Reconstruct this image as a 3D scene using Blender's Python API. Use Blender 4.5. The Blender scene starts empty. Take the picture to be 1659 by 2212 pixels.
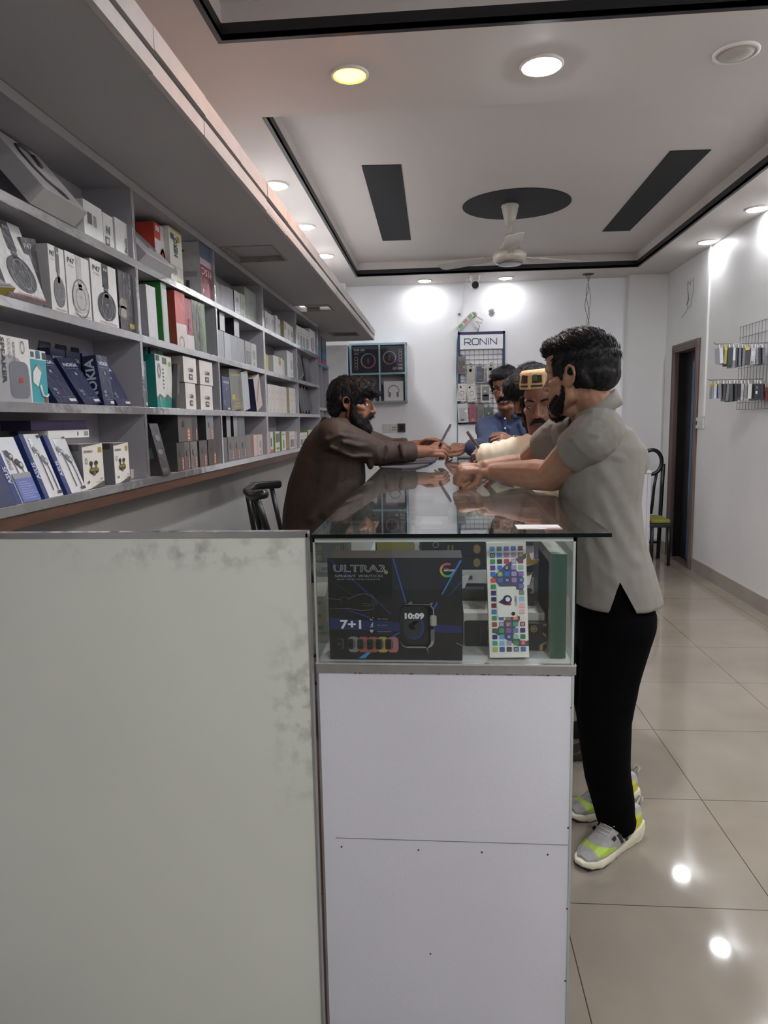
import bpy, bmesh, math, random
import numpy as np
from mathutils import Matrix, Vector, noise as mnoise

# ---------------------------------------------------------------- camera
sc = bpy.context.scene
FPX, IW, IH = 1500.0, 1659.0, 2212.0
EYE = Vector((0.0, 0.0, 1.40))
RIGHT = Vector((0.9966641503535605, 0.07958391916913979, -0.01808234524875064))
UP = Vector((0.007466368455621701, 0.13172035413263608, 0.9912587965053614))
FWD = Vector((-0.08127007285649551, 0.9880871156516782, -0.13068675197221463))
cam = bpy.data.cameras.new('camera')
camo = bpy.data.objects.new('camera', cam)
sc.collection.objects.link(camo)
cm = Matrix((RIGHT, UP, -FWD)).transposed().to_4x4()
cm.translation = EYE
camo.matrix_world = cm
cam.sensor_fit = 'VERTICAL'; cam.sensor_height = 24.0
cam.lens = 24.0 * FPX / IH
cam.clip_start = 0.02; cam.clip_end = 60
sc.camera = camo
sc.view_settings.view_transform = 'Standard'
sc.view_settings.look = 'None'
sc.view_settings.exposure = 1.12
sc.view_settings.gamma = 1.0
sc.view_settings.use_curve_mapping = False

# ---------------------------------------------------------------- world
w = bpy.data.worlds.new('world'); sc.world = w
w.use_nodes = True
bg = w.node_tree.nodes['Background']
bg.inputs[0].default_value = (0.75, 0.82, 1.0, 1); bg.inputs[1].default_value = 0.12

LAMP_WHITE = (0.965, 0.98, 1.0)
LAMP_POWER = 150.0      # emission strength of a white downlight
WARM = (1.0, 0.28, 0.004)

# ---------------------------------------------------------------- helpers
C = sc.collection
rnd = random.Random(7)

def pix(px, py):
    d = RIGHT * ((px - IW/2) / FPX) + UP * (-(py - IH/2) / FPX) + FWD
    return d
def at(px, py, Y):
    d = pix(px, py); return EYE + d * (Y / d.y)
def atz(px, py, z):
    d = pix(px, py); return EYE + d * ((z - EYE.z) / d.z)
def atx(px, py, X):
    d = pix(px, py); return EYE + d * (X / d.x)
def y_on(px, X, z):
    """depth Y of the point with this x and z that shows at column px"""
    k = (px - IW/2) / FPX
    a = RIGHT - FWD * k
    return -(a.x * X + a.z * (z - EYE.z)) / a.y
def z_on(py, X, Y):
    k = -(py - IH/2) / FPX
    a = UP - FWD * k
    return EYE.z - (a.x * X + a.y * Y) / a.z

def lin(c):
    if isinstance(c, str):
        c = [int(c[i:i+2], 16) for i in (0, 2, 4)]
    o = []
    for v in c[:3]:
        v = v / 255.0
        o.append(v / 12.92 if v <= 0.04045 else ((v + 0.055) / 1.055) ** 2.4)
    return (o[0], o[1], o[2], 1.0)

_mats = {}
def mat(col, rough=0.6, metal=0.0, vary=0.06, scale=9.0, bump=0.0, bscale=60.0, coat=0.0, spec=0.5, stretch=None, name=None, alpha=None):
    key = (str(col), rough, metal, vary, scale, bump, bscale, coat, spec, str(stretch), alpha)
    if key in _mats: return _mats[key]
    m = bpy.data.materials.new(name or 'surface_' + (col if isinstance(col, str) else '%02x%02x%02x' % tuple(int(v) for v in col)))
    m.use_nodes = True
    nt = m.node_tree; b = nt.nodes['Principled BSDF']
    c = lin(col)
    tc = nt.nodes.new('ShaderNodeTexCoord')
    src = tc.outputs['Object']
    if stretch:
        mp = nt.nodes.new('ShaderNodeMapping'); mp.inputs['Scale'].default_value = stretch
        nt.links.new(src, mp.inputs['Vector']); src = mp.outputs['Vector']
    n = nt.nodes.new('ShaderNodeTexNoise'); n.inputs['Scale'].default_value = scale; n.inputs['Detail'].default_value = 4
    nt.links.new(src, n.inputs['Vector'])
    r = nt.nodes.new('ShaderNodeValToRGB')
    r.color_ramp.elements[0].position = 0.3; r.color_ramp.elements[1].position = 0.7
    r.color_ramp.elements[0].color = tuple(v * (1 - vary) for v in c[:3]) + (1,)
    r.color_ramp.elements[1].color = tuple(min(1, v * (1 + vary)) for v in c[:3]) + (1,)
    nt.links.new(n.outputs[0], r.inputs[0]); nt.links.new(r.outputs[0], b.inputs['Base Color'])
    b.inputs['Roughness'].default_value = rough; b.inputs['Metallic'].default_value = metal
    b.inputs['Specular IOR Level'].default_value = spec
    if coat:
        b.inputs['Coat Weight'].default_value = coat; b.inputs['Coat Roughness'].default_value = 0.07
    if bump:
        n2 = nt.nodes.new('ShaderNodeTexNoise'); n2.inputs['Scale'].default_value = bscale; n2.inputs['Detail'].default_value = 3
        nt.links.new(src, n2.inputs['Vector'])
        bp = nt.nodes.new('ShaderNodeBump'); bp.inputs['Strength'].default_value = bump; bp.inputs['Distance'].default_value = 0.004
        nt.links.new(n2.outputs[0], bp.inputs['Height'])
        nt.links.new(bp.outputs[0], b.inputs['Normal'])
        if coat: nt.links.new(bp.outputs[0], b.inputs['Coat Normal'])
    _mats[key] = m
    return m

def emit(name, col, strength):
    m = bpy.data.materials.new(name); m.use_nodes = True
    nt = m.node_tree; nt.nodes.clear()
    e = nt.nodes.new('ShaderNodeEmission'); o = nt.nodes.new('ShaderNodeOutputMaterial')
    e.inputs[0].default_value = tuple(col[:3]) + (1,); e.inputs[1].default_value = strength
    nt.links.new(e.outputs[0], o.inputs[0]); return m

def glassmat(name, tint=(0.93, 0.97, 0.95), smudge=0.03, ior=1.5, boost=0.0):
    """clear thin pane: transmits straight through, mirrors by Fresnel"""
    m = bpy.data.materials.new(name); m.use_nodes = True
    nt = m.node_tree; nt.nodes.clear()
    o = nt.nodes.new('ShaderNodeOutputMaterial')
    tr = nt.nodes.new('ShaderNodeBsdfTransparent'); tr.inputs[0].default_value = tint + (1,)
    gl = nt.nodes.new('ShaderNodeBsdfGlossy'); gl.inputs['Roughness'].default_value = 0.015
    ge = nt.nodes.new('ShaderNodeNewGeometry'); dt = nt.nodes.new('ShaderNodeVectorMath'); dt.operation = 'DOT_PRODUCT'
    nt.links.new(ge.outputs['Normal'], dt.inputs[0]); nt.links.new(ge.outputs['Incoming'], dt.inputs[1])
    def mth(op, a, b=None):
        n_ = nt.nodes.new('ShaderNodeMath'); n_.operation = op; n_.use_clamp = op != 'ABSOLUTE'
        for i_, v_ in enumerate((a, b)):
            if v_ is None: continue
            if isinstance(v_, (int, float)): n_.inputs[i_].default_value = v_
            else: nt.links.new(v_, n_.inputs[i_])
        return n_.outputs[0]
    f0 = ((ior - 1) / (ior + 1)) ** 2
    sch = mth('POWER', mth('SUBTRACT', 1.0, mth('ABSOLUTE', dt.outputs['Value'])), 5.0)
    fres = mth('ADD', mth('MULTIPLY', sch, 1 - f0), f0 + boost)
    mx = nt.nodes.new('ShaderNodeMixShader'); nt.links.new(fres, mx.inputs[0])
    nt.links.new(tr.outputs[0], mx.inputs[1]); nt.links.new(gl.outputs[0], mx.inputs[2])
    # dust film
    df = nt.nodes.new('ShaderNodeBsdfDiffuse'); df.inputs[0].default_value = (0.6, 0.62, 0.6, 1)
    tc = nt.nodes.new('ShaderNodeTexCoord'); n = nt.nodes.new('ShaderNodeTexNoise'); n.inputs['Scale'].default_value = 14; n.inputs['Detail'].default_value = 6
    nt.links.new(tc.outputs['Object'], n.inputs['Vector'])
    ml = nt.nodes.new('ShaderNodeMath'); ml.operation = 'MULTIPLY'; ml.inputs[1].default_value = smudge * 2
    nt.links.new(n.outputs[0], ml.inputs[0])
    m2 = nt.nodes.new('ShaderNodeMixShader')
    nt.links.new(ml.outputs[0], m2.inputs[0]); nt.links.new(mx.outputs[0], m2.inputs[1]); nt.links.new(df.outputs[0], m2.inputs[2])
    nt.links.new(m2.outputs[0], o.inputs[0])
    return m

_txt = {}
def text_mesh(s, bold=0.0):
    k = (s, bold)
    if k in _txt: return _txt[k]
    cu = bpy.data.curves.new('lettering', 'FONT'); cu.body = s; cu.size = 1.0
    cu.resolution_u = 2; cu.offset = bold; cu.fill_mode = 'FRONT'
    ob = bpy.data.objects.new('lettering', cu)
    me = ob.to_mesh()
    V = np.array([v.co[:2] for v in me.vertices]) if len(me.vertices) else np.zeros((0, 2))
    F = [tuple(p.vertices) for p in me.polygons]
    ob.to_mesh_clear(); bpy.data.objects.remove(ob); bpy.data.curves.remove(cu)
    if len(V):
        V[:, 0] -= V[:, 0].min(); V[:, 1] -= V[:, 1].min()
    _txt[k] = (V, F)
    return _txt[k]

class MB:
    """collects polygons with materials and links them as ONE mesh object"""
    def __init__(s, T=None):
        s.v = []; s.f = []; s.mi = []; s.mats = []; s.sm = []
        s.T = T or Matrix.Identity(4)
    def idx(s, m):
        if m not in s.mats: s.mats.append(m)
        return s.mats.index(m)
    def add(s, verts, faces, m, smooth=False):
        b = len(s.v); i = s.idx(m)
        s.v.extend([s.T @ Vector(p) for p in verts])
        for f in faces:
            s.f.append(tuple(b + k for k in f)); s.mi.append(i); s.sm.append(smooth)
        return s
    def box(s, x0, x1, y0, y1, z0, z1, m, bev=0.0):
        if bev > 0:
            bm = bmesh.new()
            vs = [bm.verts.new((x, y, z)) for z in (z0, z1) for y in (y0, y1) for x in (x0, x1)]
            for q in ((0,2,3,1),(4,5,7,6),(0,1,5,4),(2,6,7,3),(0,4,6,2),(1,3,7,5)): bm.faces.new([vs[k] for k in q])
            bmesh.ops.bevel(bm, geom=list(bm.edges), offset=bev, segments=2, affect='EDGES', profile=0.6)
            bm.verts.index_update()
            s.add([v.co.copy() for v in bm.verts], [[v.index for v in f.verts] for f in bm.faces], m, False)
            bm.free(); return s
        p = [(x, y, z) for z in (z0, z1) for y in (y0, y1) for x in (x0, x1)]
        return s.add(p, ((0,2,3,1),(4,5,7,6),(0,1,5,4),(2,6,7,3),(0,4,6,2),(1,3,7,5)), m)
    def poly(s, pts, m):
        return s.add(pts, [tuple(range(len(pts)))], m)
    def prism(s, pts, off, m):
        """pts: 3D polygon, off: extrusion vector"""
        n = len(pts); a = [Vector(p) for p in pts]; o = Vector(off)
        fs = [tuple(reversed(range(n))), tuple(range(n, 2*n))]
        fs += [(i, (i+1) % n, n + (i+1) % n, n + i) for i in range(n)]
        return s.add(a + [p + o for p in a], fs, m)
    def tube(s, pts, r, m, seg=8, closed=False, caps=True):
        P = [Vector(p) for p in pts]; n = len(P)
        R = r if isinstance(r, (list, tuple)) else [r] * n
        vs = []; fs = []; ref = None
        for i, p in enumerate(P):
            if closed: t = P[(i+1) % n] - P[i-1]
            else: t = P[min(i+1, n-1)] - P[max(i-1, 0)]
            if t.length < 1e-9: t = Vector((0, 0, 1))
            t.normalize()
            if ref is None:
                ref = Vector((0, 0, 1)) if abs(t.z) < 0.9 else Vector((1, 0, 0))
            u = t.cross(ref)
            if u.length < 1e-6: u = t.cross(Vector((0.3, 1, 0.2)))
            u.normalize(); v = u.cross(t); ref = v.copy()
            # keep frame stable
            ref = t.cross(u) * -1 if False else v
            ref = v
            for k in range(seg):
                a = 2 * math.pi * k / seg
                vs.append(p + (u * math.cos(a) + v * math.sin(a)) * R[i])
            ref = v
        m_ = n if closed else n - 1
        for i in range(m_):
            j = (i + 1) % n
            for k in range(seg):
                k2 = (k + 1) % seg
                fs.append((i*seg + k, i*seg + k2, j*seg + k2, j*seg + k))
        if caps and not closed:
            fs.append(tuple(reversed(range(seg)))); fs.append(tuple((n-1)*seg + k for k in range(seg)))
        return s.add(vs, fs, m, True)
    def lathe(s, prof, m, seg=24, c=(0, 0, 0), smooth=True):
        """prof: (radius, z) pairs, turned round z"""
        vs = []; fs = []
        for r, z in prof:
            for k in range(seg):
                a = 2 * math.pi * k / seg
                vs.append((c[0] + r * math.cos(a), c[1] + r * math.sin(a), c[2] + z))
        for i in range(len(prof) - 1):
            for k in range(seg):
                k2 = (k + 1) % seg
                fs.append((i*seg + k, i*seg + k2, (i+1)*seg + k2, (i+1)*seg + k))
        s.add(vs, fs, m, smooth)
        n = len(prof)
        s.add([vs[k] for k in range(seg)], [tuple(reversed(range(seg)))], m)
        s.add([vs[(n-1)*seg + k] for k in range(seg)], [tuple(range(seg))], m)
        return s
    def text(s, t, m, o, u, v, h, bold=0.0, width=None, anchor='l'):
        """lettering: o lower-left corner, u reading direction, v up direction, h letter height"""
        V, F = text_mesh(t, bold)
        if not len(V): return s
        o = Vector(o); u = Vector(u).normalized(); v = Vector(v).normalized()
        k = h / max(1e-6, V[:, 1].max()); kx = k
        if width: kx = width / V[:, 0].max()
        L = V[:, 0].max() * kx
        if anchor == 'c': o = o - u * (L / 2)
        if anchor == 'r': o = o - u * L
        return s.add([o + u * (p[0] * kx) + v * (p[1] * k) for p in V], F, m)
    def build(s, name, parent=None, loc=None, kind=None):
        me = bpy.data.meshes.new(name)
        L = Vector(loc) if loc is not None else Vector((0, 0, 0))
        me.from_pydata([tuple(p - L) for p in s.v], [], s.f)
        for m in s.mats: me.materials.append(m)
        me.polygons.foreach_set('material_index', s.mi)
        me.polygons.foreach_set('use_smooth', s.sm)
        me.update()
        o = bpy.data.objects.new(name, me); C.objects.link(o)
        o.location = L
        if parent: o.parent = parent; o.matrix_parent_inverse = parent.matrix_world.inverted() if False else Matrix.Translation(-parent.location) @ Matrix.Identity(4)
        if kind: o['kind'] = kind
        return o

def empty(name, label, cat, loc=(0, 0, 0), group=None):
    o = bpy.data.objects.new(name, None); C.objects.link(o); o.location = loc
    o.empty_display_size = 0.05
    return tag(o, label, cat, group)
def tag(o, label, cat, group=None):
    o['label'] = label; o['category'] = cat
    if group: o['group'] = group
    return o
def struct(o):
    o['kind'] = 'structure'; return o
def circle(c, u, v, r, n=32, r2=None):
    c = Vector(c); u = Vector(u); v = Vector(v); r2 = r2 or r
    return [c + u * (r * math.cos(2*math.pi*k/n)) + v * (r2 * math.sin(2*math.pi*k/n)) for k in range(n)]
def ring(mb, c, u, v, r0, r1, m, n=32, ry=1.0, a0=0.0, a1=2*math.pi):
    c = Vector(c); u = Vector(u); v = Vector(v)
    P = []; fs = []
    for k in range(n + 1):
        a = a0 + (a1 - a0) * k / n
        d = u * math.cos(a) + v * (math.sin(a) * ry)
        P += [c + d * r0, c + d * r1]
    for k in range(n): fs.append((2*k, 2*k+1, 2*k+3, 2*k+2))
    mb.add(P, fs, m)
# ================================================================ room
H = 2.80
XL, XR, YB, YF = -1.175, 2.28, 7.50, -2.6
M_wall = mat('e9e9ec', 0.55, vary=0.03, scale=2.0, bump=0.15, bscale=90, name='white_wall_paint')
M_wallL = mat('a9a6a3', 0.6, vary=0.05, scale=1.5, bump=0.1, bscale=70, name='shaded_wall_paint')  # left wall darkened in colour for the shade under canopy and counter
M_wallR = mat('dcdbdb', 0.5, vary=0.05, scale=1.6, bump=0.15, bscale=80, name='scuffed_wall_paint')
M_ceil = mat('cfc9c6', 0.7, vary=0.02, scale=1.2, name='ceiling_paint')
M_dark = mat('16161c', 0.5, vary=0.1, name='dark_ceiling_trim')
M_soff = mat('a8a6a6', 0.7, vary=0.03, scale=1.5, name='canopy_paint')

# floor: polished tiles with thin dark joints
def tile_material():
    m = bpy.data.materials.new('polished_tile'); m.use_nodes = True
    nt = m.node_tree; b = nt.nodes['Principled BSDF']
    tc = nt.nodes.new('ShaderNodeTexCoord')
    sep = nt.nodes.new('ShaderNodeSeparateXYZ'); nt.links.new(tc.outputs['Object'], sep.inputs[0])
    def joint(out, origin, size):
        a = nt.nodes.new('ShaderNodeMath'); a.operation = 'SUBTRACT'; a.inputs[1].default_value = origin - 50 * size; nt.links.new(out, a.inputs[0])
        d = nt.nodes.new('ShaderNodeMath'); d.operation = 'DIVIDE'; d.inputs[1].default_value = size; nt.links.new(a.outputs[0], d.inputs[0])
        f = nt.nodes.new('ShaderNodeMath'); f.operation = 'FRACT'; nt.links.new(d.outputs[0], f.inputs[0])
        c = nt.nodes.new('ShaderNodeMath'); c.operation = 'LESS_THAN'; c.inputs[1].default_value = 0.0030 / size; nt.links.new(f.outputs[0], c.inputs[0])
        return c.outputs[0]
    jx = joint(sep.outputs[0], 0.340, 0.605); jy = joint(sep.outputs[1], 1.886, 0.5815)
    mx = nt.nodes.new('ShaderNodeMath'); mx.operation = 'MAXIMUM'; nt.links.new(jx, mx.inputs[0]); nt.links.new(jy, mx.inputs[1])
    n = nt.nodes.new('ShaderNodeTexNoise'); n.inputs['Scale'].default_value = 2.2; n.inputs['Detail'].default_value = 6
    nt.links.new(tc.outputs['Object'], n.inputs['Vector'])
    r = nt.nodes.new('ShaderNodeValToRGB')
    r.color_ramp.elements[0].position = 0.35; r.color_ramp.elements[1].position = 0.7
    r.color_ramp.elements[0].color = lin('7f766b'); r.color_ramp.elements[1].color = lin('8c8478')
    nt.links.new(n.outputs[0], r.inputs[0])
    mc = nt.nodes.new('ShaderNodeMix'); mc.data_type = 'RGBA'
    nt.links.new(mx.outputs[0], mc.inputs[0]); nt.links.new(r.outputs[0], mc.inputs[6]); mc.inputs[7].default_value = lin('3f3932')
    nt.links.new(mc.outputs[2], b.inputs['Base Color'])
    b.inputs['Roughness'].default_value = 0.09; b.inputs['Specular IOR Level'].default_value = 0.55
    # slight polish marks
    n2 = nt.nodes.new('ShaderNodeTexNoise'); n2.inputs['Scale'].default_value = 5
    nt.links.new(tc.outputs['Object'], n2.inputs['Vector'])
    mr = nt.nodes.new('ShaderNodeMapRange'); mr.inputs[3].default_value = 0.03; mr.inputs[4].default_value = 0.09
    nt.links.new(n2.outputs[0], mr.inputs[0]); nt.links.new(mr.outputs[0], b.inputs['Roughness'])
    return m
mb = MB(); mb.box(XL - .2, XR + .9, YF - .2, YB + .2, -0.1, 0, tile_material()); struct(mb.build('floor'))

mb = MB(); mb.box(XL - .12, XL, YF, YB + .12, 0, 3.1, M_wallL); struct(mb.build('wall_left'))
mb = MB(); mb.box(XL, XR + .9, YB, YB + .12, 0, 3.1, M_wall)
struct(mb.build('wall_back'))
# right wall with the doorway cut out of it (slightly splayed, as in the photograph)
DY0, DY1, DZ = 6.42, 7.12, 2.07
mb = MB()
mb.box(XR, XR + .12, YF, DY0, 0, 3.1, M_wallR)
mb.box(XR, XR + .12, DY0, DY1, DZ, 3.1, M_wallR)
mb.box(XR, XR + .12, DY1, YB + .12, 0, 3.1, M_wallR)
struct(mb.build('wall_right'))
mb = MB(); mb.box(1.905, XR, 7.375, YB, 0, H + .05, mat('d4d3d3', .55, vary=.03, scale=2)); struct(mb.build('pillar_right'))
mb = MB(); mb.box(XL, -0.955, 7.28, YB, 0, H + .05, M_wall); struct(mb.build('pillar_left'))
M_front = mat('6b6a68', .8, vary=.05)
mb = MB()
mb.box(XL - .12, -0.4, YF - .12, YF, 0, 3.1, M_front); mb.box(1.6, XR + .12, YF - .12, YF, 0, 3.1, M_front)
mb.box(-0.4, 1.6, YF - .12, YF, 2.3, 3.1, M_front)
struct(mb.build('wall_front'))

# ceiling: flat band with two recessed trays
T1 = (-0.79, 1.87, 3.37, 6.99)        # tray over the counter  x0 x1 y0 y1
T2 = (-0.79, 1.87, 0.10, 2.71)        # tray over the shop front
HT = 2.925
mb = MB()
xs = [XL, T1[0], T1[1], XR]
mb.box(XL, T1[0], YF, YB, H, H + .02, M_ceil); mb.box(T1[1], XR, YF, YB, H, H + .02, M_ceil)
mb.box(T1[0], T1[1], YF, T2[2], H, H + .02, M_ceil)
mb.box(T1[0], T1[1], T2[3], T1[2], H, H + .02, M_ceil)
mb.box(T1[0], T1[1], T1[3], YB, H, H + .02, M_ceil)
for (x0, x1, y0, y1) in (T1, T2):
    mb.box(x0 - .1, x1 + .1, y0 - .1, y1 + .1, HT, HT + .05, M_ceil)
    mb.box(x0 - .02, x0, y0, y1, H + .058, HT, M_ceil); mb.box(x1, x1 + .02, y0, y1, H + .058, HT, M_ceil)
    mb.box(x0 - .02, x1 + .02, y0 - .02, y0, H + .058, HT, M_ceil); mb.box(x0 - .02, x1 + .02, y1, y1 + .02, H + .058, HT, M_ceil)
ceiling = struct(mb.build('ceiling'))
for i, (x0, x1, y0, y1) in enumerate((T1, T2)):
    mb = MB(); t = .02
    mb.box(x0 - t, x0, y0, y1, H - .002, H + .058, M_dark); mb.box(x1, x1 + t, y0, y1, H - .002, H + .058, M_dark)
    mb.box(x0 - t, x1 + t, y0 - t, y0, H + .004, H + .058, M_dark); mb.box(x0 - t, x1 + t, y1, y1 + t, H - .002, H + .058, M_dark)
    struct(mb.build('trim_%d' % (i + 1)))
M_navy = mat('111117', 0.75, vary=0.12, scale=5, name='dark_ceiling_paint')
def ceil_panel(n, pts):
    m = MB(); m.prism(pts, (0, 0, -.004), M_navy); return struct(m.build('trim_%d' % n))
ceil_panel(3, [(-.459, 4.395, HT), (-.221, 4.41, HT), (-.236, 6.178, HT), (-.477, 6.17, HT)])
ceil_panel(4, [(1.581, 4.41, HT), (1.346, 4.40, HT), (1.356, 6.15, HT), (1.58, 6.16, HT)])
ceil_panel(5, [(.56 + .386 * math.cos(a * math.pi / 32), 5.31 + .365 * math.sin(a * math.pi / 32), HT) for a in range(64)])
# rounded dark panel in the tray over the shop front
pts = []
for cx, cy, a0 in ((1.5, 2.36, 0), (-.28, 2.36, 90), (-.28, .5, 180), (1.5, .5, 270)):
    for k in range(7):
        a = math.radians(a0 + 15 * k); pts.append((cx + .13 * math.cos(a), cy + .13 * math.sin(a), HT))
ceil_panel(6, pts)

# skirting
M_skirt = mat('9a9188', 0.35, vary=0.1, scale=5, name='skirting_tile')
mb = MB(); mb.box(XR - .014, XR, YF, DY0 - .02, 0, .115, M_skirt); mb.box(XR - .014, XR, DY1 + .02, 7.375, 0, .115, M_skirt); struct(mb.build('baseboard_right'))
mb = MB(); mb.box(1.905, XR, 7.361, 7.375, 0, .115, M_skirt); mb.box(XL, 1.905, YB - .014, YB, 0, .115, M_skirt); struct(mb.build('baseboard_back'))

# door in the right wall
M_frame = mat('6b5c57', 0.5, vary=0.12, scale=6, stretch=(3, 3, .4), name='brown_door_frame')
M_leaf = mat('1a1517', 0.45, vary=0.15, scale=6, stretch=(3, 3, .4), name='dark_door_leaf')
d = struct(bpy.data.objects.new('door_1', None)); C.objects.link(d)
d.location = (XR, (DY0 + DY1) / 2, 0)
mb = MB()
fw = .075
for y0, y1 in ((DY0 + .001, DY0 + fw), (DY1 - fw, DY1 - .001)): mb.box(XR - .02, XR + .03, y0, y1, 0, DZ - fw, M_frame, .006); mb.box(XR + .03, XR + .13, y0 + .001, y1 - .001, 0, DZ - fw, M_leaf)
mb.box(XR - .0215, XR + .13, DY0 + .001, DY1 - .001, DZ - fw, DZ - .001, M_frame, .006)
for q, k in enumerate((.022, .05)):
    mb.box(XR - .026, XR - .018, DY0 + k, DY0 + k + .006, 0, DZ - k - .007, M_frame); mb.box(XR - .026, XR - .018, DY1 - k - .006, DY1 - k, 0, DZ - k - .007, M_frame)
    mb.box(XR - .027, XR - .018, DY0 + k, DY1 - k, DZ - k - .0065, DZ - k, M_frame)
mb.build('door_frame', d)
mb = MB(); mb.box(XR + .09, XR + .125, DY0 + fw + .02, DY1 - fw, .01, DZ - fw, M_leaf)
for z0, z1 in ((.2, .85), (1.0, 1.85)): mb.box(XR + .083, XR + .091, DY0 + .2, DY1 - .19, z0, z1, M_leaf, .004)
leaf = mb.build('door_leaf', d)
mb = MB(); mb.tube([(XR + .09, DY0 + .14, .98), (XR + .04, DY0 + .14, .98), (XR + .04, DY0 + .22, .98)], .009, mat('b0a898', .3, .9)); hb = mb.build('door_handle', leaf)
mb = MB(); yb_ = atx(1499, 900, XR + .08).y; mb.box(XR + .078, XR + .084, yb_, yb_ + .075, .02, DZ - fw - .1, mat('4a7096', .8, vary=.3, scale=40, stretch=(1, 4, .3))); mb.build('blue_gap_light', d)  # strip coloured as the blue light showing through the door gap
mb = MB(); mb.box(XR + .13, XR + .9, DY0 - .4, DY1 + .3, 0, .02, M_skirt); mb.box(XR + .85, XR + .9, DY0 - .4, DY1 + .3, .02, 2.6, mat('6a6f7a', .8)); struct(mb.build('passage_floor'))

# canopy slab above the shelves with torn light slots
M_lip = mat('b9b2ae', 0.6, vary=0.08, scale=12, name='canopy_edge')
CZ, CX = 2.195, -0.645
can = empty('shelf_canopy', 'long grey canopy slab jutting from the left wall right above the shelving', 'canopy', (XL, 3.0, CZ))
slots = [(-0.985, -0.755, 3.22, 3.52), (-1.0, -0.765, 4.86, 5.12), (-0.99, -0.75, 6.38, 6.62)]
mb = MB()
ys = [-1.5]
for (x0, x1, y0, y1) in slots:
    mb.box(XL + .002, CX, ys[-1], y0, CZ, CZ + .02, M_soff)
    mb.box(XL + .002, x0, y0, y1, CZ, CZ + .02, M_soff); mb.box(x1, CX, y0, y1, CZ, CZ + .02, M_soff)
    ys.append(y1)
mb.box(XL + .002, CX, ys[-1], 7.06, CZ, CZ + .02, M_soff)
mb.build('canopy_board', can)
# upper covering board: closes the slots except for slivers of lamp light
mb = MB(); mb.box(XL + .002, CX - .02, -1.5, 4.86, CZ + .022, CZ + .030, M_soff)
mb.box(XL + .002, -1.0, 4.86, 5.12, CZ + .022, CZ + .030, M_soff); mb.box(-.955, -.86, 4.86, 5.12, CZ + .022, CZ + .030, M_soff); mb.box(-.86, CX - .02, 4.86, 5.085, CZ + .022, CZ + .030, M_soff)
mb.box(XL + .002, CX - .02, 5.12, 7.06, CZ + .022, CZ + .030, M_soff); mb.build('canopy_cover', can)
mb = MB()
Lp = [-1.5 + .35 * k for k in range(25)]; Lp[-1] = 7.06
for (zz0, zz1, xo) in ((CZ - .004, CZ + .036, .0), (CZ + .046, CZ + .098, .006)):
    for a, b in zip(Lp[:-1], Lp[1:]):
        j = rnd.uniform(-.002, .002)
        mb.box(CX - .015, CX + xo + j, a, b, zz0 + rnd.uniform(-.002, .002), zz1, M_lip)
mb.box(CX - .02, CX - .008, -1.5, 7.06, CZ + .03, CZ + .05, M_dark)  # dark strip that paints the shadow inside the lip groove
mb.box(XL + .002, CX - .015, 7.05, 7.06, CZ - .002, CZ + .098, M_soff)
mb.build('edge_strip', can)
M_slot = mat('8f8782', .8, vary=.2, scale=20)
for (x0, x1, y0, y1) in slots:
    mb = MB(); t = .008
    e = .002
    mb.box(x0 - t, x0 + e, y0 - t, y1 + t, CZ - .003, CZ + .021, M_slot); mb.box(x1 - e, x1 + t, y0 - t, y1 + t, CZ - .0031, CZ + .021, M_slot)
    mb.box(x0 + e, x1 - e, y0 - t, y0 + e, CZ - .0032, CZ + .021, M_slot); mb.box(x0 + e, x1 - e, y1 - e, y1 + t, CZ - .0033, CZ + .021, M_slot)
    mb.build('lamp_slot', can)

# ================================================================ lamps
M_em = emit('white_lamp', LAMP_WHITE, LAMP_POWER)
M_warm = emit('warm_lamp', WARM, 88.0)
M_emw = emit('wall_side_lamp', LAMP_WHITE, LAMP_POWER * .28)
M_fill = emit('fill_lamp', LAMP_WHITE, LAMP_POWER * 1.8)
M_near = emit('near_wall_lamp', LAMP_WHITE, LAMP_POWER * 1.3)
M_off = mat('b5aca4', .4, vary=.03)
M_rim = mat('dedad5', .4, vary=.03)
def downlight(x, y, em, label, r=.062, group='round downlights in the ceiling', z=H):
    o = empty('downlight', label, 'ceiling light', (x, y, z), group)
    m = MB(); m.lathe([(r + .016, 0), (r + .016, -.006), (r + .004, -.010), (r, -.004), (r, 0)], M_rim, 28, (x, y, z)); m.build('bezel', o)
    m = MB(); m.lathe([(r, -.0015), (r*.97, -.006), (r*.75, -.0125), (r*.4, -.016), (.001, -.017)], em, 28, (x, y, z)); m.build('lamp_disc', o)
    return o
downlight(-.356, 3.016, M_warm, 'glowing orange downlight in the ceiling band between the two trays')
downlight(.416, 3.033, emit('bright_lamp', (.93, .96, 1.0), LAMP_POWER * 1.9), 'brightest white downlight with a bluish glow between the two ceiling trays', .072)
downlight(1.163, 3.025, M_off, 'unlit round downlight near the right wall between the trays', .07)
for k, (y, w_) in enumerate(((4.282, 'nearest'), (5.181, 'middle'), (6.084, 'farthest'))):
    downlight(-.962, y, M_em, w_ + ' of the three lit downlights above the canopy along the left wall')
downlight(-.145, 7.30, M_emw, 'left of the two lit downlights by the back wall')
downlight(.668, 7.30, M_emw, 'right of the two lit downlights by the back wall, beside the camera')
for k, (y, l) in enumerate(((6.10, 'lit downlight on the right over the conduit'), (5.20, 'lit downlight above the wire rack of cases on the right wall'))):
    downlight(2.185, y, M_emw, l)
for y in (4.30, 3.40, 2.50):
    downlight(2.185, y, M_near, 'lit downlights along the right wall nearer than the wire rack', group='near downlights along the right wall')
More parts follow.
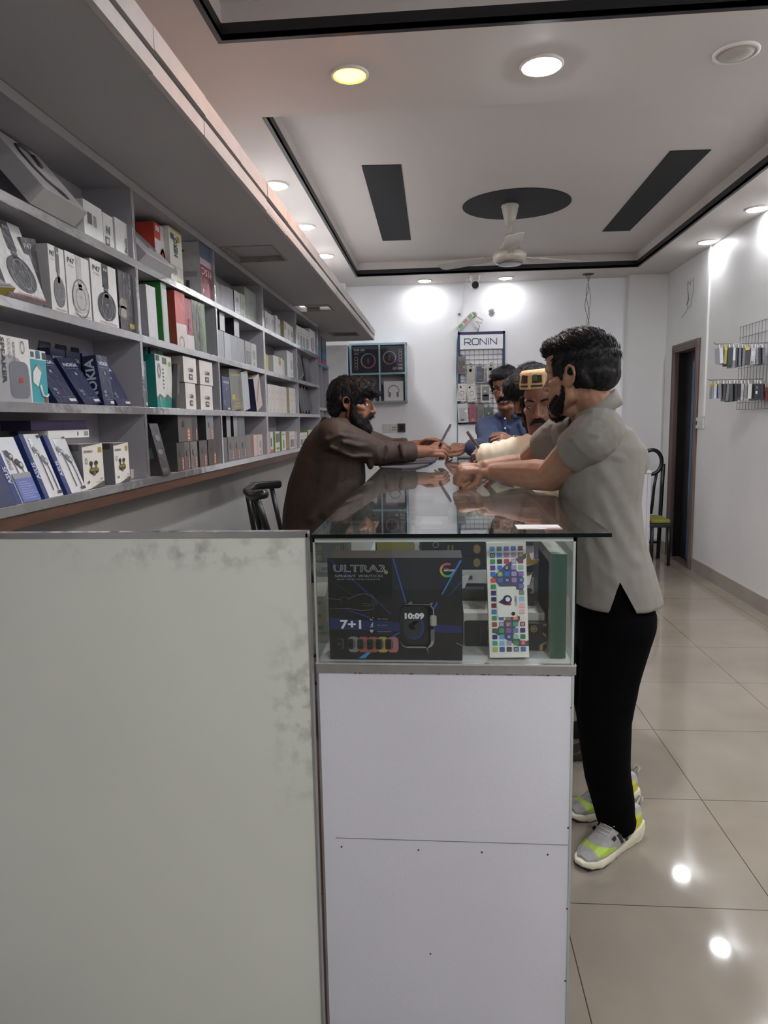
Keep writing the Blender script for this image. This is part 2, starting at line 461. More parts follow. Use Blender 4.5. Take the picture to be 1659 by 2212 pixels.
for x, y in ((.55, -.35), (.55, -1.5), (-.9, -.6), (1.9, -.6), (2.0, 1.2)):  # added lamps behind the camera, put in to brighten the counter front
    downlight(x, y, M_fill, 'added downlights out of view that brighten the counter front', group='added fill downlights')
# ================================================================ wall shelving
SX, SB = -1.0, -1.165                    # front and back plane of the shelves
ROWZ = [1.94, 1.70, 1.459, 1.217]        # upper faces of the shelf boards
DIV = [0.62, 1.48, 2.316, 3.146, 4.0, 4.93, 5.80]
M_lam = mat('9c999e', 0.55, vary=0.03, scale=3, name='grey_laminate')
M_chr = mat('ececee', 0.16, metal=0.85, vary=0.10, scale=9, bump=0.8, bscale=14, stretch=(1, .5, 1), name='worn_chrome_strip')
M_wood = mat('553c2f', 0.5, vary=0.2, scale=14, stretch=(4, .6, 4), name='brown_wood')
shelf = empty('wall_shelving', 'long grey wall shelving of four rows with chrome strips, filled with boxes', 'shelf', (SB, 3.2, 1.2))
mb = MB(); mb.box(SB - .006, SB, DIV[0], DIV[-1], 1.19, 2.19, M_lam); mb.build('back_panel', shelf)
mb = MB(); mb.box(SB, SX - .003, DIV[0], DIV[-1], 2.168, 2.192, M_lam); mb.box(SX - .003, SX, DIV[0], DIV[-1], 2.166, 2.193, mat('b5b3b4', .4, .3)); mb.build('top_board', shelf)
for i, z in enumerate(ROWZ):
    mb = MB(); mb.box(SB, SX - .003, DIV[0], DIV[-1], z - .018, z, M_lam); b_ = mb.build('shelf_board', shelf)
    mb = MB()
    for y0, y1 in ((DIV[0], 2.75 + .3 * math.sin(i * 2)), (2.75 + .3 * math.sin(i * 2), 4.0), (4.0, DIV[-1])):
        mb.box(SX - .003, SX + .002, y0 + .001, y1 - .001, z - .024, z + .001, M_chr, .0012)
    mb.build('chrome_edge', b_)
for k, y in enumerate(DIV):
    t = .019 if k == 4 else .009
    for i in range(4):
        z1 = 2.168 if i == 0 else ROWZ[i-1] - .018
        mb = MB()
        mb.box(SB, SX - .002, y - t, y + t, ROWZ[i], z1, M_lam)
        dv = mb.build('divider', shelf)
        mb = MB()
        if k == 4:
            mb.box(SX - .002, SX + .001, y - .018, y - .002, ROWZ[i], z1, M_chr); mb.box(SX - .002, SX + .001, y + .002, y + .018, ROWZ[i], z1, M_chr)
        else: mb.box(SX - .002, SX + .001, y - .009, y + .009, ROWZ[i], z1, M_chr)
        mb.build('chrome_edge', dv)
mb = MB(); mb.box(SB - .006, SX - .004, DIV[0], DIV[-1], 1.160, 1.193, M_wood); mb.build('wooden_lip', shelf)

# ---------------------------------------------------------------- cartons
def frame(Y0, z, inset=.012, yaw=0.0, tilt=0.0, lean=0.0, X=None, w=0.0):
    """box frame on a left-hand shelf: x along the shelf, y into it, z up"""
    B = Matrix(((0, -1, 0), (1, 0, 0), (0, 0, 1))).to_4x4()
    T = Matrix.Translation((SX - inset if X is None else X, Y0, z))
    R = Matrix.Rotation(math.radians(yaw), 4, 'Z')
    L = Matrix.Rotation(math.radians(lean), 4, 'Y')
    if lean > 0: L = Matrix.Translation((w, 0, 0)) @ L @ Matrix.Translation((-w, 0, 0))
    t = Matrix.Rotation(math.radians(-tilt), 4, 'X')
    return T @ B @ R @ t @ L
def frame3(A, Bp, D):
    """frame with origin A, x towards Bp, z in the direction of D"""
    u = (Vector(Bp) - Vector(A)); w = u.length; u.normalize()
    v = Vector(D) - Vector(A); v = v - u * v.dot(u); h = v.length; v.normalize()
    n = v.cross(u)      # into the box
    M = Matrix((u, n, v)).transposed().to_4x4(); M.translation = Vector(A)
    return M, w, h

E_ = .0007
K_white = 'd9d7d3'
def card(c, coat=.0, wrap=False):
    if wrap: return mat(c, .35, coat=.6, bump=.6, bscale=45, vary=.06)
    return mat(c, .45, vary=.04, bump=.06, bscale=120)
class Box:
    """a carton with printed graphics, one mesh"""
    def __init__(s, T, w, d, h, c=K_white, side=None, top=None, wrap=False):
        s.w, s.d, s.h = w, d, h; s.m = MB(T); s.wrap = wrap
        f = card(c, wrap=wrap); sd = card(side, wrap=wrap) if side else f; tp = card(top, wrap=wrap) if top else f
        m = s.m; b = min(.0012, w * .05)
        P = lambda x, y, z: (x, y, z)
        m.poly([(0, 0, 0), (w, 0, 0), (w, 0, h), (0, 0, h)], f)
        m.poly([(w, d, 0), (0, d, 0), (0, d, h), (w, d, h)], f)
        m.poly([(0, d, 0), (0, 0, 0), (0, 0, h), (0, d, h)], sd); m.poly([(w, 0, 0), (w, d, 0), (w, d, h), (w, 0, h)], sd)
        m.poly([(0, 0, h), (w, 0, h), (w, d, h), (0, d, h)], tp); m.poly([(0, d, 0), (w, d, 0), (w, 0, 0), (0, 0, 0)], tp)
        s.lay = 1
    def up(s): s.lay += 1; return s
    def ink(s, c): return card(c, wrap=s.wrap) if s.wrap else mat(c, .4, vary=.03)
    def r(s, x0, x1, z0, z1, c):       # rectangle on the front, fractions of the face
        w, h = s.w, s.h; y = -E_ * s.lay
        s.m.poly([(x0*w, y, z0*h), (x1*w, y, z0*h), (x1*w, y, z1*h), (x0*w, y, z1*h)], s.ink(c)); return s
    def p(s, pts, c):
        y = -E_ * s.lay; s.m.poly([(a*s.w, y, b*s.h) for a, b in pts], s.ink(c)); return s
    def sr(s, a0, a1, z0, z1, c):      # rectangle on the left side (0 = back edge, 1 = front edge)
        x = -E_ * s.lay; d, h = s.d, s.h
        s.m.poly([(x, d*(1-a0), z0*h), (x, d*(1-a1), z0*h), (x, d*(1-a1), z1*h), (x, d*(1-a0), z1*h)], s.ink(c)); return s
    def t(s, txt, x, z, hh, c, bold=.0, width=None, anchor='l', rot=0):
        u, v = ((1, 0, 0), (0, 0, 1)) if rot == 0 else (((0, 0, -1), (1, 0, 0)) if rot == -90 else (((0, 0, 1), (-1, 0, 0)) if rot == 90 else ((-1, 0, 0), (0, 0, -1))))
        s.m.text(txt, s.ink(c), (x*s.w, -E_ * (s.lay + .5), z*s.h), u, v, hh*s.h, bold, width and width*s.w, anchor); return s
    def st(s, txt, a, z, hh, c, bold=.0, width=None, rot=0):
        x = -E_ * (s.lay + .5)
        u, v = ((0, -1, 0), (0, 0, 1)) if rot == 0 else ((0, 0, 1), (0, 1, 0))
        s.m.text(txt, s.ink(c), (x, s.d*(1-a), z*s.h), u, v, hh, bold, width); return s
    def o(s, x, z, rx, c, rz=None, n=24):   # disc, radius in fractions of width
        y = -E_ * s.lay; r1 = rx*s.w; r2 = (rz*s.h) if rz else r1
        s.m.poly([(x*s.w + r1*math.cos(2*math.pi*k/n), y, z*s.h + r2*math.sin(2*math.pi*k/n)) for k in range(n)], s.ink(c)); return s
    def ringo(s, x, z, r0, r1, c, ry=1.0, a0=0, a1=2*math.pi):
        ring(s.m, (x*s.w, -E_ * s.lay, z*s.h), (1, 0, 0), (0, 0, 1), r0*s.w, r1*s.w, s.ink(c), 28, ry, a0, a1); return s
    def done(s, name, label, cat='box', group=None):
        M = s.m.T; loc = M @ Vector((s.w/2, s.d/2, 0))
        o_ = s.m.build(name, None, loc); return tag(o_, label, cat, group)

def sbox(row, px0, px1, pyt, c=K_white, d=.10, inset=.012, z=None, wrap=False, side=None, top=None, yaw=0, tilt=0, lean=0, h=None):
    """carton standing on a shelf row between two picture columns, its top at a picture line"""
    zz = ROWZ[row] + .0015 if z is None else z
    X = SX - inset
    Y0 = y_on(px0, X, zz + .02); Y1 = y_on(px1, X, zz + .02)
    if h is None: h = z_on(pyt, X, (Y0 + Y1) / 2) - zz
    return Box(frame(Y0, zz, inset, yaw, tilt, lean, w=Y1 - Y0), Y1 - Y0 - .0012, d, h, c, side, top, wrap)

ROWN = ['top', 'second', 'third', 'bottom']; BAYN = ['nearest', 'second', 'third', 'fourth', 'farthest']
ORD = ['first', 'second', 'third', 'fourth', 'fifth', 'sixth', 'seventh', 'eighth', 'ninth', 'tenth']

# ---- nearest bay, top row
def neckband_art(b, dark='4a474c'):
    m = b.ink(dark); y = -E_
    pts = [(.60, .60), (.66, .80), (.60, .88), (.45, .90), (.33, .84), (.27, .70), (.26, .45), (.34, .26), (.50, .17)]
    P = [Vector((a*b.w, -.0015, c*b.h)) for a, c in pts]
    b.m.tube(P, .0042, m, 6); b.m.tube([Vector((.60*b.w, -.002, .60*b.h)), Vector((.645*b.w, -.002, .80*b.h))], .007, m, 6)
    b.p([(.46, .13), (.58, .06), (.68, .10), (.70, .18), (.62, .26), (.52, .26)], dark)
    b.up().p([(.58, .08), (.66, .10), (.67, .15), (.60, .14)], '8b8a8d')
A = atx(97, 418, -.998); Bq = atx(190, 468, -.998)
A.z = Bq.z = ROWZ[0] + .062
D_ = Vector((-1.135, A.y - .075, 2.166))
T, w_, h_ = frame3(A, Bq, D_)
b = Box(T, w_, .055, h_ * .98, 'c4c1c2', side='b3b0b0', top='b4b1ae'); neckband_art(b)
b.done('headset_box', 'big pale neckband headphone box leaning back on the top shelf, nearest bay')
L3 = ['largest of three white boxes at the right end, top shelf, nearest bay', 'small white box between two others, top shelf, nearest bay', 'shrink-wrapped white box against the divider, top shelf, nearest bay']
for k, (a, c, t, ink_) in enumerate(((183, 224, 441, '5d5c60'), (225, 247, 464, '55555a'), (251, 289, 480, '55555a'))):
    b = sbox(0, a, c, t, 'd6d5d3', wrap=True, d=.07, inset=.02)
    if k == 0: b.r(.18, .42, .42, .72, ink_).r(.48, .66, .40, .70, '8f9096')
    if k == 1: b.r(.12, .55, .10, .34, ink_).up().r(.2, .47, .15, .29, 'b5b5b5').t('N', .25, .42, .25, '77777c', .02)
    if k == 2: b.t('Buds', .62, .15, .16, ink_, .02, rot=90)
    b.done('earphone_box', L3[k], group='white earphone boxes on the top shelf')

# ---- nearest bay, second row: headphone boxes
def headphone_box(b, cup, red, small=True, band=None):
    b.r(.42, .66, .62, 1.0, band or cup)
    b.t('P47', .08, .83, .085, '3c3a3c', .02, width=.28); b.t('Wireless', .10, .775, .03, '807e80', width=.22)
    b.up().r(.47, .62, .46, .66, cup); b.o(.55, .32, .36, cup, rz=.235)
    b.up().t('P47', .47, .88, .045, 'c9c7c6', .02, width=.15); b.r(.45, .64, .585, .592, 'b5b3b4')
    b.ringo(.55, .32, .20, .215, '8b898b', ry=1.15); b.t('P47', .48, .33, .03, 'a5a3a5', width=.13)
    b.t('Wireless Headphone', .22, .03, .035, red, .01, width=.7)
Tl, w2, h2 = frame3(atx(22, 636, -1.005), atx(74, 650, -1.005), atx(-8, 476, -1.06))
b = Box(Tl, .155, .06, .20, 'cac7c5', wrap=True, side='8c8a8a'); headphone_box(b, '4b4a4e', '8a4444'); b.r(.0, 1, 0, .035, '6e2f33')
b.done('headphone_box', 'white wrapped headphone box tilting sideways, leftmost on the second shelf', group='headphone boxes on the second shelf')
b = sbox(1, 80, 113, 522, '4a494c', wrap=True, d=.07, inset=.03, lean=-9, tilt=5)
b.t('P47', .08, .84, .08, 'b0aeae', .02, width=.5); b.ringo(.5, .4, .28, .33, '6d6c70', ry=1.2)
b.done('headphone_box', 'dark wrapped headphone box leaning between white ones, second shelf', group='headphone boxes on the second shelf')
for k, (a, c, t, cup, red, l) in enumerate(((112, 146, 533, '6a686c', '7a6565', 'white wrapped headphone box with its grey left side showing, second shelf'), (148, 199, 552, 'b3b0ae', '7a6f70', 'wrapped white headphone box printed with a pale ear cup, second shelf'), (202, 257, 570, '37363a', '9c3b40', 'white headphone box printed with a large black ear cup, second shelf'))):
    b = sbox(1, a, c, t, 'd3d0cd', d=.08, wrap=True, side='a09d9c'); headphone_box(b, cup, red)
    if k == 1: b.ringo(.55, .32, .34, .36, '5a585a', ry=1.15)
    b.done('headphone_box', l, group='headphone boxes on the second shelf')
b = sbox(1, 261, 297, 590, '3d3b3d', d=.10, wrap=True); b.o(.2, .45, .22, '7d756a', rz=.1).o(.2, .3, .3, '57534e', rz=.12); b.up().o(.2, .3, .18, '8e887c', rz=.08); b.r(.5, .82, .07, .15, 'a08a3c')
b.done('headphone_box', 'dark headphone box with a gold mark beside the divider, second shelf', group='headphone boxes on the second shelf')
Tl, w2, h2 = frame3(atx(-40, 618, -1.0), atx(34, 622, -1.0), atx(-45, 560, -1.08))
b = Box(Tl, w2, .07, .10, 'a9a6a6', top='8a7a32', side='a9a6a6'); b.r(.1, .9, .05, .1, '77757a')
b.done('headset_box', 'grey carton with a yellow end at the left edge, second shelf')

# ---- nearest bay, third row
b = sbox(2, -62, 71, 722, 'd2cfcb', d=.075, side='b9483f', inset=.008)
b.p([(.42, 0), (.97, 0), (.97, .42), (.9, .56), (.78, .68), (.62, .72), (.5, .68), (.42, .55)], '9b9a9c')
b.up()
pts = []
for cx, cz, a0 in ((.86, .52, 0), (.70, .52, 90), (.70, .16, 180), (.86, .16, 270)):
    for q in range(6):
        a = math.radians(a0 + 18 * q); pts.append((cx + .09 * math.cos(a), cz + .11 * math.sin(a)))
b.p(pts, '6f7078').up().r(.77, .84, .30, .38, 'b03a3c')
b.t('SPEAKER', .49, .97, .10, '3b3a3c', .03, width=.70 * b.h / b.w, rot=-90)
for k in range(4): b.ringo(.64, .93 - .075 * k, .018, .024, '8a8888')
b.t('xtreme', .70, .93, .05, '6b696b', .02, rot=-90, width=.2); b.ringo(.87, .86, .03, .037, '5a585a', ry=1.8)
b.done('speaker_box', 'large white speaker carton lettered down its front, left end of third shelf')
b = sbox(2, 70, 105, 757, '3f97a0', d=.06, side='2d7f8a')
b.r(0, 1, .82, 1, 'd5d4d1').up().r(.05, .25, .86, .96, '4c5356').r(.36, .62, .84, .99, '3b6e76').r(.76, .98, .84, .97, '44494b')
b.p([(.1, .38), (.38, .30), (.64, .58), (.36, .70), (.12, .58)], 'd9d8d5').p([(.36, .70), (.64, .58), (.70, .66), (.46, .75)], '8d8f90')
b.m.tube([(b.w*.5, -.002, b.h*.34), (b.w*.62, -.002, b.h*.14), (b.w*.85, -.002, b.h*.12), (b.w*.97, -.002, b.h*.17)], .003, b.ink('d9d8d5'), 6)
b.o(.85, .06, .1, 'a04a3c').done('charger_box', 'teal charger box printed with a white plug, third shelf')
def phone_box(b, bright=True):
    b.r(0, 1, 0, .14, '1d2348').up()
    b.t('NOKIA', .12, .80, .075, 'c6c9d2', .03, width=.76); b.r(.1, .85, .755, .763, '7d84a0')
    b.p([(.46, .62), (.6, .62), (.56, .68), (.48, .67)], '9f9a82')
    b.t('110', .16, .24, .06, 'b9bdcb', .02); b.t('4G', .2, .175, .045, 'b9bdcb', .02); b.r(.62, .95, .03, .085, 'c9c9cb'); b.r(.2, .9, .115, .122, '70769a')
NV = '1e2247'
spec = [(116, 148, 775, .125, 0, 0, 'blue phone box tucked behind the teal charger box, third shelf'),
        (124, 170, 757, .012, -2, 28, 'front blue phone box leaning left beside the charger box, third shelf'),
        (150, 180, 775, .125, 0, 0, 'blue phone box squeezed between two leaning ones, third shelf'),
        (182, 221, 772, .012, -4, 28, 'blue phone box leaning left in the middle of the third shelf'),
        (184, 202, 770, .125, 0, 0, 'darkest blue phone box at the back of the third shelf'),
        (224, 247, 775, .012, 0, 6, 'upright wrapped blue phone box with a lettered dark side, third shelf'),
        (254, 285, 778, .012, -2, 26, 'last blue phone box leaning by the divider, third shelf')]
for k, (a, c, t, ins, ln, tl, l) in enumerate(spec):
    X = SX - ins; z0 = ROWZ[2] + .003
    Y0 = y_on(a, X, z0 + .02); wd = max(.062, y_on(c, X, z0 + .02) - Y0)
    T = frame(Y0, z0, ins, 0, tl, ln, w=wd)
    b = Box(T, wd, .045 if ins < .1 else .036, .15 if ins < .1 else .165, NV, side='1a2040', top='1d2245', wrap=True); phone_box(b)
    if k == 5: b.st('NOKIA', .78, .1, .03, 'b9bfd0', .03, rot=90)
    # clear hanging tab above the carton
    b.m.poly([(b.w*.1, b.d, b.h), (b.w*.9, b.d, b.h), (b.w*.85, b.d, b.h + .022), (b.w*.15, b.d, b.h + .022)], mat('20264a', .3, coat=.6))
    b.done('phone_box', l, group='blue phone boxes on the third shelf')

# ---- nearest bay, bottom row: earphone boxes
def earphone_art(b, flip=False, panel=False, dark=False):
    bud = '3f3f44' if dark else '77777d'
    b.r(0, .2, 0, 1, '26356e').up()
    b.t('ASUS', .16, .30, .09, 'c5cbe0', .02, width=.26 * b.h / b.w, rot=90)
    b.t('MUSIC', .33 if not dark else .30, .92 if not dark else .80, .075, '8f9096' if dark else 'f2f2f2', .04, width=.30 * b.h / b.w, rot=-90)
    for (x, z) in ((.52, .70), (.78, .56)):
        b.o(x, z, .10, bud, rz=.06).up().o(x - .1, z + .045, .09, bud, rz=.055); b.o(x + .01, z, .05, 'c9c9cc', rz=.03)
        b.m.tube([(b.w*x, -.002, b.h*z), (b.w*(x + .04), -.002, b.h*(z - .2)), (b.w*(x + .05), -.002, b.h*.1)], .0012, b.ink('66666c'), 5)
    if panel: b.up().r(.24, 1, 0, .36, '5b6ba6').r(.24, 1, .36, .44, '8b8c90'); b.up(); [b.r(.34, .34 + .4 + .1 * (q % 3), .30 - .035 * q, .305 - .035 * q, 'c2cae2') for q in range(8)]
    else: b.r(.75, .97, .04, .09, '44444a'); b.r(.82, .95, .93, .98, '3e3e42')
AX = [((-20, 1052), (37, 1090), (-64, 945), 'blue carton standing dark at the left edge, bottom shelf', 2),
      ((37, 1090), (87, 1079), (-8, 945), 'white and blue earphone box with a blue info panel, bottom shelf', 0),
      ((98, 1072), (133, 1063), (51, 938), 'open-topped white earphone box leaning in the middle, bottom shelf', 1),
      ((146, 1062), (187, 1051), (101, 940), 'earphone box with a blue left side leaning on the white ones, bottom shelf', 3)]
for (A_, B_, D_, l, q) in AX:
    A = atx(*A_, -.998); Bq = atx(*B_, -.998); A.z = Bq.z = ROWZ[3] + .002
    D = atx(*D_, -1.055)
    T, w_, h_ = frame3(A, Bq, D)
    if q == 2: b = Box(T, w_, .04, h_, '222a52')
    else:
        b = Box(T, max(w_, .085), .028, h_, 'cfd0d3', side='2a3a76', wrap=(q != 0))
        earphone_art(b, panel=(q == 0), dark=(q == 0))
    b.done('earphone_box', l, group='blue and white earphone boxes on the bottom shelf')
def stereo_art(b, dark='3d3a33'):
    b.p([(0, .93), (1, 1), (.0, 1)], '5b5a5a'); b.p([(.25, 0), (1, 0), (1, .14)], '55534f')
    b.t('STEREO', .07, .80, .055, '6e6c69', .03, width=.42); b.r(.76, .94, .79, .91, 'a18a4c')
    b.ringo(.16, .62, .035, .055, '77756f', ry=1.4)
    for sx in (-1, 1):
        b.o(.50 + sx*.12, .56, .09, dark, rz=.055); b.up().r(.50 + sx*.12 - .035, .50 + sx*.12 + .035, .40, .54, dark if sx < 0 else '8c7434')
    b.o(.5, .39, .22, dark, rz=.075).up().r(.29, .71, .39, .45, '8c7a45').o(.5, .34, .06, '6c6960')
    b.t('TWS', .76, .17, .04, '55534f', .03); b.o(.2, .16, .035, '44423f').r(.55, .92, .125, .135, '7b7975')
for (a, c, t, l) in ((182, 226, 958, 'white earbud box with a grey left side, middle of the bottom shelf'), (249, 281, 956, 'white earbud box nearest the divider on the bottom shelf')):
    b = sbox(3, a, c, t, 'd6d3cb', d=.095, side='6f6e71', inset=.01); stereo_art(b)
    b.sr(.15, .9, .86, 1.0, '3e3e42'); b.sr(.35, .6, .62, .68, '4a4a50'); b.sr(.42, .56, .42, .52, '4a4a50')
    b.done('earbud_box', l, group='white earbud boxes on the bottom shelf')
b = sbox(3, 283, 303, 1012, 'd9cfc6', d=.05, inset=.05); b.done('paper_packet', 'small pale packet by the divider on the bottom shelf', 'packet')
# cartons at the back
b = sbox(3, 58, 62, 0, 'cfcbc5', h=.05, z=ROWZ[3] + .15) if False else None
zt = 1.217 + .150
T = frame(1.80, zt, .05); b = Box(T, .22, .085, .022, 'd9d7d4', top='c9c7c4'); b.o(.7, .5, .015, '55535a', rz=.3).r(.86, .97, .2, .8, '8b898c')
b.done('flat_box', 'flat white box lying across the earbud boxes, bottom shelf')
T = frame(1.74, zt + .0235, .06, yaw=-2); b = Box(T, .27, .085, .026, '35284c', top='3d3054'); b.r(.55, .99, .1, .9, '3b2d54')
b.done('flat_box', 'dark purple flat box lying on the white one, bottom shelf')
T = frame(1.44, ROWZ[3] + .121, .10, yaw=1); b = Box(T, .20, .06, .035, 'c4c0bb', top='d5d2cd'); b.o(.4, .5, .05, '55535a', rz=.35).o(.75, .5, .05, '55535a', rz=.35)
b.m.poly([(.0, .03, .035), (.09, .03, .035), (.085, .05, .07), (.02, .05, .072)], b.ink('d9d6d0')); b.m.poly([(.1, .03, .035), (.2, .03, .035), (.19, .05, .066), (.12, .05, .064)], b.ink('d0cdc8'))
b.done('open_box', 'pale opened box with raised flaps behind the earphone boxes, bottom shelf')
T = frame(1.44, ROWZ[3] + .0015, .105); b = Box(T, .28, .055, .118, '8d8a8a'); b.done('storage_carton', 'grey carton hidden behind the leaning earphone boxes, bottom shelf')

# ---- second bay
A = atx(316, 546, -.998); Bq = atx(378, 567, -.998); A.z = Bq.z = ROWZ[0] + .042
T, w_, h_ = frame3(A, Bq, Vector((-1.135, A.y - .06, 2.13)))
b = Box(T, w_, .05, h_, 'c9c6c8', side='aaa7ab', top='a9a6a6')
for o_ in (0, .22): b.m.tube([(b.w*(.30 + o_), -.0015, b.h*.95), (b.w*(.42 + o_), -.0015, b.h*.62), (b.w*(.52 + o_), -.0015, b.h*.34)], .005, b.ink('77757c'), 6)
b.done('headset_box', 'pale neckband box leaning forward, left end of the second bay top shelf')
b = sbox(0, 338, 361, 486, 'c9c6c4', d=.10, inset=.05, side='b8402f', top='b8402f'); b.r(0, .55, .72, 1, 'c14a42').up().r(.1, .45, .86, .95, 'e0d6d2').p([(.45, .5), (.75, .62), (.98, .4), (.9, .05), (.6, .15)], 'b9452f').ringo(.68, .45, .1, .2, '55575a', ry=1.5).r(.05, .5, .0, .1, 'c9695c')
b.done('headphone_box', 'red and white box behind the leaning neckband box, second bay top shelf')
b = sbox(0, 370, 397, 497, 'dad8d2', d=.08, inset=.03); b.r(0, 1, .965, 1, 'c2b035').up().t('HERO', .62, .52, .2, '4a4b3e', .03, rot=90, width=.33 * b.h / b.w); b.o(.72, .86, .12, 'b8a530', rz=.05).r(.1, .35, .8, .9, '5a5b55').r(.0, 1, .33, .34, '9a9892').r(.45, .8, .06, .1, 'b8a530').o(.35, .25, .15, 'a5a39c', rz=.07)
b.done('earphone_box', 'white box with a yellow top edge lettered up its side, second bay top shelf')
b = sbox(0, 435, 463, 532, '8c3f4b', d=.13, side='bdbbbb', wrap=True, top='b5b3b3'); b.r(0, 1, .72, 1, '56627e').r(0, .9, .6, .72, 'b9a9ad').up().t('H15C', .96, .55, .13, 'd9c9cd', .02, width=.9, rot=180); b.t('Wireless', .85, .36, .03, 'd0c0c4', rot=180); b.o(.15, .12, .05, 'd9c9cd')
b.sr(.3, .5, .82, .86, '77767a').sr(.25, .9, .36, .46, '9d9b9b').sr(.5, .62, .1, .3, '5b5a5e'); b.done('headphone_box', 'tall box with a dark red lower front beside the divider, second bay top shelf')
SB2 = [(322, 342, 619, 'c3c1c1', '9a999c', None, 'tall white box with a grey side, second shelf of the second bay'),
       (354, 366, 612, '8fa08f', '2f8038', 'G', 'tall bright green sided box, second shelf of the second bay'),
       (383, 405, 632, 'b8524c', 'a8463c', 'R', 'red and white box with a red side, second shelf of the second bay'),
       (405, 420, 647, '8f4550', '7d3a3a', 'M', 'slim dark red box, second shelf of the second bay'),
       (419, 447, 654, '6a7a5e', '3c9a40', 'O', 'green edged box with a dark window, second shelf of the second bay')]
for (a, c, t, cc, sd, art, l) in SB2:
    b = sbox(1, a, c, t, cc, d=.11, side=sd, wrap=True, lean=-1.5)
    if art == 'G': b.st('OLTRAMAX', .35, .42, .018, '1e4f24', .02, rot=90); b.sr(.4, .6, .2, .24, 'b8c8b8'); b.r(.1, 1, .0, .9, 'b4b9b4')
    if art == 'R': b.r(0, 1, 0, .42, 'cdbfba').up().ringo(.45, .06, .2, .26, '8a7f7c'); b.sr(0, .8, 0, .35, '5f6a55')
    if art == 'M': b.r(0, 1, 0, .28, 'c9c2c0').up().r(.3, .6, .35, .6, '74323c')
    if art == 'O': b.r(.1, .68, .0, .92, '57584c').up().t('ULTRA', .74, .12, .2, '2f6a35', .02, rot=90, width=.5 * b.h / b.w); b.ringo(.4, .55, .1, .14, '3a3a36', ry=3.2)
    b.done('headphone_box', l, group='tall boxes on the second shelf of the second bay')
# third row of the second bay
b = sbox(2, 311, 320, 780, '5a5c68', d=.05, wrap=True); b.t('A', .2, .82, .08, 'c9ccd4', .03); b.r(.3, .9, .05, .1, 'b9b9bb'); b.done('phone_box', 'sliver of a grey blue phone box at the left of the second bay, third shelf')
b = sbox(2, 340, 375, 768, 'cfcdc6', d=.10, side='1f7c74', wrap=True, inset=.03); b.p([(0, 0), (1, 0), (1, .22), (.9, .2), (.65, .27), (.45, .2), (.2, .27), (0, .2)], '2a8a80').r(.03, .25, .88, .98, '4a4e52').r(.42, .68, .84, .96, '5b5f60').r(.78, .95, .82, .9, '9c9a50').up().r(.12, .2, .14, .26, 'b03a38').r(.55, .64, .14, .26, 'b03a38')
for q in range(6): b.r(.40, .47, .72 - .07*q, .75 - .07*q, '55574f')
b.m.tube([(b.w*.16, -.002, b.h*.2), (b.w*.17, -.002, b.h*.0)], .001, b.ink('e0e0dc'), 4); b.ringo(.2, .7, .05, .09, '8a8884', ry=2)
b.m.poly([(.0, .03, b.h), (b.w, .03, b.h), (b.w, .03, b.h + .025), (.0, .03, b.h + .025)], b.ink('2a8a80')); b.m.box(b.w*.1, b.w*.55, .02, .028, b.h, b.h + .03, b.ink('232326'))
b.done('cable_box', 'teal and white cable box with a black hanger, second bay third shelf')
T = frame(y_on(381, -1.01, 1.47), ROWZ[2] + .002, .01, w=.03); T = T @ Matrix.Rotation(math.radians(12), 4, 'Y')
b = Box(T, .026, .09, .175, '2c2b2e', side='2c2b2e', wrap=True); b.o(.5, .42, .3, '4f6a54', rz=.09); b.done('watch_box', 'slim black box leaning right onto the white logo boxes, second bay third shelf')
LG = [(397, 425, 782, 1, 'upper left of four white logo boxes, second bay third shelf'), (432, 460, 782, 1, 'upper right of four white logo boxes, second bay third shelf'),
      (402, 424, 828, 0, 'lower left of four white logo boxes, second bay third shelf'), (434, 460, 829, 0, 'lower right of four white logo boxes, second bay third shelf')]
hb = z_on(828, -1.012, y_on(413, -1.012, 1.47)) - ROWZ[2]
for (a, c, t, upr, l) in LG:
    zz = ROWZ[2] + .0015 + (hb + .001 if upr else 0)
    b = sbox(2, a, c, t, 'cdc6c1', d=.075, side='a59d98', z=zz, h=(hb - .002) if not upr else hb * .97)
    b.r(.38, .68, .12, .34, '4d4a4c').up().r(.45, .61, .17, .28, 'cdc6c1').r(.5, .56, .17, .24, '4d4a4c').t('GM', .36, .42, .17, '7d787a', .02, width=.36)
    b.done('earbud_box', l, group='white logo boxes on the third shelf of the second bay')
# bottom row of the second bay
A = atx(352, 1020, -.99); Bq = atx(369, 1016, -.99); A.z = Bq.z = ROWZ[3] + .002
T, w_, h_ = frame3(A, Bq, atx(319, 915, -1.03))
b = Box(T, w_ * 1.0, .075, h_, '3b393d', side='212125', wrap=True); b.r(.1, .8, .06, .14, '4e5f45').up().o(.5, .72, .3, '6a6a76', rz=.06).o(.4, .45, .3, '6f6d68', rz=.05); b.sr(.5, .8, .35, .55, '3d5a48')
b.done('watch_box', 'long black watch box leaning left, second bay bottom shelf')
T = frame(y_on(322, -1.1, 1.3), ROWZ[3] + .002, .10); b = Box(T, .11, .055, .19, '1d1c20'); b.done('watch_box', 'black box in the dark left corner behind the leaning one, second bay bottom shelf')
GY = [(384, 400, 957, 0, '4c4a48', 'first'), (400, 412, 955, 0, '5f5d5b', 'second'), (413, 428, 951, 0, '6a6866', 'third'), (432, 449, 949, 0, '5a5856', 'fourth'), (451, 470, 948, 0, '4e4a48', 'fifth')]
hg = z_on(955, -1.012, y_on(410, -1.012, 1.25)) - ROWZ[3]
def drone_art(b, wrap=True):
    b.o(.35, .62, .1, '3a3836', rz=.1).r(.22, .5, .5, .53, '3a3836'); b.r(.62, .82, .02, .46, 'b0705a').up(); [b.r(.65, .79, .08 + .12*q, .14 + .12*q, 'd0a898') for q in range(3)]
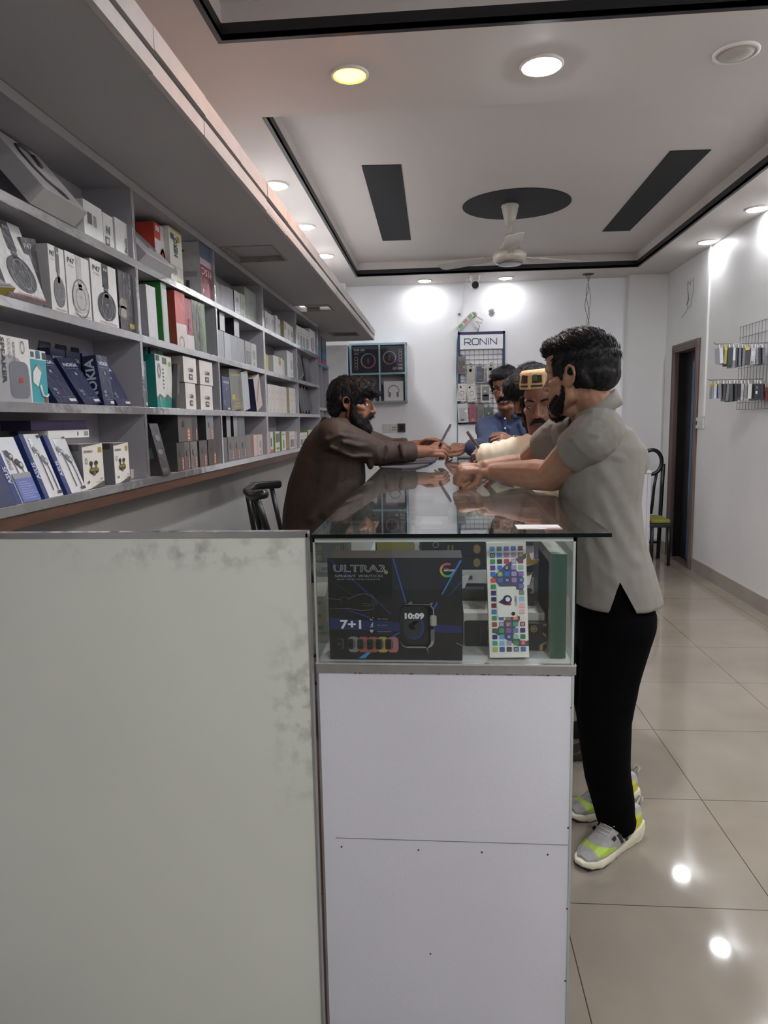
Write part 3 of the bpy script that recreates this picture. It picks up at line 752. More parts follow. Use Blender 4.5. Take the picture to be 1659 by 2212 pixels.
for k, (a, c, t, u_, cc, n_) in enumerate(GY):
    b = sbox(3, a, c, t, cc, d=.10, side='3b3a3a', h=hg, wrap=(k in (1, 2))); drone_art(b)
    b.done('gadget_box', '%s dark box from the left in the lower layer, second bay bottom shelf' % n_, group='dark grey boxes with an orange strip')
for k, (a, c, t, cc, l) in enumerate(((386, 416, 898, '5c5a57', 'biggest dark box of the upper layer, second bay bottom shelf'), (416, 428, 899, '4b4a4c', 'black box in the middle of the upper layer, second bay bottom shelf'), (446, 462, 898, '77747a', 'wrapped silver grey box at the right of the upper layer, second bay bottom shelf'))):
    b = sbox(3, a, c, t, cc, d=.10, side='3a393a', z=ROWZ[3] + hg + .003, wrap=(k == 2), h=.115 - .004 * k); drone_art(b)
    b.done('gadget_box', l, group='dark grey boxes with an orange strip')

# ---- remaining bays: rows of small cartons (columns px0, px1, top line)
def row(bay, r, items, noun, name, cat='box', z=None, h=None, inset=.02, d=.09, extra='', group=None):
    n = len(items)
    for k, it in enumerate(items):
        a, c, t, col = it[:4]; kw = it[4] if len(it) > 4 else {}
        art = kw.get('art'); kk = {q: v for q, v in kw.items() if q in ('lean', 'tilt', 'side', 'wrap', 'yaw', 'inset', 'd')}
        kk.setdefault('inset', inset); kk.setdefault('d', d)
        b = sbox(r, a, c, t, col, z=z, h=h if 'h' not in kw else kw['h'], **kk)
        if art: art(b)
        pos = 'single' if n == 1 else (ORD[k] + (' of %d' % n if False else ''))
        l = kw.get('label') or '%s %s from the left%s, %s shelf, %s bay' % (pos, kw.get('noun', noun), extra, ROWN[r], BAYN[bay])
        b.done(kw.get('name', name), l, cat, group or '%s on the %s shelf of the %s bay' % (name.replace('_', ' ') + 'es', ROWN[r], BAYN[bay]))
def a_logo(b): b.r(.3, .7, .55, .75, '8a8a8c').r(.25, .75, .2, .25, 'a5a5a6')
def a_win(b): b.r(.15, .85, .1, .6, '77797c').up().r(.3, .7, .15, .55, '8e9094'); b.r(.2, .8, .68, .74, 'b09a88')
def a_slim(b): b.r(.25, .75, .35, .7, '9a9a9b').o(.5, .15, .12, '8a8a8b')
def a_dot(b): b.o(.5, .5, .12, '9c958f', rz=.03).r(.35, .6, .68, .8, 'b9b2ab').r(.4, .7, .07, .11, 'a59e97')
def a_gold(b): b.r(.15, .95, .06, .1, 'a98c30').up().r(.1, .9, .83, .86, 'a99636').r(.1, .35, .27, .38, 'c0a43a').r(.1, .95, .25, .265, 'a99636').r(.3, .8, .14, .17, 'b8903c')
def a_yel(b): b.r(.05, .6, .55, .98, 'c5ab45').up().r(.2, .5, .6, .8, '8a8a70')
W1 = 'c9c8c8'
row(2, 0, [(468, 479, 612, '8f8e93', dict(wrap=1)), (479, 490, 617, '97969b', dict(wrap=1)), (490, 505, 622, '9a999d', dict(wrap=1)), (507, 520, 630, 'd0d0d2', dict(wrap=1, side='26262a', art=a_logo)), (521, 530, 636, 'bcbcba', dict(wrap=1, art=a_slim))], 'silvery wrapped box', 'wrapped_box')
b = sbox(0, 530, 555, 627, '8c9186', d=.07, wrap=True, inset=.03); b.o(.5, .6, .12, '6a7478', rz=.06).r(.3, .7, .2, .4, '7c8388'); b.done('wrapped_box', 'tallest greenish wrapped box by the divider, top shelf, third bay')
hz = z_on(729, -1.012, y_on(520, -1.012, 1.72)) - ROWZ[1]
row(2, 1, [(473, 485, 722, '9fa0a4', dict(wrap=1)), (486, 500, 726, 'b4b6ba', dict(wrap=1)), (500, 514, 731, '9c9da1', dict(wrap=1)), (514, 529, 737, '97989b', dict(wrap=1)), (531, 543, 741, 'aaaaaa', dict(art=a_win)), (544, 555, 745, 'bdbbb8', dict(art=a_slim))], 'grey wrapped box', 'wrapped_box', h=hz * .98, extra=' in the lower layer')
row(2, 1, [(475, 486, 676, 'c3c4c7', dict(wrap=1, side='202024', label='white fronted box on the left of the upper layer, second shelf, third bay')), (506, 517, 688, 'b9babd', dict(wrap=1, side='1e1f24', label='box with a wide black side in the upper layer, second shelf, third bay'))], 'box', 'wrapped_box', z=ROWZ[1] + hz + .002, h=.085)
b = sbox(2, 482, 498, 814, '3c4163', d=.06, wrap=True, inset=.01); phone_box(b); b.done('phone_box', 'navy phone box at the left, third shelf, third bay')
b = sbox(2, 500, 526, 800, '77756c', d=.06, wrap=True, inset=.03, lean=-4); a_gold(b); b.done('cable_box', 'wide grey box with gold bands, third shelf, third bay')
b = sbox(2, 527, 541, 806, 'b7b9bd', d=.05, wrap=True, inset=.02, lean=-8); b.done('wrapped_box', 'glossy silver box beside the gold banded one, third shelf, third bay')
b = sbox(2, 555, 568, 818, 'c3b3a9', d=.05, inset=.01, lean=-17, side='262a4c'); b.p([(.1, .3), (.9, .9), (.9, .8), (.2, .2)], '9c8478'); b.done('phone_box', 'cream fronted box with a navy side leaning left, third shelf, third bay')
hq = z_on(944, -1.012, y_on(510, -1.012, 1.25)) - ROWZ[3]
row(2, 3, [(484, 492, 946, '6a686a'), (494, 507, 944, '737374', dict(art=drone_art)), (507, 520, 943, '747476', dict(art=drone_art)), (520, 533, 941, '77787a', dict(art=drone_art)), (533, 543, 940, '808082'), (549, 557, 939, 'c8b4ac', dict(side='b89d94')), (558, 568, 938, 'c2b9b4', dict(art=a_slim))], 'small box', 'gadget_box', h=hq, extra=' in the lower layer')
row(2, 3, [(490, 499, 896, '939395', dict(side='1c1c20')), (505, 514, 897, '8f9092', dict(side='1c1c20')), (515, 529, 898, '707377')], 'slim box', 'gadget_box', z=ROWZ[3] + hq + .002, h=.112, extra=' in the upper layer')
# fourth bay
row(3, 0, [(574, 579, 672, W1, dict(art=a_slim)), (579, 583, 676, W1), (583, 588, 679, 'd2d1cf'), (588, 592, 682, W1, dict(art=a_logo)), (596, 601, 682, 'd0cfcc'), (601, 606, 690, W1, dict(art=a_logo)), (614, 621, 695, 'cfcfcf', dict(art=a_yel, side='aaa48c')), (621, 627, 700, 'cccbc9', dict(art=a_slim)), (627, 634, 705, 'cfcdc6', dict(art=a_slim))], 'slim white box', 'charger_box')
row(3, 1, [(575, 580, 766, 'c9b96a', dict(noun='yellow topped box')), (591, 602, 769, 'd0d2cf', dict(side='aeadaa')), (602, 611, 773, 'd2d2cf', dict(art=a_yel)), (611, 615, 778, 'bdbcb8'), (621, 627, 758, 'd0cfcc', dict(side='a8a6a6', noun='tall white box')), (627, 634, 762, 'cfcecb', dict(noun='tall white box', art=a_slim))], 'white box', 'charger_box')
row(3, 2, [(580, 587, 830, 'd2cac4', dict(art=a_dot)), (587, 596, 831, 'd0c8c2', dict(art=a_dot)), (596, 604, 833, 'd3ccc6', dict(art=a_dot)), (604, 612, 835, 'cfc8c2', dict(art=a_dot)), (612, 620, 836, 'd0cac3', dict(art=a_dot)), (626, 634, 838, 'd2ccc5', dict(art=a_dot, side='b5a68c')), (634, 641, 840, 'd0cac4', dict(art=a_dot))], 'upright cream box', 'power_bank_box')
def a_green(b): b.r(.1, .95, .45, .9, '6f7276').up().r(.2, .9, .1, .2, '77757a'); b.sr(0, 1, 0, 1, '6d9a3c')
def a_fig(b): b.r(.3, .6, .1, .55, '77726e').r(.1, .8, .8, .88, '9a948c'); b.sr(0, 1, 0, 1, '6d9a3c')
def a_win2(b): b.r(.15, .92, .1, .55, '8b8c90').up().r(.2, .5, .12, .5, '6f7074'); b.r(.1, .9, .7, .76, 'c3a99c')
row(3, 3, [(585, 591, 933, 'cdcbc9', dict(noun='tall white box', art=lambda b: b.r(0, 1, 0, .15, 'c0504a').r(.1, .5, .3, .7, '55555c'))), (595, 605, 932, 'd3d1cc', dict(art=a_green, noun='white box with a grey window')), (609, 618, 932, 'd5d2cc', dict(art=a_fig)), (626, 637, 932, 'd4d0cb', dict(art=a_win2, side='b3a48e')), (640, 646, 932, 'd2cfcb', dict(art=a_win2))], 'white box', 'cable_box')
# farthest bay
row(4, 0, [(642, 648, 704, 'cfcfce', dict(art=a_slim)), (648, 654, 707, 'cbcbca', dict(art=a_win)), (654, 660, 710, 'd0d0cf', dict(art=a_win)), (660, 668, 714, 'cdcdcc', dict(art=a_win)), (669, 683, 714, 'd6d6d8', dict(noun='broad white box with an oval window', art=lambda b: b.o(.45, .4, .28, '6c6e78', rz=.3).up().o(.45, .4, .2, '9aa0b0', rz=.25)))], 'white hanging box', 'cable_box')
row(4, 3, [(649, 656, 935, 'd3d1cc', dict(art=a_win2)), (657, 664, 934, 'd4d2cd', dict(art=a_win2)), (666, 672, 929, 'bcc8a8', dict(side='5f8f3a')), (673, 679, 929, 'd0d4c4', dict(art=a_slim)), (680, 688, 928, 'cfd3c6', dict(art=a_slim))], 'white or green box', 'cable_box')
def pouch(r, a, c, t, col, lean, label, inset=.03, d=.02):
    b = sbox(r, a, c, t, col, d=d, wrap=True, inset=inset, lean=lean, tilt=6); b.r(.1, .9, .1, .8, '2c2c30').up().r(.2, .45, .2, .75, '54555a')
    b.done('case_pouch', label, 'pouch', 'black pouches in the farthest bay')
pouch(1, 648, 659, 768, '77787c', -16, 'shiny silver black pouch at the left, second shelf, farthest bay')
pouch(1, 661, 674, 774, '3a3a3f', -3, 'black pouch with a rounded top, second shelf, farthest bay')
for k, n_ in enumerate(('first', 'second', 'third', 'fourth')):
    pouch(2, 652 + 6 * k, 659 + 6 * k, 838 + 2 * k, '35353a' if k != 1 else '55565b', -20, n_ + ' black pouch leaning left, third shelf, farthest bay', inset=.02 + .01 * k)
b = sbox(2, 646, 654, 838, '7a2f34', d=.03, inset=.08, h=.15); b.done('case_pouch', 'dark red topped pouch at the back, third shelf, farthest bay', 'pouch')

# ---- lower shelf unit beyond, with red and blue boxes on top
M_blue = mat('4f7f9c', .4, vary=.1)
un = empty('shelf_unit', 'narrow lower shelf unit with a blue top edge past the wall shelving', 'shelf', (-1.1, 6.2, 0))
mb = MB(); mb.box(-1.17, -1.03, 5.86, 5.875, .0, 1.88, M_lam); mb.box(-1.17, -1.03, 6.15, 6.165, .0, 1.88, M_lam); mb.box(-1.17, -1.03, 6.50, 6.515, 0, 1.88, M_lam); mb.build('side_panel', un)
mb = MB(); mb.box(-1.17, -1.16, 5.875, 6.5, 0, 1.88, M_lam); mb.build('back_panel', un)
mb = MB(); mb.box(-1.17, -1.026, 5.86, 6.515, 1.88, 1.905, M_blue); mb.build('top_board', un)
for z in (.3, .8, 1.2, 1.50):
    mb = MB(); mb.box(-1.16, -1.03, 5.875, 6.5, z, z + .02, M_lam); mb.box(-1.03, -1.026, 5.86, 6.515, z - .003, z + .022, M_chr); mb.build('shelf_board', un)
for k, (y, l) in enumerate(((5.90, 'nearer of two red and blue boxes standing on the low shelf unit'), (6.17, 'farther of two red and blue boxes standing on the low shelf unit'))):
    b = Box(frame(y, 1.906, X=-1.03), .24, .10, .245 - .01 * k, '3c5068', side='37465a', top='7d2c34'); b.r(0, 1, .9, 1, '8a2f3a').r(0, 1, 0, .13, '94363f').up().r(.1, .9, .5, .85, '2a333f').r(.1, .9, .2, .4, '3f6a94'); b.r(.78, .92, .92, .97, 'd0c0c0')
    b.done('speaker_box', l, group='red and blue boxes')
for k, (y, dy, l) in enumerate(((5.93, 0.0, 'nearer dark slim packet leaning in the low shelf unit'), (6.22, .03, 'farther dark slim packet leaning in the low shelf unit'))):
    b = Box(frame(y, 1.522, X=-1.06, lean=-6, w=.05), .05, .08, .25, '2b2a30'); b.done('slim_packet', l, 'packet', 'dark packets in the low shelf unit')
# ================================================================ glass counter
CZT = 1.1665                                    # upper face of the glass top
CY0, CY1 = 1.42, 4.95
def cxl(y): return -.268 - .013 * (y - CY0)      # left side
def cxr(y): return .275 + .016 * (y - CY0)       # right side of the case
def cxt(y): return .344 + .020 * (y - CY0)       # right edge of the glass top
M_cw = mat('d0ced6', 0.4, vary=.025, scale=4, bump=.08, bscale=100, name='lilac_white_laminate')
M_alu = mat('b4b5b6', 0.3, metal=.85, vary=.1, scale=12, name='aluminium_channel')
M_glass = glassmat('clear_glass', tint=(.97, .985, .975), smudge=.006)
M_gtop = glassmat('counter_glass', tint=(.93, .96, .95), smudge=.012, ior=1.52, boost=.09)
M_gedge = mat('060c0b', .25, vary=.2, spec=.25, name='dark_green_glass_edge')
M_pale = mat('a4aba6', .25, vary=.06, scale=8, name='pale_glass_edge')
M_screw = mat('55565a', .35, .8)
cnt = empty('glass_counter', 'long white shop counter with a glass display case and glass top', 'counter', (0, 2.8, 0))
def slabmb(mb, xl, xr, y0, y1, z0, z1, m):
    p = [(xl(y0), y0), (xr(y0), y0), (xr(y1), y1), (xl(y1), y1)]
    return mb.prism([(a, b, z0) for a, b in p], (0, 0, z1 - z0), m)
mb = MB()
mb.prism([(cxl(CY0) + .004, CY0 + .002, 0), (cxr(CY0) - .004, CY0 + .002, 0), (cxr(CY0) - .004, CY0 + .02, 0), (cxl(CY0) + .004, CY0 + .02, 0)], (0, 0, .868), M_cw)
mb.prism([(cxr(CY0) - .018, CY0 + .02, 0), (cxr(CY0) - .004, CY0 + .02, 0), (cxr(CY1) - .004, CY1, 0), (cxr(CY1) - .018, CY1, 0)], (0, 0, .868), M_cw)
mb.prism([(cxl(CY0) + .004, CY0 + .02, 0), (cxl(CY0) + .018, CY0 + .02, 0), (cxl(CY1) + .018, CY1, 0), (cxl(CY1) + .004, CY1, 0)], (0, 0, .868), M_cw)
mb.box(cxl(CY1) + .02, cxr(CY1) - .02, CY1 - .02, CY1, 0, .868, M_cw)
base = mb.build('base_cabinet', cnt)
# joint across the front board, with screws, and the corner trim
mb = MB(); mb.box(cxl(CY0) + .03, cxr(CY0) - .006, CY0 + .0012, CY0 + .003, .4815, .4827, mat('77767c', .6)); mb.build('panel_joint', base)
for (px, py) in ((738, 1829), (904, 1836), (1041, 1841), (1183, 1846), (1234, 1529), (1227, 1788), (1225, 1963), (1221, 2119), (930, 2060)):
    q = at(px, py, CY0 + .002); m = MB(Matrix.Translation(q) @ Matrix.Rotation(math.radians(90), 4, 'X')); m.lathe([(.0022, 0), (.0018, .0012)], M_screw, 10); m.build('screw', base)
mb = MB()
mb.box(cxr(CY0) - .004, cxr(CY0) + .001, CY0, CY0 + .012, 0, .868, M_pale); mb.build('corner_trim', cnt)
mb = MB(); mb.box(cxl(CY0) - .001, cxl(CY0) + .004, CY0, CY0 + .012, 0, .868, M_alu); mb.build('corner_trim', cnt)
mb = MB(); slabmb(mb, lambda y: cxl(y) + .002, lambda y: cxr(y) - .002, CY0 + .004, CY1, .868, .888, mat('bdbec0', .35, vary=.05, scale=5)); mb.build('case_floor', cnt)
mb = MB()
mb.box(cxl(CY0) - .001, cxr(CY0) + .004, CY0 - .003, CY0 + .003, .866, .889, M_alu, .001)
mb.box(cxl(CY0) - .001, cxr(CY0) + .004, CY0 - .0045, CY0 - .003, .885, .889, M_chr)
mb.prism([(cxr(CY0) - .001, CY0, .866), (cxr(CY0) + .004, CY0, .866), (cxr(CY1) + .004, CY1, .866), (cxr(CY1) - .001, CY1, .866)], (0, 0, .023), M_alu)
mb.build('case_rail', cnt)
# chewed glue line under the rail
mb = MB(); gm = mat('6a5038', .8, vary=.3)
for k in range(70):
    x = cxl(CY0) + .02 + rnd.random() * .50; a = rnd.uniform(.001, .004); mb.box(x, x + a, CY0 + .0008, CY0 + .0022, .8655 - rnd.uniform(.0008, .003), .8665, gm)
mb.build('glue_line', cnt)
g0, g1 = .888, 1.158
mb = MB(); mb.box(cxl(CY0) + .004, cxr(CY0) - .004, CY0, CY0 + .004, g0, g1 - .006, M_glass); mb.build('front_pane', cnt)
mb = MB(); mb.prism([(cxr(CY0) - .005, CY0 + .006, g0), (cxr(CY0), CY0 + .006, g0), (cxr(CY1), CY1, g0), (cxr(CY1) - .005, CY1, g0)], (0, 0, g1 - g0), M_glass); mb.build('side_pane', cnt)
mb = MB()
mb.box(cxr(CY0) - .006, cxr(CY0) - .001, CY0 - .0005, CY0 + .006, g0, g1, M_pale); mb.box(cxr(CY0) - .001, cxr(CY0) + .002, CY0 - .0005, CY0 + .006, g0, g1, M_gedge)
mb.box(cxl(CY0), cxl(CY0) + .004, CY0 - .0005, CY0 + .006, g0, g1, M_pale)
mb.box(cxl(CY0), cxr(CY0), CY0 - .0005, CY0 + .006, g1 - .009, g1, M_pale)
mb.build('pane_edge', cnt)
mb = MB(); mb.prism([(cxl(CY0), CY0 + .006, g0), (cxl(CY0) + .005, CY0 + .006, g0), (cxl(CY1) + .005, CY1, g0), (cxl(CY1), CY1, g0)], (0, 0, g1 - g0), glassmat('dusty_glass', smudge=.08)); mb.build('side_pane', cnt)
mb = MB()
for x_, w_ in ((cxr, -.012), (cxl, .0)):
    for o_ in (0, .008): mb.prism([(x_(CY0) + w_ + o_, CY0 + .006, g1 - .012), (x_(CY0) + w_ + o_ + .0035, CY0 + .006, g1 - .012), (x_(CY1) + w_ + o_ + .0035, CY1, g1 - .012), (x_(CY1) + w_ + o_, CY1, g1 - .012)], (0, 0, .0115), M_alu)
mb.build('top_rail', cnt)
SEAM = 4.05
tp = MB()
ga, gb, gc = 3.10, 3.104, 0
p = [(cxl(CY0) - .002, CY0 - .006), (cxt(CY0), CY0 - .006), (cxt(CY1), CY1), (cxl(CY1) - .002, CY1)]
tp.poly([(a, b, CZT) for a, b in p], M_gtop); tp.poly([(a, b, CZT - .008) for a, b in reversed(p)], M_gtop)
top = tp.build('glass_top', cnt)
mb = MB(); n = len(p)
for i in range(n):
    a, b = p[i], p[(i+1) % n]; mb.poly([(a[0], a[1], CZT - .0081), (b[0], b[1], CZT - .0081), (b[0], b[1], CZT + .0001), (a[0], a[1], CZT + .0001)], M_gedge)
mb.build('glass_edge', top)
mb = MB(); mb.box(cxl(SEAM) - .001, cxt(SEAM), SEAM - .0015, SEAM + .0015, CZT - .0005, CZT + .0006, mat('4a524e', .4)); mb.build('glass_seam', top)
# tall white return panel at the left
M_pan = mat('b3b4aa', 0.45, vary=.05, scale=3, name='white_return_panel')
def panel_material():
    m = mat('d3d4ca', .42, vary=.03, scale=2.2, bump=.05, name='stained_white_panel').copy()
    nt = m.node_tree; b = nt.nodes['Principled BSDF']; l = b.inputs['Base Color'].links[0]; src = l.from_socket
    tc = nt.nodes.new('ShaderNodeTexCoord'); n = nt.nodes.new('ShaderNodeTexNoise'); n.inputs['Scale'].default_value = 32; n.inputs['Detail'].default_value = 8
    nt.links.new(tc.outputs['Object'], n.inputs['Vector'])
    sp = nt.nodes.new('ShaderNodeSeparateXYZ'); nt.links.new(tc.outputs['Object'], sp.inputs[0])
    def band(sock, c, wdt):
        a = nt.nodes.new('ShaderNodeMath'); a.operation = 'SUBTRACT'; a.inputs[1].default_value = c; nt.links.new(sock, a.inputs[0])
        q = nt.nodes.new('ShaderNodeMath'); q.operation = 'ABSOLUTE'; nt.links.new(a.outputs[0], q.inputs[0])
        r = nt.nodes.new('ShaderNodeMapRange'); r.inputs[1].default_value = 0; r.inputs[2].default_value = wdt; r.inputs[3].default_value = 1; r.inputs[4].default_value = 0; nt.links.new(q.outputs[0], r.inputs[0])
        return r.outputs[0]
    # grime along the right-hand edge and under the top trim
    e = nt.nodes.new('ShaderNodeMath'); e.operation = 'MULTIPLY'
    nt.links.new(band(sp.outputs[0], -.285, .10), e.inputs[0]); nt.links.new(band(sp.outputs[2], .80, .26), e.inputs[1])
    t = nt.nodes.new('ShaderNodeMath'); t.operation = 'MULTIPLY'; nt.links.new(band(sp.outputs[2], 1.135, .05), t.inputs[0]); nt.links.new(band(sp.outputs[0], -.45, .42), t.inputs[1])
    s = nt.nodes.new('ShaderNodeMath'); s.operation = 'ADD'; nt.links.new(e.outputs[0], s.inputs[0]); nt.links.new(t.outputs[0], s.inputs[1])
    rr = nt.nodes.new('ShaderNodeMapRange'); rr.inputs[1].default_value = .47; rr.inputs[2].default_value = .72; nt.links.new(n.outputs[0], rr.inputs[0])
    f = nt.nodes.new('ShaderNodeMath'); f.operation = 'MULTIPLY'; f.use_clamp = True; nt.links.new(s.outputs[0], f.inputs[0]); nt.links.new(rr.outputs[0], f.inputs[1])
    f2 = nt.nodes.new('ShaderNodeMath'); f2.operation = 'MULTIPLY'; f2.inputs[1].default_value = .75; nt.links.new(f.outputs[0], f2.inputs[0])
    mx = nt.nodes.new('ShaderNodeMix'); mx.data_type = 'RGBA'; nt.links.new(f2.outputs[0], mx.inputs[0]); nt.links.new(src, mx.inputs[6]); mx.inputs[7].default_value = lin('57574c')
    nt.links.new(mx.outputs[2], b.inputs['Base Color']); return m
pan = empty('counter_return', 'tall stained white counter panel closing off the left side', 'counter panel', (-.7, 1.40, 0))
mb = MB(); mb.box(-1.172, -.276, 1.385, 1.405, 0, 1.172, panel_material()); mb.build('panel_board', pan)
mb = MB(); mb.box(-1.172, -.2715, 1.3835, 1.4065, 1.172, 1.178, M_chr, .001); mb.box(-1.172, -.2715, 1.3825, 1.385, 1.166, 1.178, M_alu); mb.box(-.276, -.2712, 1.3825, 1.4065, 0, 1.174, M_alu); mb.build('metal_trim', pan)

# ---------------------------------------------------------------- what lies in the case
FZ = .8895
def cframe(X0, Y, z=FZ, yaw=0, tilt=0, roll=0):
    return Matrix.Translation((X0, Y, z)) @ Matrix.Rotation(math.radians(yaw), 4, 'Z') @ Matrix.Rotation(math.radians(-tilt), 4, 'X') @ Matrix.Rotation(math.radians(roll), 4, 'Y')
# smart watch box
Yw = 1.437
A = at(713, 1417, Yw); Bq = at(999, 1419, Yw); tpz = at(856, 1205, Yw).z
ww = Bq.x - A.x; wh = tpz - FZ
b = Box(cframe(A.x, Yw), ww, .085, wh, '080a0e', side='0d1014', top='1b1e22')
def W(x, y): return ((x - 115) / 1445.0, 1 - (y - 262) / 1093.0)       # print layout -> face fractions
b.p([W(125, 905), W(1555, 985), W(1555, 1060), W(125, 1030)], '14275a')
b.p([W(820, 270), W(835, 270), W(965, 740), W(948, 740)], '2c4f9c').p([W(1535, 290), W(1558, 290), W(1350, 650), W(1338, 645)], '3a76b8').p([W(130, 275), W(150, 275), W(560, 640), W(540, 640)], '20306a')
b.p([W(425, 1345), W(500, 1345), W(610, 1240), W(575, 1240)], '3d86b8').p([W(560, 640), W(580, 640), W(800, 860), W(780, 860)], '24356f').p([W(1550, 510), W(1555, 520), W(1415, 670), W(1410, 665)], '23407c').p([W(130, 495), W(380, 655), W(380, 660), W(130, 500)], '343d4a').p([W(300, 810), W(560, 890), W(550, 905), W(300, 815)], '1c3a86').p([W(800, 1100), W(890, 1050), W(890, 1065), W(815, 1108)], '2a52a4').p([W(1240, 800), W(1290, 730), W(1300, 740), W(1250, 830)], '2a52a4').p([W(1495, 1165), W(1555, 1195), W(1555, 1200), W(1495, 1172)], '8fa4c0')
b.up()
wx, wz = W(180, 412); b.t('ULTRA3', wx, wz, .072, 'c9cbcc', .018, width=.385)
b.up().t('ULTRA3', wx + .0035, wz + .003, .066, '14171b', -.012, width=.378)
b.t('S/M/A/R/T  W/A/T/C/H', W(195, 465)[0], W(195, 465)[1], .024, 'a9abad', 0, width=.355)
b.t('sports l sturdy l clarity l waterproof', W(215, 497)[0], W(215, 497)[1], .018, '9a9c9e', 0, width=.325)
b.o(*W(748, 412), .015, '8d8a62')
for q, cc in enumerate(('a8486a', 'b8524a', 'c08a3c', 'a9a03a', '6fa03f', '3f9a60', '3f8fa0')):
    b.ringo(*W(1402, 390), .038, .055, cc, a0=math.radians(60 + 40*q), a1=math.radians(100 + 40*q))
b.t('AMOLED', W(1362, 403)[0], W(1362, 403)[1], .02, 'd5d5d6', .03, width=.085); b.t('Retina', W(1364, 376)[0], W(1364, 376)[1], .010, '8f8f90', 0, width=.035)
b.t('7+1', W(240, 1022)[0], W(240, 1022)[1], .09, 'd3d6d8', .03, width=.158)
for q, tx in enumerate(('Make Calling', 'Sport Mode', 'Health Heartbeat')):
    zz = 920 + 67*q
    b.t(tx, *W(643, zz), .013, 'a9abae', .0, width=(.08, .072, .105)[q]); b.r(W(640, 0)[0], W(803, 0)[0], W(0, zz + 20)[1], W(0, zz + 17)[1], '4d5058')
# phone, runner and heart marks
b.ringo(W(585, 0)[0], W(0, 905)[1], .011, .016, 'c9cbcc', a0=math.radians(170), a1=math.radians(300)); b.ringo(W(590, 0)[0], W(0, 905)[1], .006, .009, 'c9cbcc', a0=math.radians(-20), a1=math.radians(80))
b.o(*W(593, 958), .0045, 'c9cbcc').p([W(575, 970), W(592, 966), W(598, 980), W(582, 992)], 'c9cbcc').p([W(582, 990), W(590, 988), W(572, 1002), W(560, 1000)], 'c9cbcc').p([W(588, 985), W(598, 998), W(594, 1002), W(582, 990)], 'c9cbcc')
hx, hz_ = W(580, 1040); b.o(hx - .006, hz_, .0075, 'c9cbcc').o(hx + .006, hz_, .0075, 'c9cbcc').p([(hx - .0125, hz_ - .004), (hx + .0125, hz_ - .004), (hx, hz_ - .022)], 'c9cbcc')
# outline of an arm wearing a watch
arm = [W(118, 695), W(240, 705), W(330, 700), W(430, 655), W(520, 640), W(590, 670), W(650, 755), W(630, 765), W(580, 700), W(600, 770), W(615, 800), W(560, 815), W(470, 822), W(330, 800), W(118, 808)]
yy = -.003
b.m.tube([(x*b.w, -.0016, z*b.h) for x, z in arm], .00035, b.ink('8d8f90'), 5)
b.m.tube([(x*b.w, -.0016, z*b.h) for x, z in (W(480, 750), W(530, 745), W(580, 760), W(575, 775), W(490, 770))], .0003, b.ink('77797a'), 5)
b.p([W(248, 680), W(325, 680), W(330, 740), W(250, 745)], '0c0d10').m.tube([(x*b.w, -.002, z*b.h) for x, z in (W(248, 680), W(325, 680), W(330, 740), W(250, 745), W(248, 680))], .0003, b.ink('66686a'), 5)
# row of watches in front of coloured straps
def rrect(cx, cz, rx, rz, k=.35, n=5):
    pts = []
    for sx, sz, a0 in ((1, 1, 0), (-1, 1, 90), (-1, -1, 180), (1, -1, 270)):
        for q in range(n):
            a = math.radians(a0 + 90.0*q/(n-1)); pts.append((cx + sx*rx*(1-k) + rx*k*math.cos(a), cz + sz*rz*(1-k) + rz*k*math.sin(a)))
    return pts
for q, (x, cc) in enumerate(((375, '7b7e80'), (485, '9c4a44'), (590, 'a2504a'), (695, 'a8974a'), (805, 'a5656c'))):
    b.p(rrect(*W(x + 5, 1190), .042, .078, .6), cc)
b.up()
for q, x in enumerate((225, 345, 455, 560, 655, 760)):
    b.p(rrect(*W(x + 8, 1183), .027, .054), '6a6c70' if q else '4a4c50'); b.up().p(rrect(*W(x, 1185), .023, .050), '16181c'); b.r(W(x + 42, 0)[0], W(x + 52, 0)[0], W(0, 1225)[1], W(0, 1150)[1], '3a3c3f')
    if q == 0: b.t('10:09', *W(x - 14, 1190), .010, '9a9c9e', 0, width=.018)
    if q == 1: b.o(*W(x - 5, 1195), .009, 'b5b7b9').o(*W(x + 5, 1175), .007, '9a9c9e')
    if q == 2: b.o(*W(x + 6, 1222), .008, 'c9cbcc')
    if q == 3: b.ringo(*W(x, 1190), .013, .017, 'c0a8a0').o(*W(x, 1190), .006, '8d8f90')
    if q == 4: b.o(*W(x, 1180), .010, '4f8f6a')
    if q == 5: b.p([W(x - 18, 1215), W(x - 5, 1160), W(x + 10, 1165), W(x - 4, 1222)], 'b8777c')
    b.lay -= 1
# the large watch
b.up()
b.p(rrect(*W(1075, 985), .128, .215, .38), '8d8f92').p(rrect(*W(1060, 980), .118, .207, .38), '8d8f92')
b.p([W(1205, 760), W(1245, 800), W(1260, 1080), W(1200, 1190), W(1180, 1000)], '55575a')
b.p([W(975, 745), W(1015, 720), W(1030, 735), W(1010, 750)], '77797c').p([W(1190, 760), W(1240, 730), W(1245, 745), W(1220, 775)], '77797c').p([W(945, 1190), W(970, 1230), W(965, 1180)], '66686a').p([W(1160, 1200), W(1200, 1290), W(1185, 1215), W(1215, 1180), W(1200, 1165)], '77797c')
b.up().p(rrect(*W(1042, 978), .104, .190, .38), '0b0d11'); b.p(rrect(*W(1250, 925), .024, .052), 'a5a09a').p(rrect(*W(1240, 1083), .013, .058), '77797c'); b.up().p(rrect(*W(1240, 1083), .009, .050), '5d5f62')
for q in range(6): b.r(W(1218, 0)[0], W(1232, 0)[0], W(0, 882 + 18*q)[1], W(0, 876 + 18*q)[1], '3a3a3a')
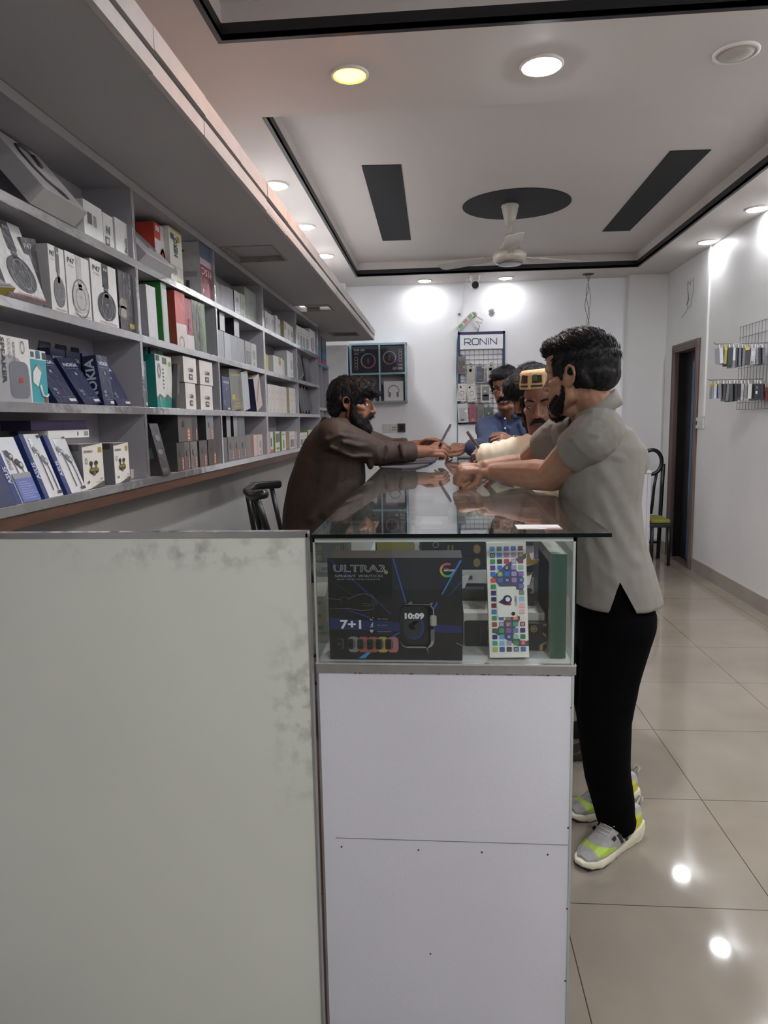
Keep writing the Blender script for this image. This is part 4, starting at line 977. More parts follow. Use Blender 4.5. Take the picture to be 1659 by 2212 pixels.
b.o(*W(1040, 995), .080, '1b3568', rz=.125).up().o(*W(1022, 985), .072, '262b30', rz=.112); b.p([W(990, 960), W(1040, 930), W(1085, 920), W(1095, 945), W(1040, 975), W(1060, 1010), W(1020, 1030), W(985, 1000)], '5c6468')
b.t('10:09', W(943, 908)[0], W(943, 908)[1], .063, 'dcdcdc', .055, width=.145)
b.done('watch_box', 'black and blue smart watch box standing in the front left of the glass case')
# tall white box covered in coloured app-like squares, leaning
P0 = at(1058, 1427, 1.442); P0.z = FZ + .004; P1 = at(1143, 1424, 1.442); P1.z = P0.z + .002; P2 = at(1033, 1173, 1.47)
T, w_, h_ = frame3(P0, P1, P2)
b = Box(T, w_, .028, h_, 'd8d5d0', side='b5b2ae', top='e3e0dc')
b.p([(0.72, .855), (1, .90), (1, .86), (.80, .82)], '55535a').p([(.12, .70), (.45, .80), (.72, .86), (.62, .80), (.9, .70), (.9, .58), (.3, .62)], '4a4b6a').p([(.12, .22), (.5, .36), (.85, .36), (.6, .22), (.85, .13), (1, .15), (1, .10), (.72, .10)], '4d4c66')
cols = ['3a8fc0 55756a 5566b0 4f63b0 7d4a42', '2f5f58 4a86c8 a8709a a888a4 77755a', '2f8a4a 1e3530 a83a5c 9a97b4 7a3a50', '5a2f86 2f6fc0 3a3f66 9a94b4 86b096', '2f6ac0 7aa048 2f6ac0 9c90b8 8468a0', 'd04a30 4a68a4 33406c 9a78a8 33509a', '2f8a4a 0 0 0 74689a', '26286a 0 0 0 6f8a74', '20225a 0 0 0 86b4d4', '6a2028 0 0 0 e0a8b8', '3a70a8 0 0 0 e0a8b8', '3a8a4a 3f62a0 8a7a62 d0743a d5d2cd', '8a4436 8a7a8e 96706c 3a9a86 9a3438', '445a52 3a9a4a 8a5a94 6a74a0 41308a', '262c70 4a9ac8 3a4a86 82b898 2f7a4a', '3a9a86 7ab0d4 9a94b4 3a8a4a c03444', 'a0b44a 44559a 4a484a 55607a 3f6a9a']
for i, rw in enumerate(cols):
    for j, cc in enumerate(rw.split()):
        if cc == '0': continue
        cx_, cz_ = .145 + .178 * j, .945 - .0545 * i
        b.up().p(rrect(cx_, cz_, .064, .020, .3, 4), cc); b.lay -= 1
b.lay += 1
for (j, i) in ((3, 2), (2, 3), (1, 4), (2, 5), (4, 5), (4, 1), (0, 1), (3, 11), (1, 12), (4, 12), (2, 14), (4, 15), (3, 16)): b.up().ringo(.145 + .178 * j, .945 - .0545 * i, .020, .032, 'd9d9e0'); b.lay -= 1
b.p([(.13, .94 - .0545 * 8 + .014), (.15, .94 - .0545 * 8 + .014), (.15, .94 - .0545 * 8 - .012), (.12, .94 - .0545 * 8 - .012)], 'e6e6ec').o(.12, .94 - .0545 * 8 - .012, .025, 'e6e6ec')
b.o(.5, .285, .04, 'ece8e8')
b.up().p(rrect(.475, .485, .245, .132, .12, 4), 'd9d8d4')
b.up().o(.49, .505, .115, '26285a').p([(.26, .485), (.42, .465), (.50, .475), (.44, .525)], '26285a').p([(.26, .485), (.42, .458), (.56, .455), (.60, .47), (.46, .475)], '8a2a32')
b.up().o(.50, .508, .06, 'd9d8d4').t('LSSD', .72, .455, .016, '44434c', .02, rot=90, width=.29 * b.w / b.h * 1.0 if False else .24); b.o(.63, .383, .05, '1d1c20')
b.done('keypad_box', 'tall white box of coloured squares leaning in the middle of the glass case')
# white carton with black sleeve cards
Yc = 1.535
A = at(1002, 1420, Yc); Bq = at(1190, 1420, Yc); hh = at(1100, 1325, Yc).z - FZ
b = Box(cframe(A.x, Yc), Bq.x - A.x, .11, hh, 'cfcdcb', top='d9d7d5'); b.p(rrect(.30, .38, .295, .40, .12, 4), '111217'); b.up().t('Happy Time', .30, .06, .07, 'b8a88a', .0, rot=90, width=.30); b.t('THE BEST MOMENT', .2, .1, .03, '55565a', 0, rot=90, width=.2)
b.done('phone_carton', 'white carton with a black sleeve behind the coloured squares box')
Yg = 1.505
A = at(1137, 1424, Yg); Bq = at(1190, 1424, Yg); hh = at(1165, 1347, Yg).z - FZ
b = Box(cframe(A.x - .012, Yg), Bq.x - A.x + .012, .024, hh, '17161a', side='1d1c1f'); G_ = '8c7647'
b.ringo(.42, .80, .08, .12, G_).o(.42, .80, .06, G_); b.p([(.72, 1), (1, 1), (1, .80), (.95, .78), (.92, .9), (.72, .91)], G_).p([(.72, .70), (.92, .5), (.92, .32), (.72, .18), (.72, 0), (.62, 0), (.62, .2), (.84, .36), (.84, .46), (.72, .6)], G_).p([(.8, .0), (.95, .0), (.95, .14), (.8, .06)], G_)
b.done('gadget_box', 'black and gold box in the right front corner of the glass case')
A = at(1186, 1410, 1.47); Bq = at(1219, 1410, 1.47); hh = at(1200, 1194, 1.47).z - FZ
b = Box(cframe(A.x, 1.455, yaw=0), Bq.x - A.x, .27, hh, '2d4a3c', side='8e938e', top='a9aca4'); b.sr(.05, .95, .02, .98, '7e847f').sr(.3, .9, .1, .9, '6d736e').r(.55, .57, 0, 1, '3c5a4b')
b.done('tall_box', 'tall dark green box against the right glass side of the case')
# heaps of phone boxes farther back, each one its own carton
def heap(x0, y, n, wd, dp, hgt, cols_, jit, what, z=FZ, grp='small boxes stacked in the glass case'):
    for k in range(n):
        yaw = rnd.uniform(-jit, jit)
        b = Box(cframe(x0 + rnd.uniform(-.004, .004), y + rnd.uniform(0, .006), z + k * (hgt + .001), yaw), wd, dp, hgt * .98, cols_[k % len(cols_)], top='3a3a3c' if cols_[k % len(cols_)] < '6' else 'cfcdca')
        b.up(); 
        if cols_[k % len(cols_)] < '6': b.o(.7, .5, .07, '8a7444', rz=.34).r(.12, .16, .2, .8, '8a7444').r(.2, .24, .2, .8, '8a7444')
        else: b.r(.1, .6, .3, .6, '55555a')
        b.done('phone_carton', '%s carton of the stack %s in the glass case' % (('lowest', 'second', 'third', 'fourth', 'fifth', 'sixth', 'seventh')[k], what), group=grp)
heap(.005, 1.70, 7, .125, .15, .034, ['d5d3d0', '1a191c', '1a191c', 'd5d3d0', '1b1a1d', '1a191c', '201f22'], 3, 'left of the coloured squares box')
heap(.145, 1.74, 4, .085, .15, .036, ['c9c7c5', '232225', 'd0cecb', '2b2a2d'], 6, 'right of the coloured squares box')
heap(-.252, 1.62, 3, .095, .15, .03, ['d0cecc', 'bdbbb9', 'cbc9c7'], 5, 'behind the watch box')
heap(-.06, 2.05, 6, .12, .16, .033, ['1a191c', '26252a', 'cfcdca'], 5, 'in the middle')
heap(.08, 2.1, 5, .12, .16, .033, ['2b2a2e', 'c0bebb', '1c1b1e'], 5, 'at the right middle')
heap(-.22, 2.3, 5, .12, .16, .033, ['c9c7c5', '1d1c20', '45444a'], 5, 'at the left middle')
heap(-.1, 2.7, 5, .15, .16, .033, ['cfcdca', '1d1c20', '6d6c70'], 5, 'toward the far end')
heap(.1, 2.8, 4, .15, .16, .033, ['2b2a2e', 'c9c7c5'], 5, 'at the far right')
heap(-.2, 3.3, 4, .16, .16, .033, ['cfcdca', '35343a'], 5, 'at the far left')
heap(.05, 3.4, 4, .16, .16, .033, ['3a393e', 'cfcdca'], 5, 'at the far end')
def one(T, w, d, h, c, name, label, art=None, **k):
    b = Box(T, w, d, h, c, **k)
    if art: art(b)
    return b.done(name, label)
one(cframe(-.15, 1.60, FZ + .155), .085, .06, .075, '8f8a50', 'charger_box', 'olive yellow box showing over the watch box in the case', lambda b: b.r(.3, .85, .25, .7, '77776a').up().r(.35, .8, .35, .5, 'a5a59a'), top='b3ae78')
one(cframe(-.155, 1.59, FZ), .16, .1, .153, '6c6b68', 'storage_carton', 'grey carton hidden behind the smart watch box in the case')
one(cframe(-.045, 1.62, FZ + .1545, 8), .055, .05, .10, '1e1e20', 'gadget_box', 'black upright gadget box showing over the watch box', lambda b: b.ringo(.3, .8, .1, .14, '77777a').ringo(.6, .62, .1, .14, '77777a'))
one(cframe(.02, 1.78, FZ + .245), .10, .08, .022, '5fa08f', 'cable_packet', 'mint green packet lying on the left stack in the case', lambda b: b.r(0, .4, .2, .8, '20302f'))
one(cframe(-.02, 1.76, FZ + .0), .018, .2, .2, '55585a', 'storage_carton', 'thin grey carton between the stacks in the case')
mb = MB(); o0 = Vector((-.05, 1.57, FZ + .1545)); mb.prism([o0 + Vector(v) for v in ((0, 0, 0), (.02, .005, .012), (.028, .003, .022), (.034, .004, .012), (.045, .006, .006), (.045, .03, .0), (0, .03, 0))], (0, .004, .001), mat('b8763c', .6)); tag(mb.build('orange_wrapper'), 'crumpled orange wrapper on the grey carton in the case', 'wrapper')
for k, (x, y, z, l, cc) in enumerate(((.01, 1.60, FZ + .105, 'torn white flap left of the coloured squares box', 'd8d6d3'), (.16, 1.60, FZ + .112, 'folded white leaflet right of the coloured squares box', 'dad8d6'), (.185, 1.66, FZ + .15, 'lilac and white printed card right of the coloured squares box', '9a96c8'))):
    m = MB(); m.prism([(x, y, z), (x + .045, y + .005, z + .012), (x + .06, y + .06, z + .03), (x + .01, y + .055, z + .022)], (0, 0, .0012), mat(cc, .5)); tag(m.build('paper_leaflet'), l, 'leaflet')
m = MB(); q0 = Vector((.165, 1.615, FZ + .17))
m.prism([q0 + Vector(v) for v in ((0, 0, 0), (.018, 0, .01), (.02, 0, .045), (.004, 0, .05))], (0, .003, 0), mat('c8a030', .5)); m.box(q0.x + .018, q0.x + .032, q0.y, q0.y + .004, q0.z - .04, q0.z + .09, mat('232326', .5)); m.prism([q0 + Vector(v) for v in ((.034, 0, .0), (.05, 0, .0), (.07, 0, .012), (.045, 0, .012), (.04, 0, .03), (.036, 0, .03))], (0, .003, 0), mat('c8a030', .5))
tag(m.build('blister_pack'), 'black and yellow blister pack beside the green box in the case', 'packet')
one(cframe(.155, 1.60, FZ), .06, .05, .105, '3b3a3d', 'gadget_box', 'dark carton just behind the black and gold box')
one(cframe(.005, 1.66, FZ), .10, .03, .10, '4a4947', 'gadget_box', 'dark carton just behind the black sleeved carton', lambda b: b.r(.55, 1, .0, .3, 'a5793f'))
# things lying on the glass top
m = MB(); s0 = atz(1112, 1134, CZT); s1 = atz(1205, 1134, CZT); s2 = atz(1215, 1143, CZT); s3 = atz(1118, 1143, CZT)
m.prism([Vector(v) + Vector((0, 0, .0003)) for v in (s3, s2, s1, s0)], (0, 0, .0004), mat('d9d6d3', .4))
u_ = (s2 - s3).normalized(); v_ = (s0 - s3).normalized()
m.text('S.SAGAR 5', mat('6a686a', .5), s3 + u_ * .045 + v_ * .012 + Vector((0, 0, .0009)), u_, v_, .006, .02, .05)
m.text('T&E MOBILE', mat('55535a', .5), s3 + u_ * .01 + v_ * .003 + Vector((0, 0, .0009)), u_, v_, .005, .02, .035)
m.prism([Vector(v) + Vector((0, 0, .0008)) for v in (s3 + u_ * .062 + v_ * .001, s2 + v_ * .001, s2 + v_ * .012 - u_ * .003, s3 + u_ * .06 + v_ * .008)], (0, 0, .0002), mat('a8424a', .4))
tag(m.build('price_sticker'), 'white and red printed sticker on the near glass top', 'sticker')
m = MB(); pts = []
for (px, py) in ((818, 1008), (835, 1000), (872, 993), (905, 989), (946, 987), (941, 996), (925, 1005), (900, 1012), (868, 1014), (822, 1012)):
    q = atz(px, py, CZT + .002); pts.append(q)
M_mat_ = mat('4a4850', .85, vary=.12, scale=60, bump=.3, bscale=300)
m.prism([p_ + Vector((0, 0, -.001)) for p_ in reversed(pts)], (0, 0, .0035), mat('1f1e22', .7)); cpt = sum(pts, Vector()) / len(pts)
m.prism([cpt + (p_ - cpt) * .96 + Vector((0, 0, .0026)) for p_ in pts], (0, 0, .0025), M_mat_)
tag(m.build('counter_mat'), 'dark grey cloth mat with a black border on the glass top', 'mat')

# ================================================================ ceiling fan
M_fan = mat('b9b3a8', .3, vary=.04, coat=.3, name='cream_enamel')
FX, FY = .515, 5.31
fan = empty('ceiling_fan', 'cream three-bladed ceiling fan hanging below the dark round ceiling panel', 'ceiling fan', (FX, FY, HT))
m = MB(); m.lathe([(.062, 0), (.064, -.012), (.058, -.02), (.054, -.05), (.040, -.10), (.030, -.13), (.018, -.135)], M_fan, 28, (FX, FY, HT - .004)); m.build('canopy_cup', fan)
m = MB(); m.tube([(FX, FY, HT - .10), (FX, FY, HT - .235)], .0125, M_fan, 14); m.build('down_rod', fan)
m = MB(); m.lathe([(.020, -.20), (.036, -.205), (.042, -.225), (.046, -.25), (.058, -.275), (.076, -.30), (.078, -.312), (.090, -.318), (.115, -.335), (.122, -.355), (.120, -.380), (.108, -.398), (.098, -.402)], M_fan, 36, (FX, FY, HT)); hub = m.build('motor_housing', fan)
m = MB(); m.lathe([(.092, -.402), (.094, -.410), (.086, -.416)], mat('6d6a70', .3, .4), 36, (FX, FY, HT)); m.lathe([(.084, -.4162), (.06, -.420), (.0, -.421)], mat('c9c8cc', .3), 36, (FX, FY, HT)); m.build('bottom_cap', hub)
for k, a in enumerate((28, 148, 268)):
    T = Matrix.Translation((FX, FY, HT - .352)) @ Matrix.Rotation(math.radians(a), 4, 'Z') @ Matrix.Rotation(math.radians(11), 4, 'X')
    m = MB(T)
    P = [(.19, -.045), (.30, -.062), (.45, -.066), (.575, -.062), (.60, -.04), (.60, .04), (.575, .058), (.45, .06), (.30, .055), (.19, .04)]
    m.prism([(x, y, 0) for x, y in P], (0, 0, .003), M_fan); bl = m.build('fan_blade', fan)
    m = MB(T); m.prism([(.10, -.02, -.004), (.17, -.028, -.004), (.24, -.02, -.004), (.24, .02, -.004), (.17, .028, -.004), (.10, .02, -.004)], (0, 0, .004), M_fan)
    m.build('blade_arm', bl)

# ================================================================ on the back wall
YW = YB
def wallbox(px0, py0, px1, py1, Y):
    a = at(px0, py0, Y); b = at(px1, py1, Y); return a.x, b.x, b.z, a.z
# wall cabinet with blue trim
M_btrim = mat('93b4c2', .4, vary=.1, scale=20)
YC_ = YW - .155
x0, x1, z0, z1 = wallbox(755, 743, 879, 869, YC_)
cab = empty('wall_cabinet', 'small wall cabinet of four cells with light blue trim on the back wall', 'cabinet', ((x0 + x1)/2, YW, z0))
xm = at(820, 800, YC_).x; zm = at(820, 807, YC_).z
m = MB(); m.box(x0, x1, YW - .006, YW, z0, z1, M_lam); m.build('back_panel', cab)
m = MB()
for x in (x0, xm - .009, x1 - .018): m.box(x, x + .018, YC_ + .003, YW - .006, z0, z1, M_lam)
for z in (z0, zm - .009, z1 - .018): m.box(x0, x1, YC_ + .003, YW - .006, z, z + .018, M_lam)
m.build('carcass', cab)
m = MB()
for x in (x0, xm - .009, x1 - .018): m.box(x, x + .018, YC_, YC_ + .003, z0, z1, M_btrim)
for z in (z0, zm - .009, z1 - .018): m.box(x0, x1, YC_ - .0005, YC_ + .003, z, z + .018, M_btrim if z > z0 else mat('8f9a9a', .4))
m.box(x0 - .003, x0, YC_, YW, z0, z1, M_btrim); m.box(x0 - .003, x1 + .003, YC_, YW, z1, z1 + .003, M_btrim); m.build('blue_trim', cab)
def bw(X0, z, yoff=.014): return Matrix.Translation((X0, YC_ + yoff, z))
def ringlight(b, flip):
    F = (lambda x: 1 - x) if flip else (lambda x: x); G = (lambda z: 1 - z) if flip else (lambda z: z)
    for q, cc in enumerate(('8a6a8a', '5a6aa0', '6a8aa0', '8a9a8a', 'a08a6a', 'a06a6a', '9a5a7a', '7a6aa0')):
        b.ringo(F(.62), G(.45), .24, .285, cc, a0=q*math.pi/4, a1=(q+1)*math.pi/4)
    b.r(F(.66) if flip else .58, F(.58) if flip else .66, min(G(.36), G(.54)), max(G(.36), G(.54)), '6a4a55')
    for q in range(4): b.ringo(F(.16), G(.18 + .12*q), .055, .07, 'a0a0a4')
    b.r(min(F(.08), F(.26)), max(F(.08), F(.26)), min(G(.70), G(.74)), max(G(.70), G(.74)), '8a8a90')
    b.t('RGB LED', F(.08), G(.82), .085, 'b5b5ba', .03, width=.42, rot=180 if flip else 0); b.t('SOFT RING LIGHT', F(.08), G(.765), .03, '8a8a90', 0, width=.42, rot=180 if flip else 0)
wq = xm - x0 - .034
b = Box(bw(x0 + .02, zm + .0125), wq, .09, z1 - zm - .04, '201f26'); ringlight(b, False); b.done('ring_light_box', 'black ring light box in the upper left cell of the wall cabinet')
wq = x1 - xm - .036
b = Box(bw(xm + .012, zm + .0125), wq, .09, z1 - zm - .04, '201f26'); ringlight(b, True); b.done('ring_light_box', 'upside down black ring light box, upper right cell of the wall cabinet')
def headp(b):
    b.ringo(.5, .48, .26, .30, '6f7a74', ry=1.05, a0=0, a1=math.pi); b.p([(.22, .22), (.33, .16), (.37, .40), (.26, .48)], '6a786e').p([(.78, .22), (.67, .16), (.63, .40), (.74, .48)], '6a786e')
    b.m.tube([(b.w*.21, -.001, b.h*.49), (b.w*.24, -.001, b.h*.40)], .003, b.ink('6f7a74'), 5); b.m.tube([(b.w*.79, -.001, b.h*.49), (b.w*.76, -.001, b.h*.40)], .003, b.ink('6f7a74'), 5)
for k, (xa, l) in enumerate(((x0 + .05, 'white headphone box in the lower left cell, behind the seller'), (at(829, 840, YC_).x, 'white headphone box in the lower right cell of the wall cabinet'))):
    b = Box(bw(xa, z0 + .0195), at(871, 840, YC_).x - at(829, 840, YC_).x, .06, at(850, 823, YC_).z - z0 - .02, 'd3d3d6'); headp(b); b.done('headphone_box', l, group='white boxes in the wall cabinet')
# sockets
x0, x1, z0, z1 = wallbox(828, 916, 858, 934, YW)
so = empty('socket_plate', 'white double socket plate on the back wall', 'socket', ((x0 + x1)/2, YW, z0))
m = MB(); M_sp = mat('d3d3d0', .35); m.box(x0, x1, YW - .012, YW, z0, z1, M_sp, .002); m.box((x0 + x1)/2 - .001, (x0 + x1)/2 + .001, YW - .0128, YW - .011, z0, z1, mat('9a9a98', .5)); m.build('plate', so)
m = MB(); m.box(x0 + .02, x0 + .055, YW - .017, YW - .012, z0 + .03, z1 - .012, M_sp, .002); m.build('rocker_switch', so)
m = MB()
for a in (0, 1):
    for c_ in (0, 1): m.box(x1 - .050 + .022*a, x1 - .040 + .022*a, YW - .0135, YW - .0119, z0 + .022 + .025*c_, z0 + .034 + .025*c_, mat('3a3a3c', .6))
m.build('socket_holes', so)
x0, x1, z0, z1 = wallbox(860, 915, 876, 933, YW)
so = empty('square_adapter', 'black square adapter on the wall beside the white socket', 'socket', ((x0 + x1)/2, YW, z0))
m = MB(); m.box(x0, x1, YW - .03, YW, z0, z1, mat('2a2a2e', .4), .003); m.build('case', so)
m = MB(); m.box(x0 + .018, x1 - .018, YW - .034, YW - .03, z0 + .02, z1 - .022, mat('151518', .25), .001); m.build('face', so)
# branded accessory rack
YR = YW - .012
x0, x1, z0, z1 = wallbox(989, 718, 1090, 915, YR)
M_navyf = mat('2c3060', .4, vary=.08)
rk = empty('accessory_rack', 'wall rack with a blue frame, white name sign and wire grid', 'display rack', ((x0 + x1)/2, YW, z0))
zs0 = at(1040, 754, YR).z; zs1 = at(1040, 723, YR).z
m = MB(); m.box(x0, x0 + .022, YR - .012, YR + .008, z0, z1, M_navyf); m.box(x1 - .022, x1, YR - .012, YR + .008, z0, z1, M_navyf); m.box(x0, x1, YR - .012, YR + .008, z1 - .022, z1, M_navyf); m.box(x0, x1, YR - .012, YR + .008, z0, z0 + .012, mat('2a2a33', .4)); m.build('frame', rk)
m = MB(); m.box(x0 + .02, x1 - .02, YR - .010, YR - .004, zs0, zs1, mat('e6e6ea', .3))
sw = (x1 - x0); YT = YR - .0108; M_ron = mat('3a4a78', .4)
# angular letters R O N i N
def strokes(mm, segs, ox, sx, sz, t=.0085):
    for (xa, za, xb, zb) in segs:
        p = Vector((ox + xa*sx, YT, zl + za*sz)); q = Vector((ox + xb*sx, YT, zl + zb*sz)); d_ = (q - p).normalized(); nn = Vector((-d_.z, 0, d_.x)) * t / 2
        e_ = d_ * t * .35
        mm.poly([p - nn - e_, q - nn + e_, q + nn + e_, p + nn - e_], M_ron)
zl = zs0 + .045; lh = zs1 - zs0 - .085; xo = x0 + .068; lw = .066
strokes(m, [(0, 0, 0, 1), (0, 1, .8, 1), (.8, 1, 1, .8), (1, .8, 1, .55), (1, .55, .8, .38), (.8, .38, .12, .38), (.45, .38, 1, 0)], xo, lw, lh)
strokes(m, [(.15, 0, .85, 0), (.85, 0, 1, .2), (1, .2, 1, .8), (1, .8, .85, 1), (.85, 1, .15, 1), (.15, 1, 0, .8), (0, .8, 0, .2), (0, .2, .15, 0)], xo + lw*1.22, lw, lh)
strokes(m, [(0, 0, 0, 1), (0, 1, 1, 0), (1, 0, 1, 1)], xo + lw*2.45, lw, lh)
strokes(m, [(0, 0, 0, .72), (0, .88, 0, 1.0)], xo + lw*3.75, lw, lh)
strokes(m, [(0, 0, 0, 1), (0, 1, 1, 0), (1, 0, 1, 1)], xo + lw*4.05, lw, lh)
m.build('name_sign', rk)
m = MB(); M_wire = mat('6d6e78', .4, .5)
nx, nz = 9, 15
for k in range(nx + 1): xx = x0 + .024 + (x1 - x0 - .048) * k / nx; m.tube([(xx, YR, z0 + .012), (xx, YR, zs0)], .0022, M_wire, 5)
for k in range(nz + 1): zz = z0 + .014 + (zs0 - z0 - .02) * k / nz; m.tube([(x0 + .02, YR - .003, zz), (x1 - .02, YR - .003, zz)], .0022, M_wire, 5)
m.build('wire_grid', rk)
def rack_case(px0, py0, px1, py1, c, label, art=None, off=.05, tiltd=0, hang='2a2a2d'):
    a = at(px0, py0, YR - off); q = at(px1, py1, YR - off)
    w = q.x - a.x; h = a.z - q.z
    T = Matrix.Translation((a.x, YR - off, q.z)) @ Matrix.Rotation(math.radians(tiltd), 4, 'Y')
    b = Box(T, w, .018, h, c, wrap=True)
    if art: art(b)
    b.m.tube([(b.w*.35, .009, b.h), (b.w*.42, .009, b.h + .018), (b.w*.58, .009, b.h + .018), (b.w*.65, .009, b.h)], .003, b.ink(hang), 5)
    b.m.tube([(b.w*.5, .004, b.h + .016), (b.w*.5, off + .004, b.h + .010)], .002, M_wire, 5)
    b.done('phone_case_pack', label, 'phone case', 'phone case packs on the branded rack')
def a_photo(b): b.r(.1, .9, .05, .85, '44454c').up().p([(.15, .1), (.7, .1), (.5, .5), (.2, .45)], '6a4048').r(.65, .9, .3, .45, '8a8040')
def a_clear(b): b.p(rrect(.5, .47, .36, .40, .25, 4), '8d8982').up().p(rrect(.5, .47, .32, .37, .25, 4), 'a9a59d').o(.42, .72, .2, '8f8b84').r(.38, .62, .91, .96, '33333a')
def a_black(b): b.p(rrect(.5, .5, .42, .45, .08, 4), '34363f').up().r(.1, .2, .3, .8, '4a55c0').r(.3, .8, .62, .64, '8a8c96').r(.3, .8, .5, .52, '8a8c96').r(.3, .8, .18, .2, '8a8c96').r(.68, .9, .86, .92, 'c9c9cc')
def a_mag(b): b.p(rrect(.52, .5, .40, .42, .15, 4), '55555a').up().p(rrect(.52, .5, .375, .405, .15, 4), 'cfccc8').ringo(.5, .46, .20, .24, '44444a').r(.48, .52, .20, .28, '44444a').o(.72, .14, .06, '66666a').r(.25, .42, .76, .86, 'b9b6b2')
def a_dk(b): b.p(rrect(.5, .5, .38, .40, .2, 4), '77766f').up().r(.15, .85, .1, .42, '33342f').o(.5, .42, .33, '33342f', rz=.08).o(.42, .62, .12, 'c9c4bc')
rack_case(988, 770, 1006, 807, '6a6b70', 'dark patterned phone case hanging at the upper left of the rack', a_photo, .07)
rack_case(1008, 789, 1025, 828, 'b3aea6', 'clear phone case pack second from the left in the upper rack row', a_clear, .06, 2)
rack_case(1027, 790, 1047, 827, '9b9ba0', 'black phone case pack with a blue stripe, upper rack row', a_black, .06)
rack_case(1052, 787, 1070, 825, 'bfbab2', 'pale phone case pack right of the black one, upper rack row', a_clear, .06)
rack_case(987, 829, 1007, 866, 'd6d3cf', 'left one of two white cases printed with a ring', a_mag, .07, 3)
rack_case(1010, 830, 1030, 868, 'd2cfca', 'right one of two white cases printed with a ring', a_mag, .06, -4)
rack_case(1039, 831, 1059, 869, 'bcb7ad', 'grey case pack with a dark lower half, middle rack row', a_dk, .06)
rack_case(990, 873, 1012, 913, 'c6c4c4', 'white bagged phone case at the lower left of the rack', lambda b: b.p(rrect(.5, .42, .36, .36, .15, 4), 'aeacae').up().r(.25, .6, .1, .18, '4a484c').o(.8, .6, .12, 'e6e6e6'), .07, -3, 'd8d8d8')
rack_case(1014, 874, 1029, 911, '9a5560', 'pink phone case in the bottom rack row', lambda b: b.o(.5, .12, .2, 'b58a90').r(.2, .9, .2, .9, '8a4854'), .05)
rack_case(1031, 874, 1046, 912, '6f716f', 'grey bagged phone case in the bottom rack row', lambda b: b.r(.2, .8, .1, .7, '5a5c5b'), .05)
rack_case(1047, 880, 1066, 912, '4b5650', 'dark green phone case at the bottom right of the rack', lambda b: b.r(.1, .9, .05, .6, '35403a').up().o(.45, .6, .12, '8a988c'), .06)
# holes, strip plug and cables
def patch(px, py, rx, ry, name, label, cat, cols_=('8f8e8e', '6d6c6c')):
    q = at(px, py, YW); m = MB(); P = []
    for k in range(14):
        a = 2*math.pi*k/14; s_ = rnd.uniform(.75, 1.1); P.append((q.x + rx*s_*math.cos(a), YW, q.z + ry*s_*math.sin(a)))
    m.prism(P, (0, -.003, 0), mat(cols_[0], .9, vary=.25, scale=60)); P2 = [((p_[0] - q.x)*.6 + q.x, YW - .003, (p_[2] - q.z)*.55 + q.z) for p_ in P]; m.prism(P2, (0, -.0015, 0), mat(cols_[1], .9, vary=.3, scale=80))
    return tag(m.build(name), label, cat)
patch(1062, 675, .036, .038, 'wall_patch', 'chipped grey hole in the back wall above the rack', 'wall hole')
patch(1022, 680, .038, .036, 'wall_box', 'broken cable outlet in the wall above the power strip', 'wall hole', ('a09c96', '7a7468'))
M_cab = mat('8b8880', .5); M_wcab = mat('c9c9c9', .5); M_teal = mat('5f9a9a', .5)
a = at(992, 715, YW - .025); c_ = at(1024, 682, YW - .025)
d_ = (c_ - a); L = d_.length; ang = math.atan2(d_.z, d_.x)
T = Matrix.Translation(a) @ Matrix.Rotation(-ang, 4, 'Y')
ps = empty('power_strip', 'white power strip with green sockets hanging aslant above the rack', 'power strip', a)
m = MB(T); m.box(0, L, -.018, .02, -.004, .05, mat('d2d2ce', .4), .004); m.build('strip_body', ps)
for k in range(3):
    m = MB(T); m.box(.02 + k*L*.32, .02 + k*L*.32 + L*.22, -.0215, -.017, .006, .042, mat('7fae7a' if k != 1 else 'b98a86', .5), .002); m.build('socket_face', ps)
m = MB(); p1 = at(1024, 680, YW - .012); m.tube([p1, at(1030, 684, YW - .03), at(1042, 691, YW - .04), at(1040, 698, YW - .03), at(1028, 694, YW - .02), at(1036, 704, YW - .015), at(1032, 717, YW - .012)], .004, M_cab, 6); tag(m.build('looped_flex'), 'looped grey cord between the power strip and the rack', 'cord')
m = MB(); m.tube([at(990, 716, YW - .006), at(987, 740, YW - .006), at(986, 800, YW - .006), at(988, 870, YW - .006), at(988, 940, YW - .006), at(988, 990, YW - .006)], .005, M_teal, 6); tag(m.build('teal_cable'), 'teal cable running down the wall beside the rack', 'cable')
# security camera
q = Vector((.355, 7.13, H))
sc_ = empty('security_camera', 'white dome security camera under the ceiling by the back wall', 'camera', q)
m = MB(); m.lathe([(.050, 0), (.050, -.012), (.044, -.04), (.034, -.065)], M_rim, 24, q); m.build('mount', sc_)
m = MB(Matrix.Translation(q + Vector((0, -.01, -.095)))); m.lathe([(.004, .045), (.03, .038), (.044, .018), (.048, 0), (.044, -.018), (.03, -.036), (.004, -.045)], M_rim, 24); hd = m.build('dome', sc_)
m = MB(Matrix.Translation(q + Vector((0, -.047, -.100))) @ Matrix.Rotation(math.radians(100), 4, 'X')); m.lathe([(.034, 0), (.034, .012), (.02, .016)], mat('303036', .2), 24); m.build('lens', hd)
m = MB(); m.tube([q + Vector((-.03, 0, -.01)), q + Vector((-.08, .1, -.02)), at(1003, 625, YW - .02), at(1000, 655, YW - .008), at(992, 678, YW - .008), at(989, 690, YW - .01), at(990, 712, YW - .02)], .0032, M_wcab, 6); tag(m.build('camera_cable'), 'thin white cable from the security camera to the power strip', 'cable')
m = MB(); q2 = at(992, 679, YW - .006); m.box(q2.x - .012, q2.x + .012, YW - .014, YW, q2.z - .012, q2.z + .012, mat('6a6a6a', .5), .002); tag(m.build('cable_clip'), 'small grey clip holding the thin cable on the wall', 'clip')
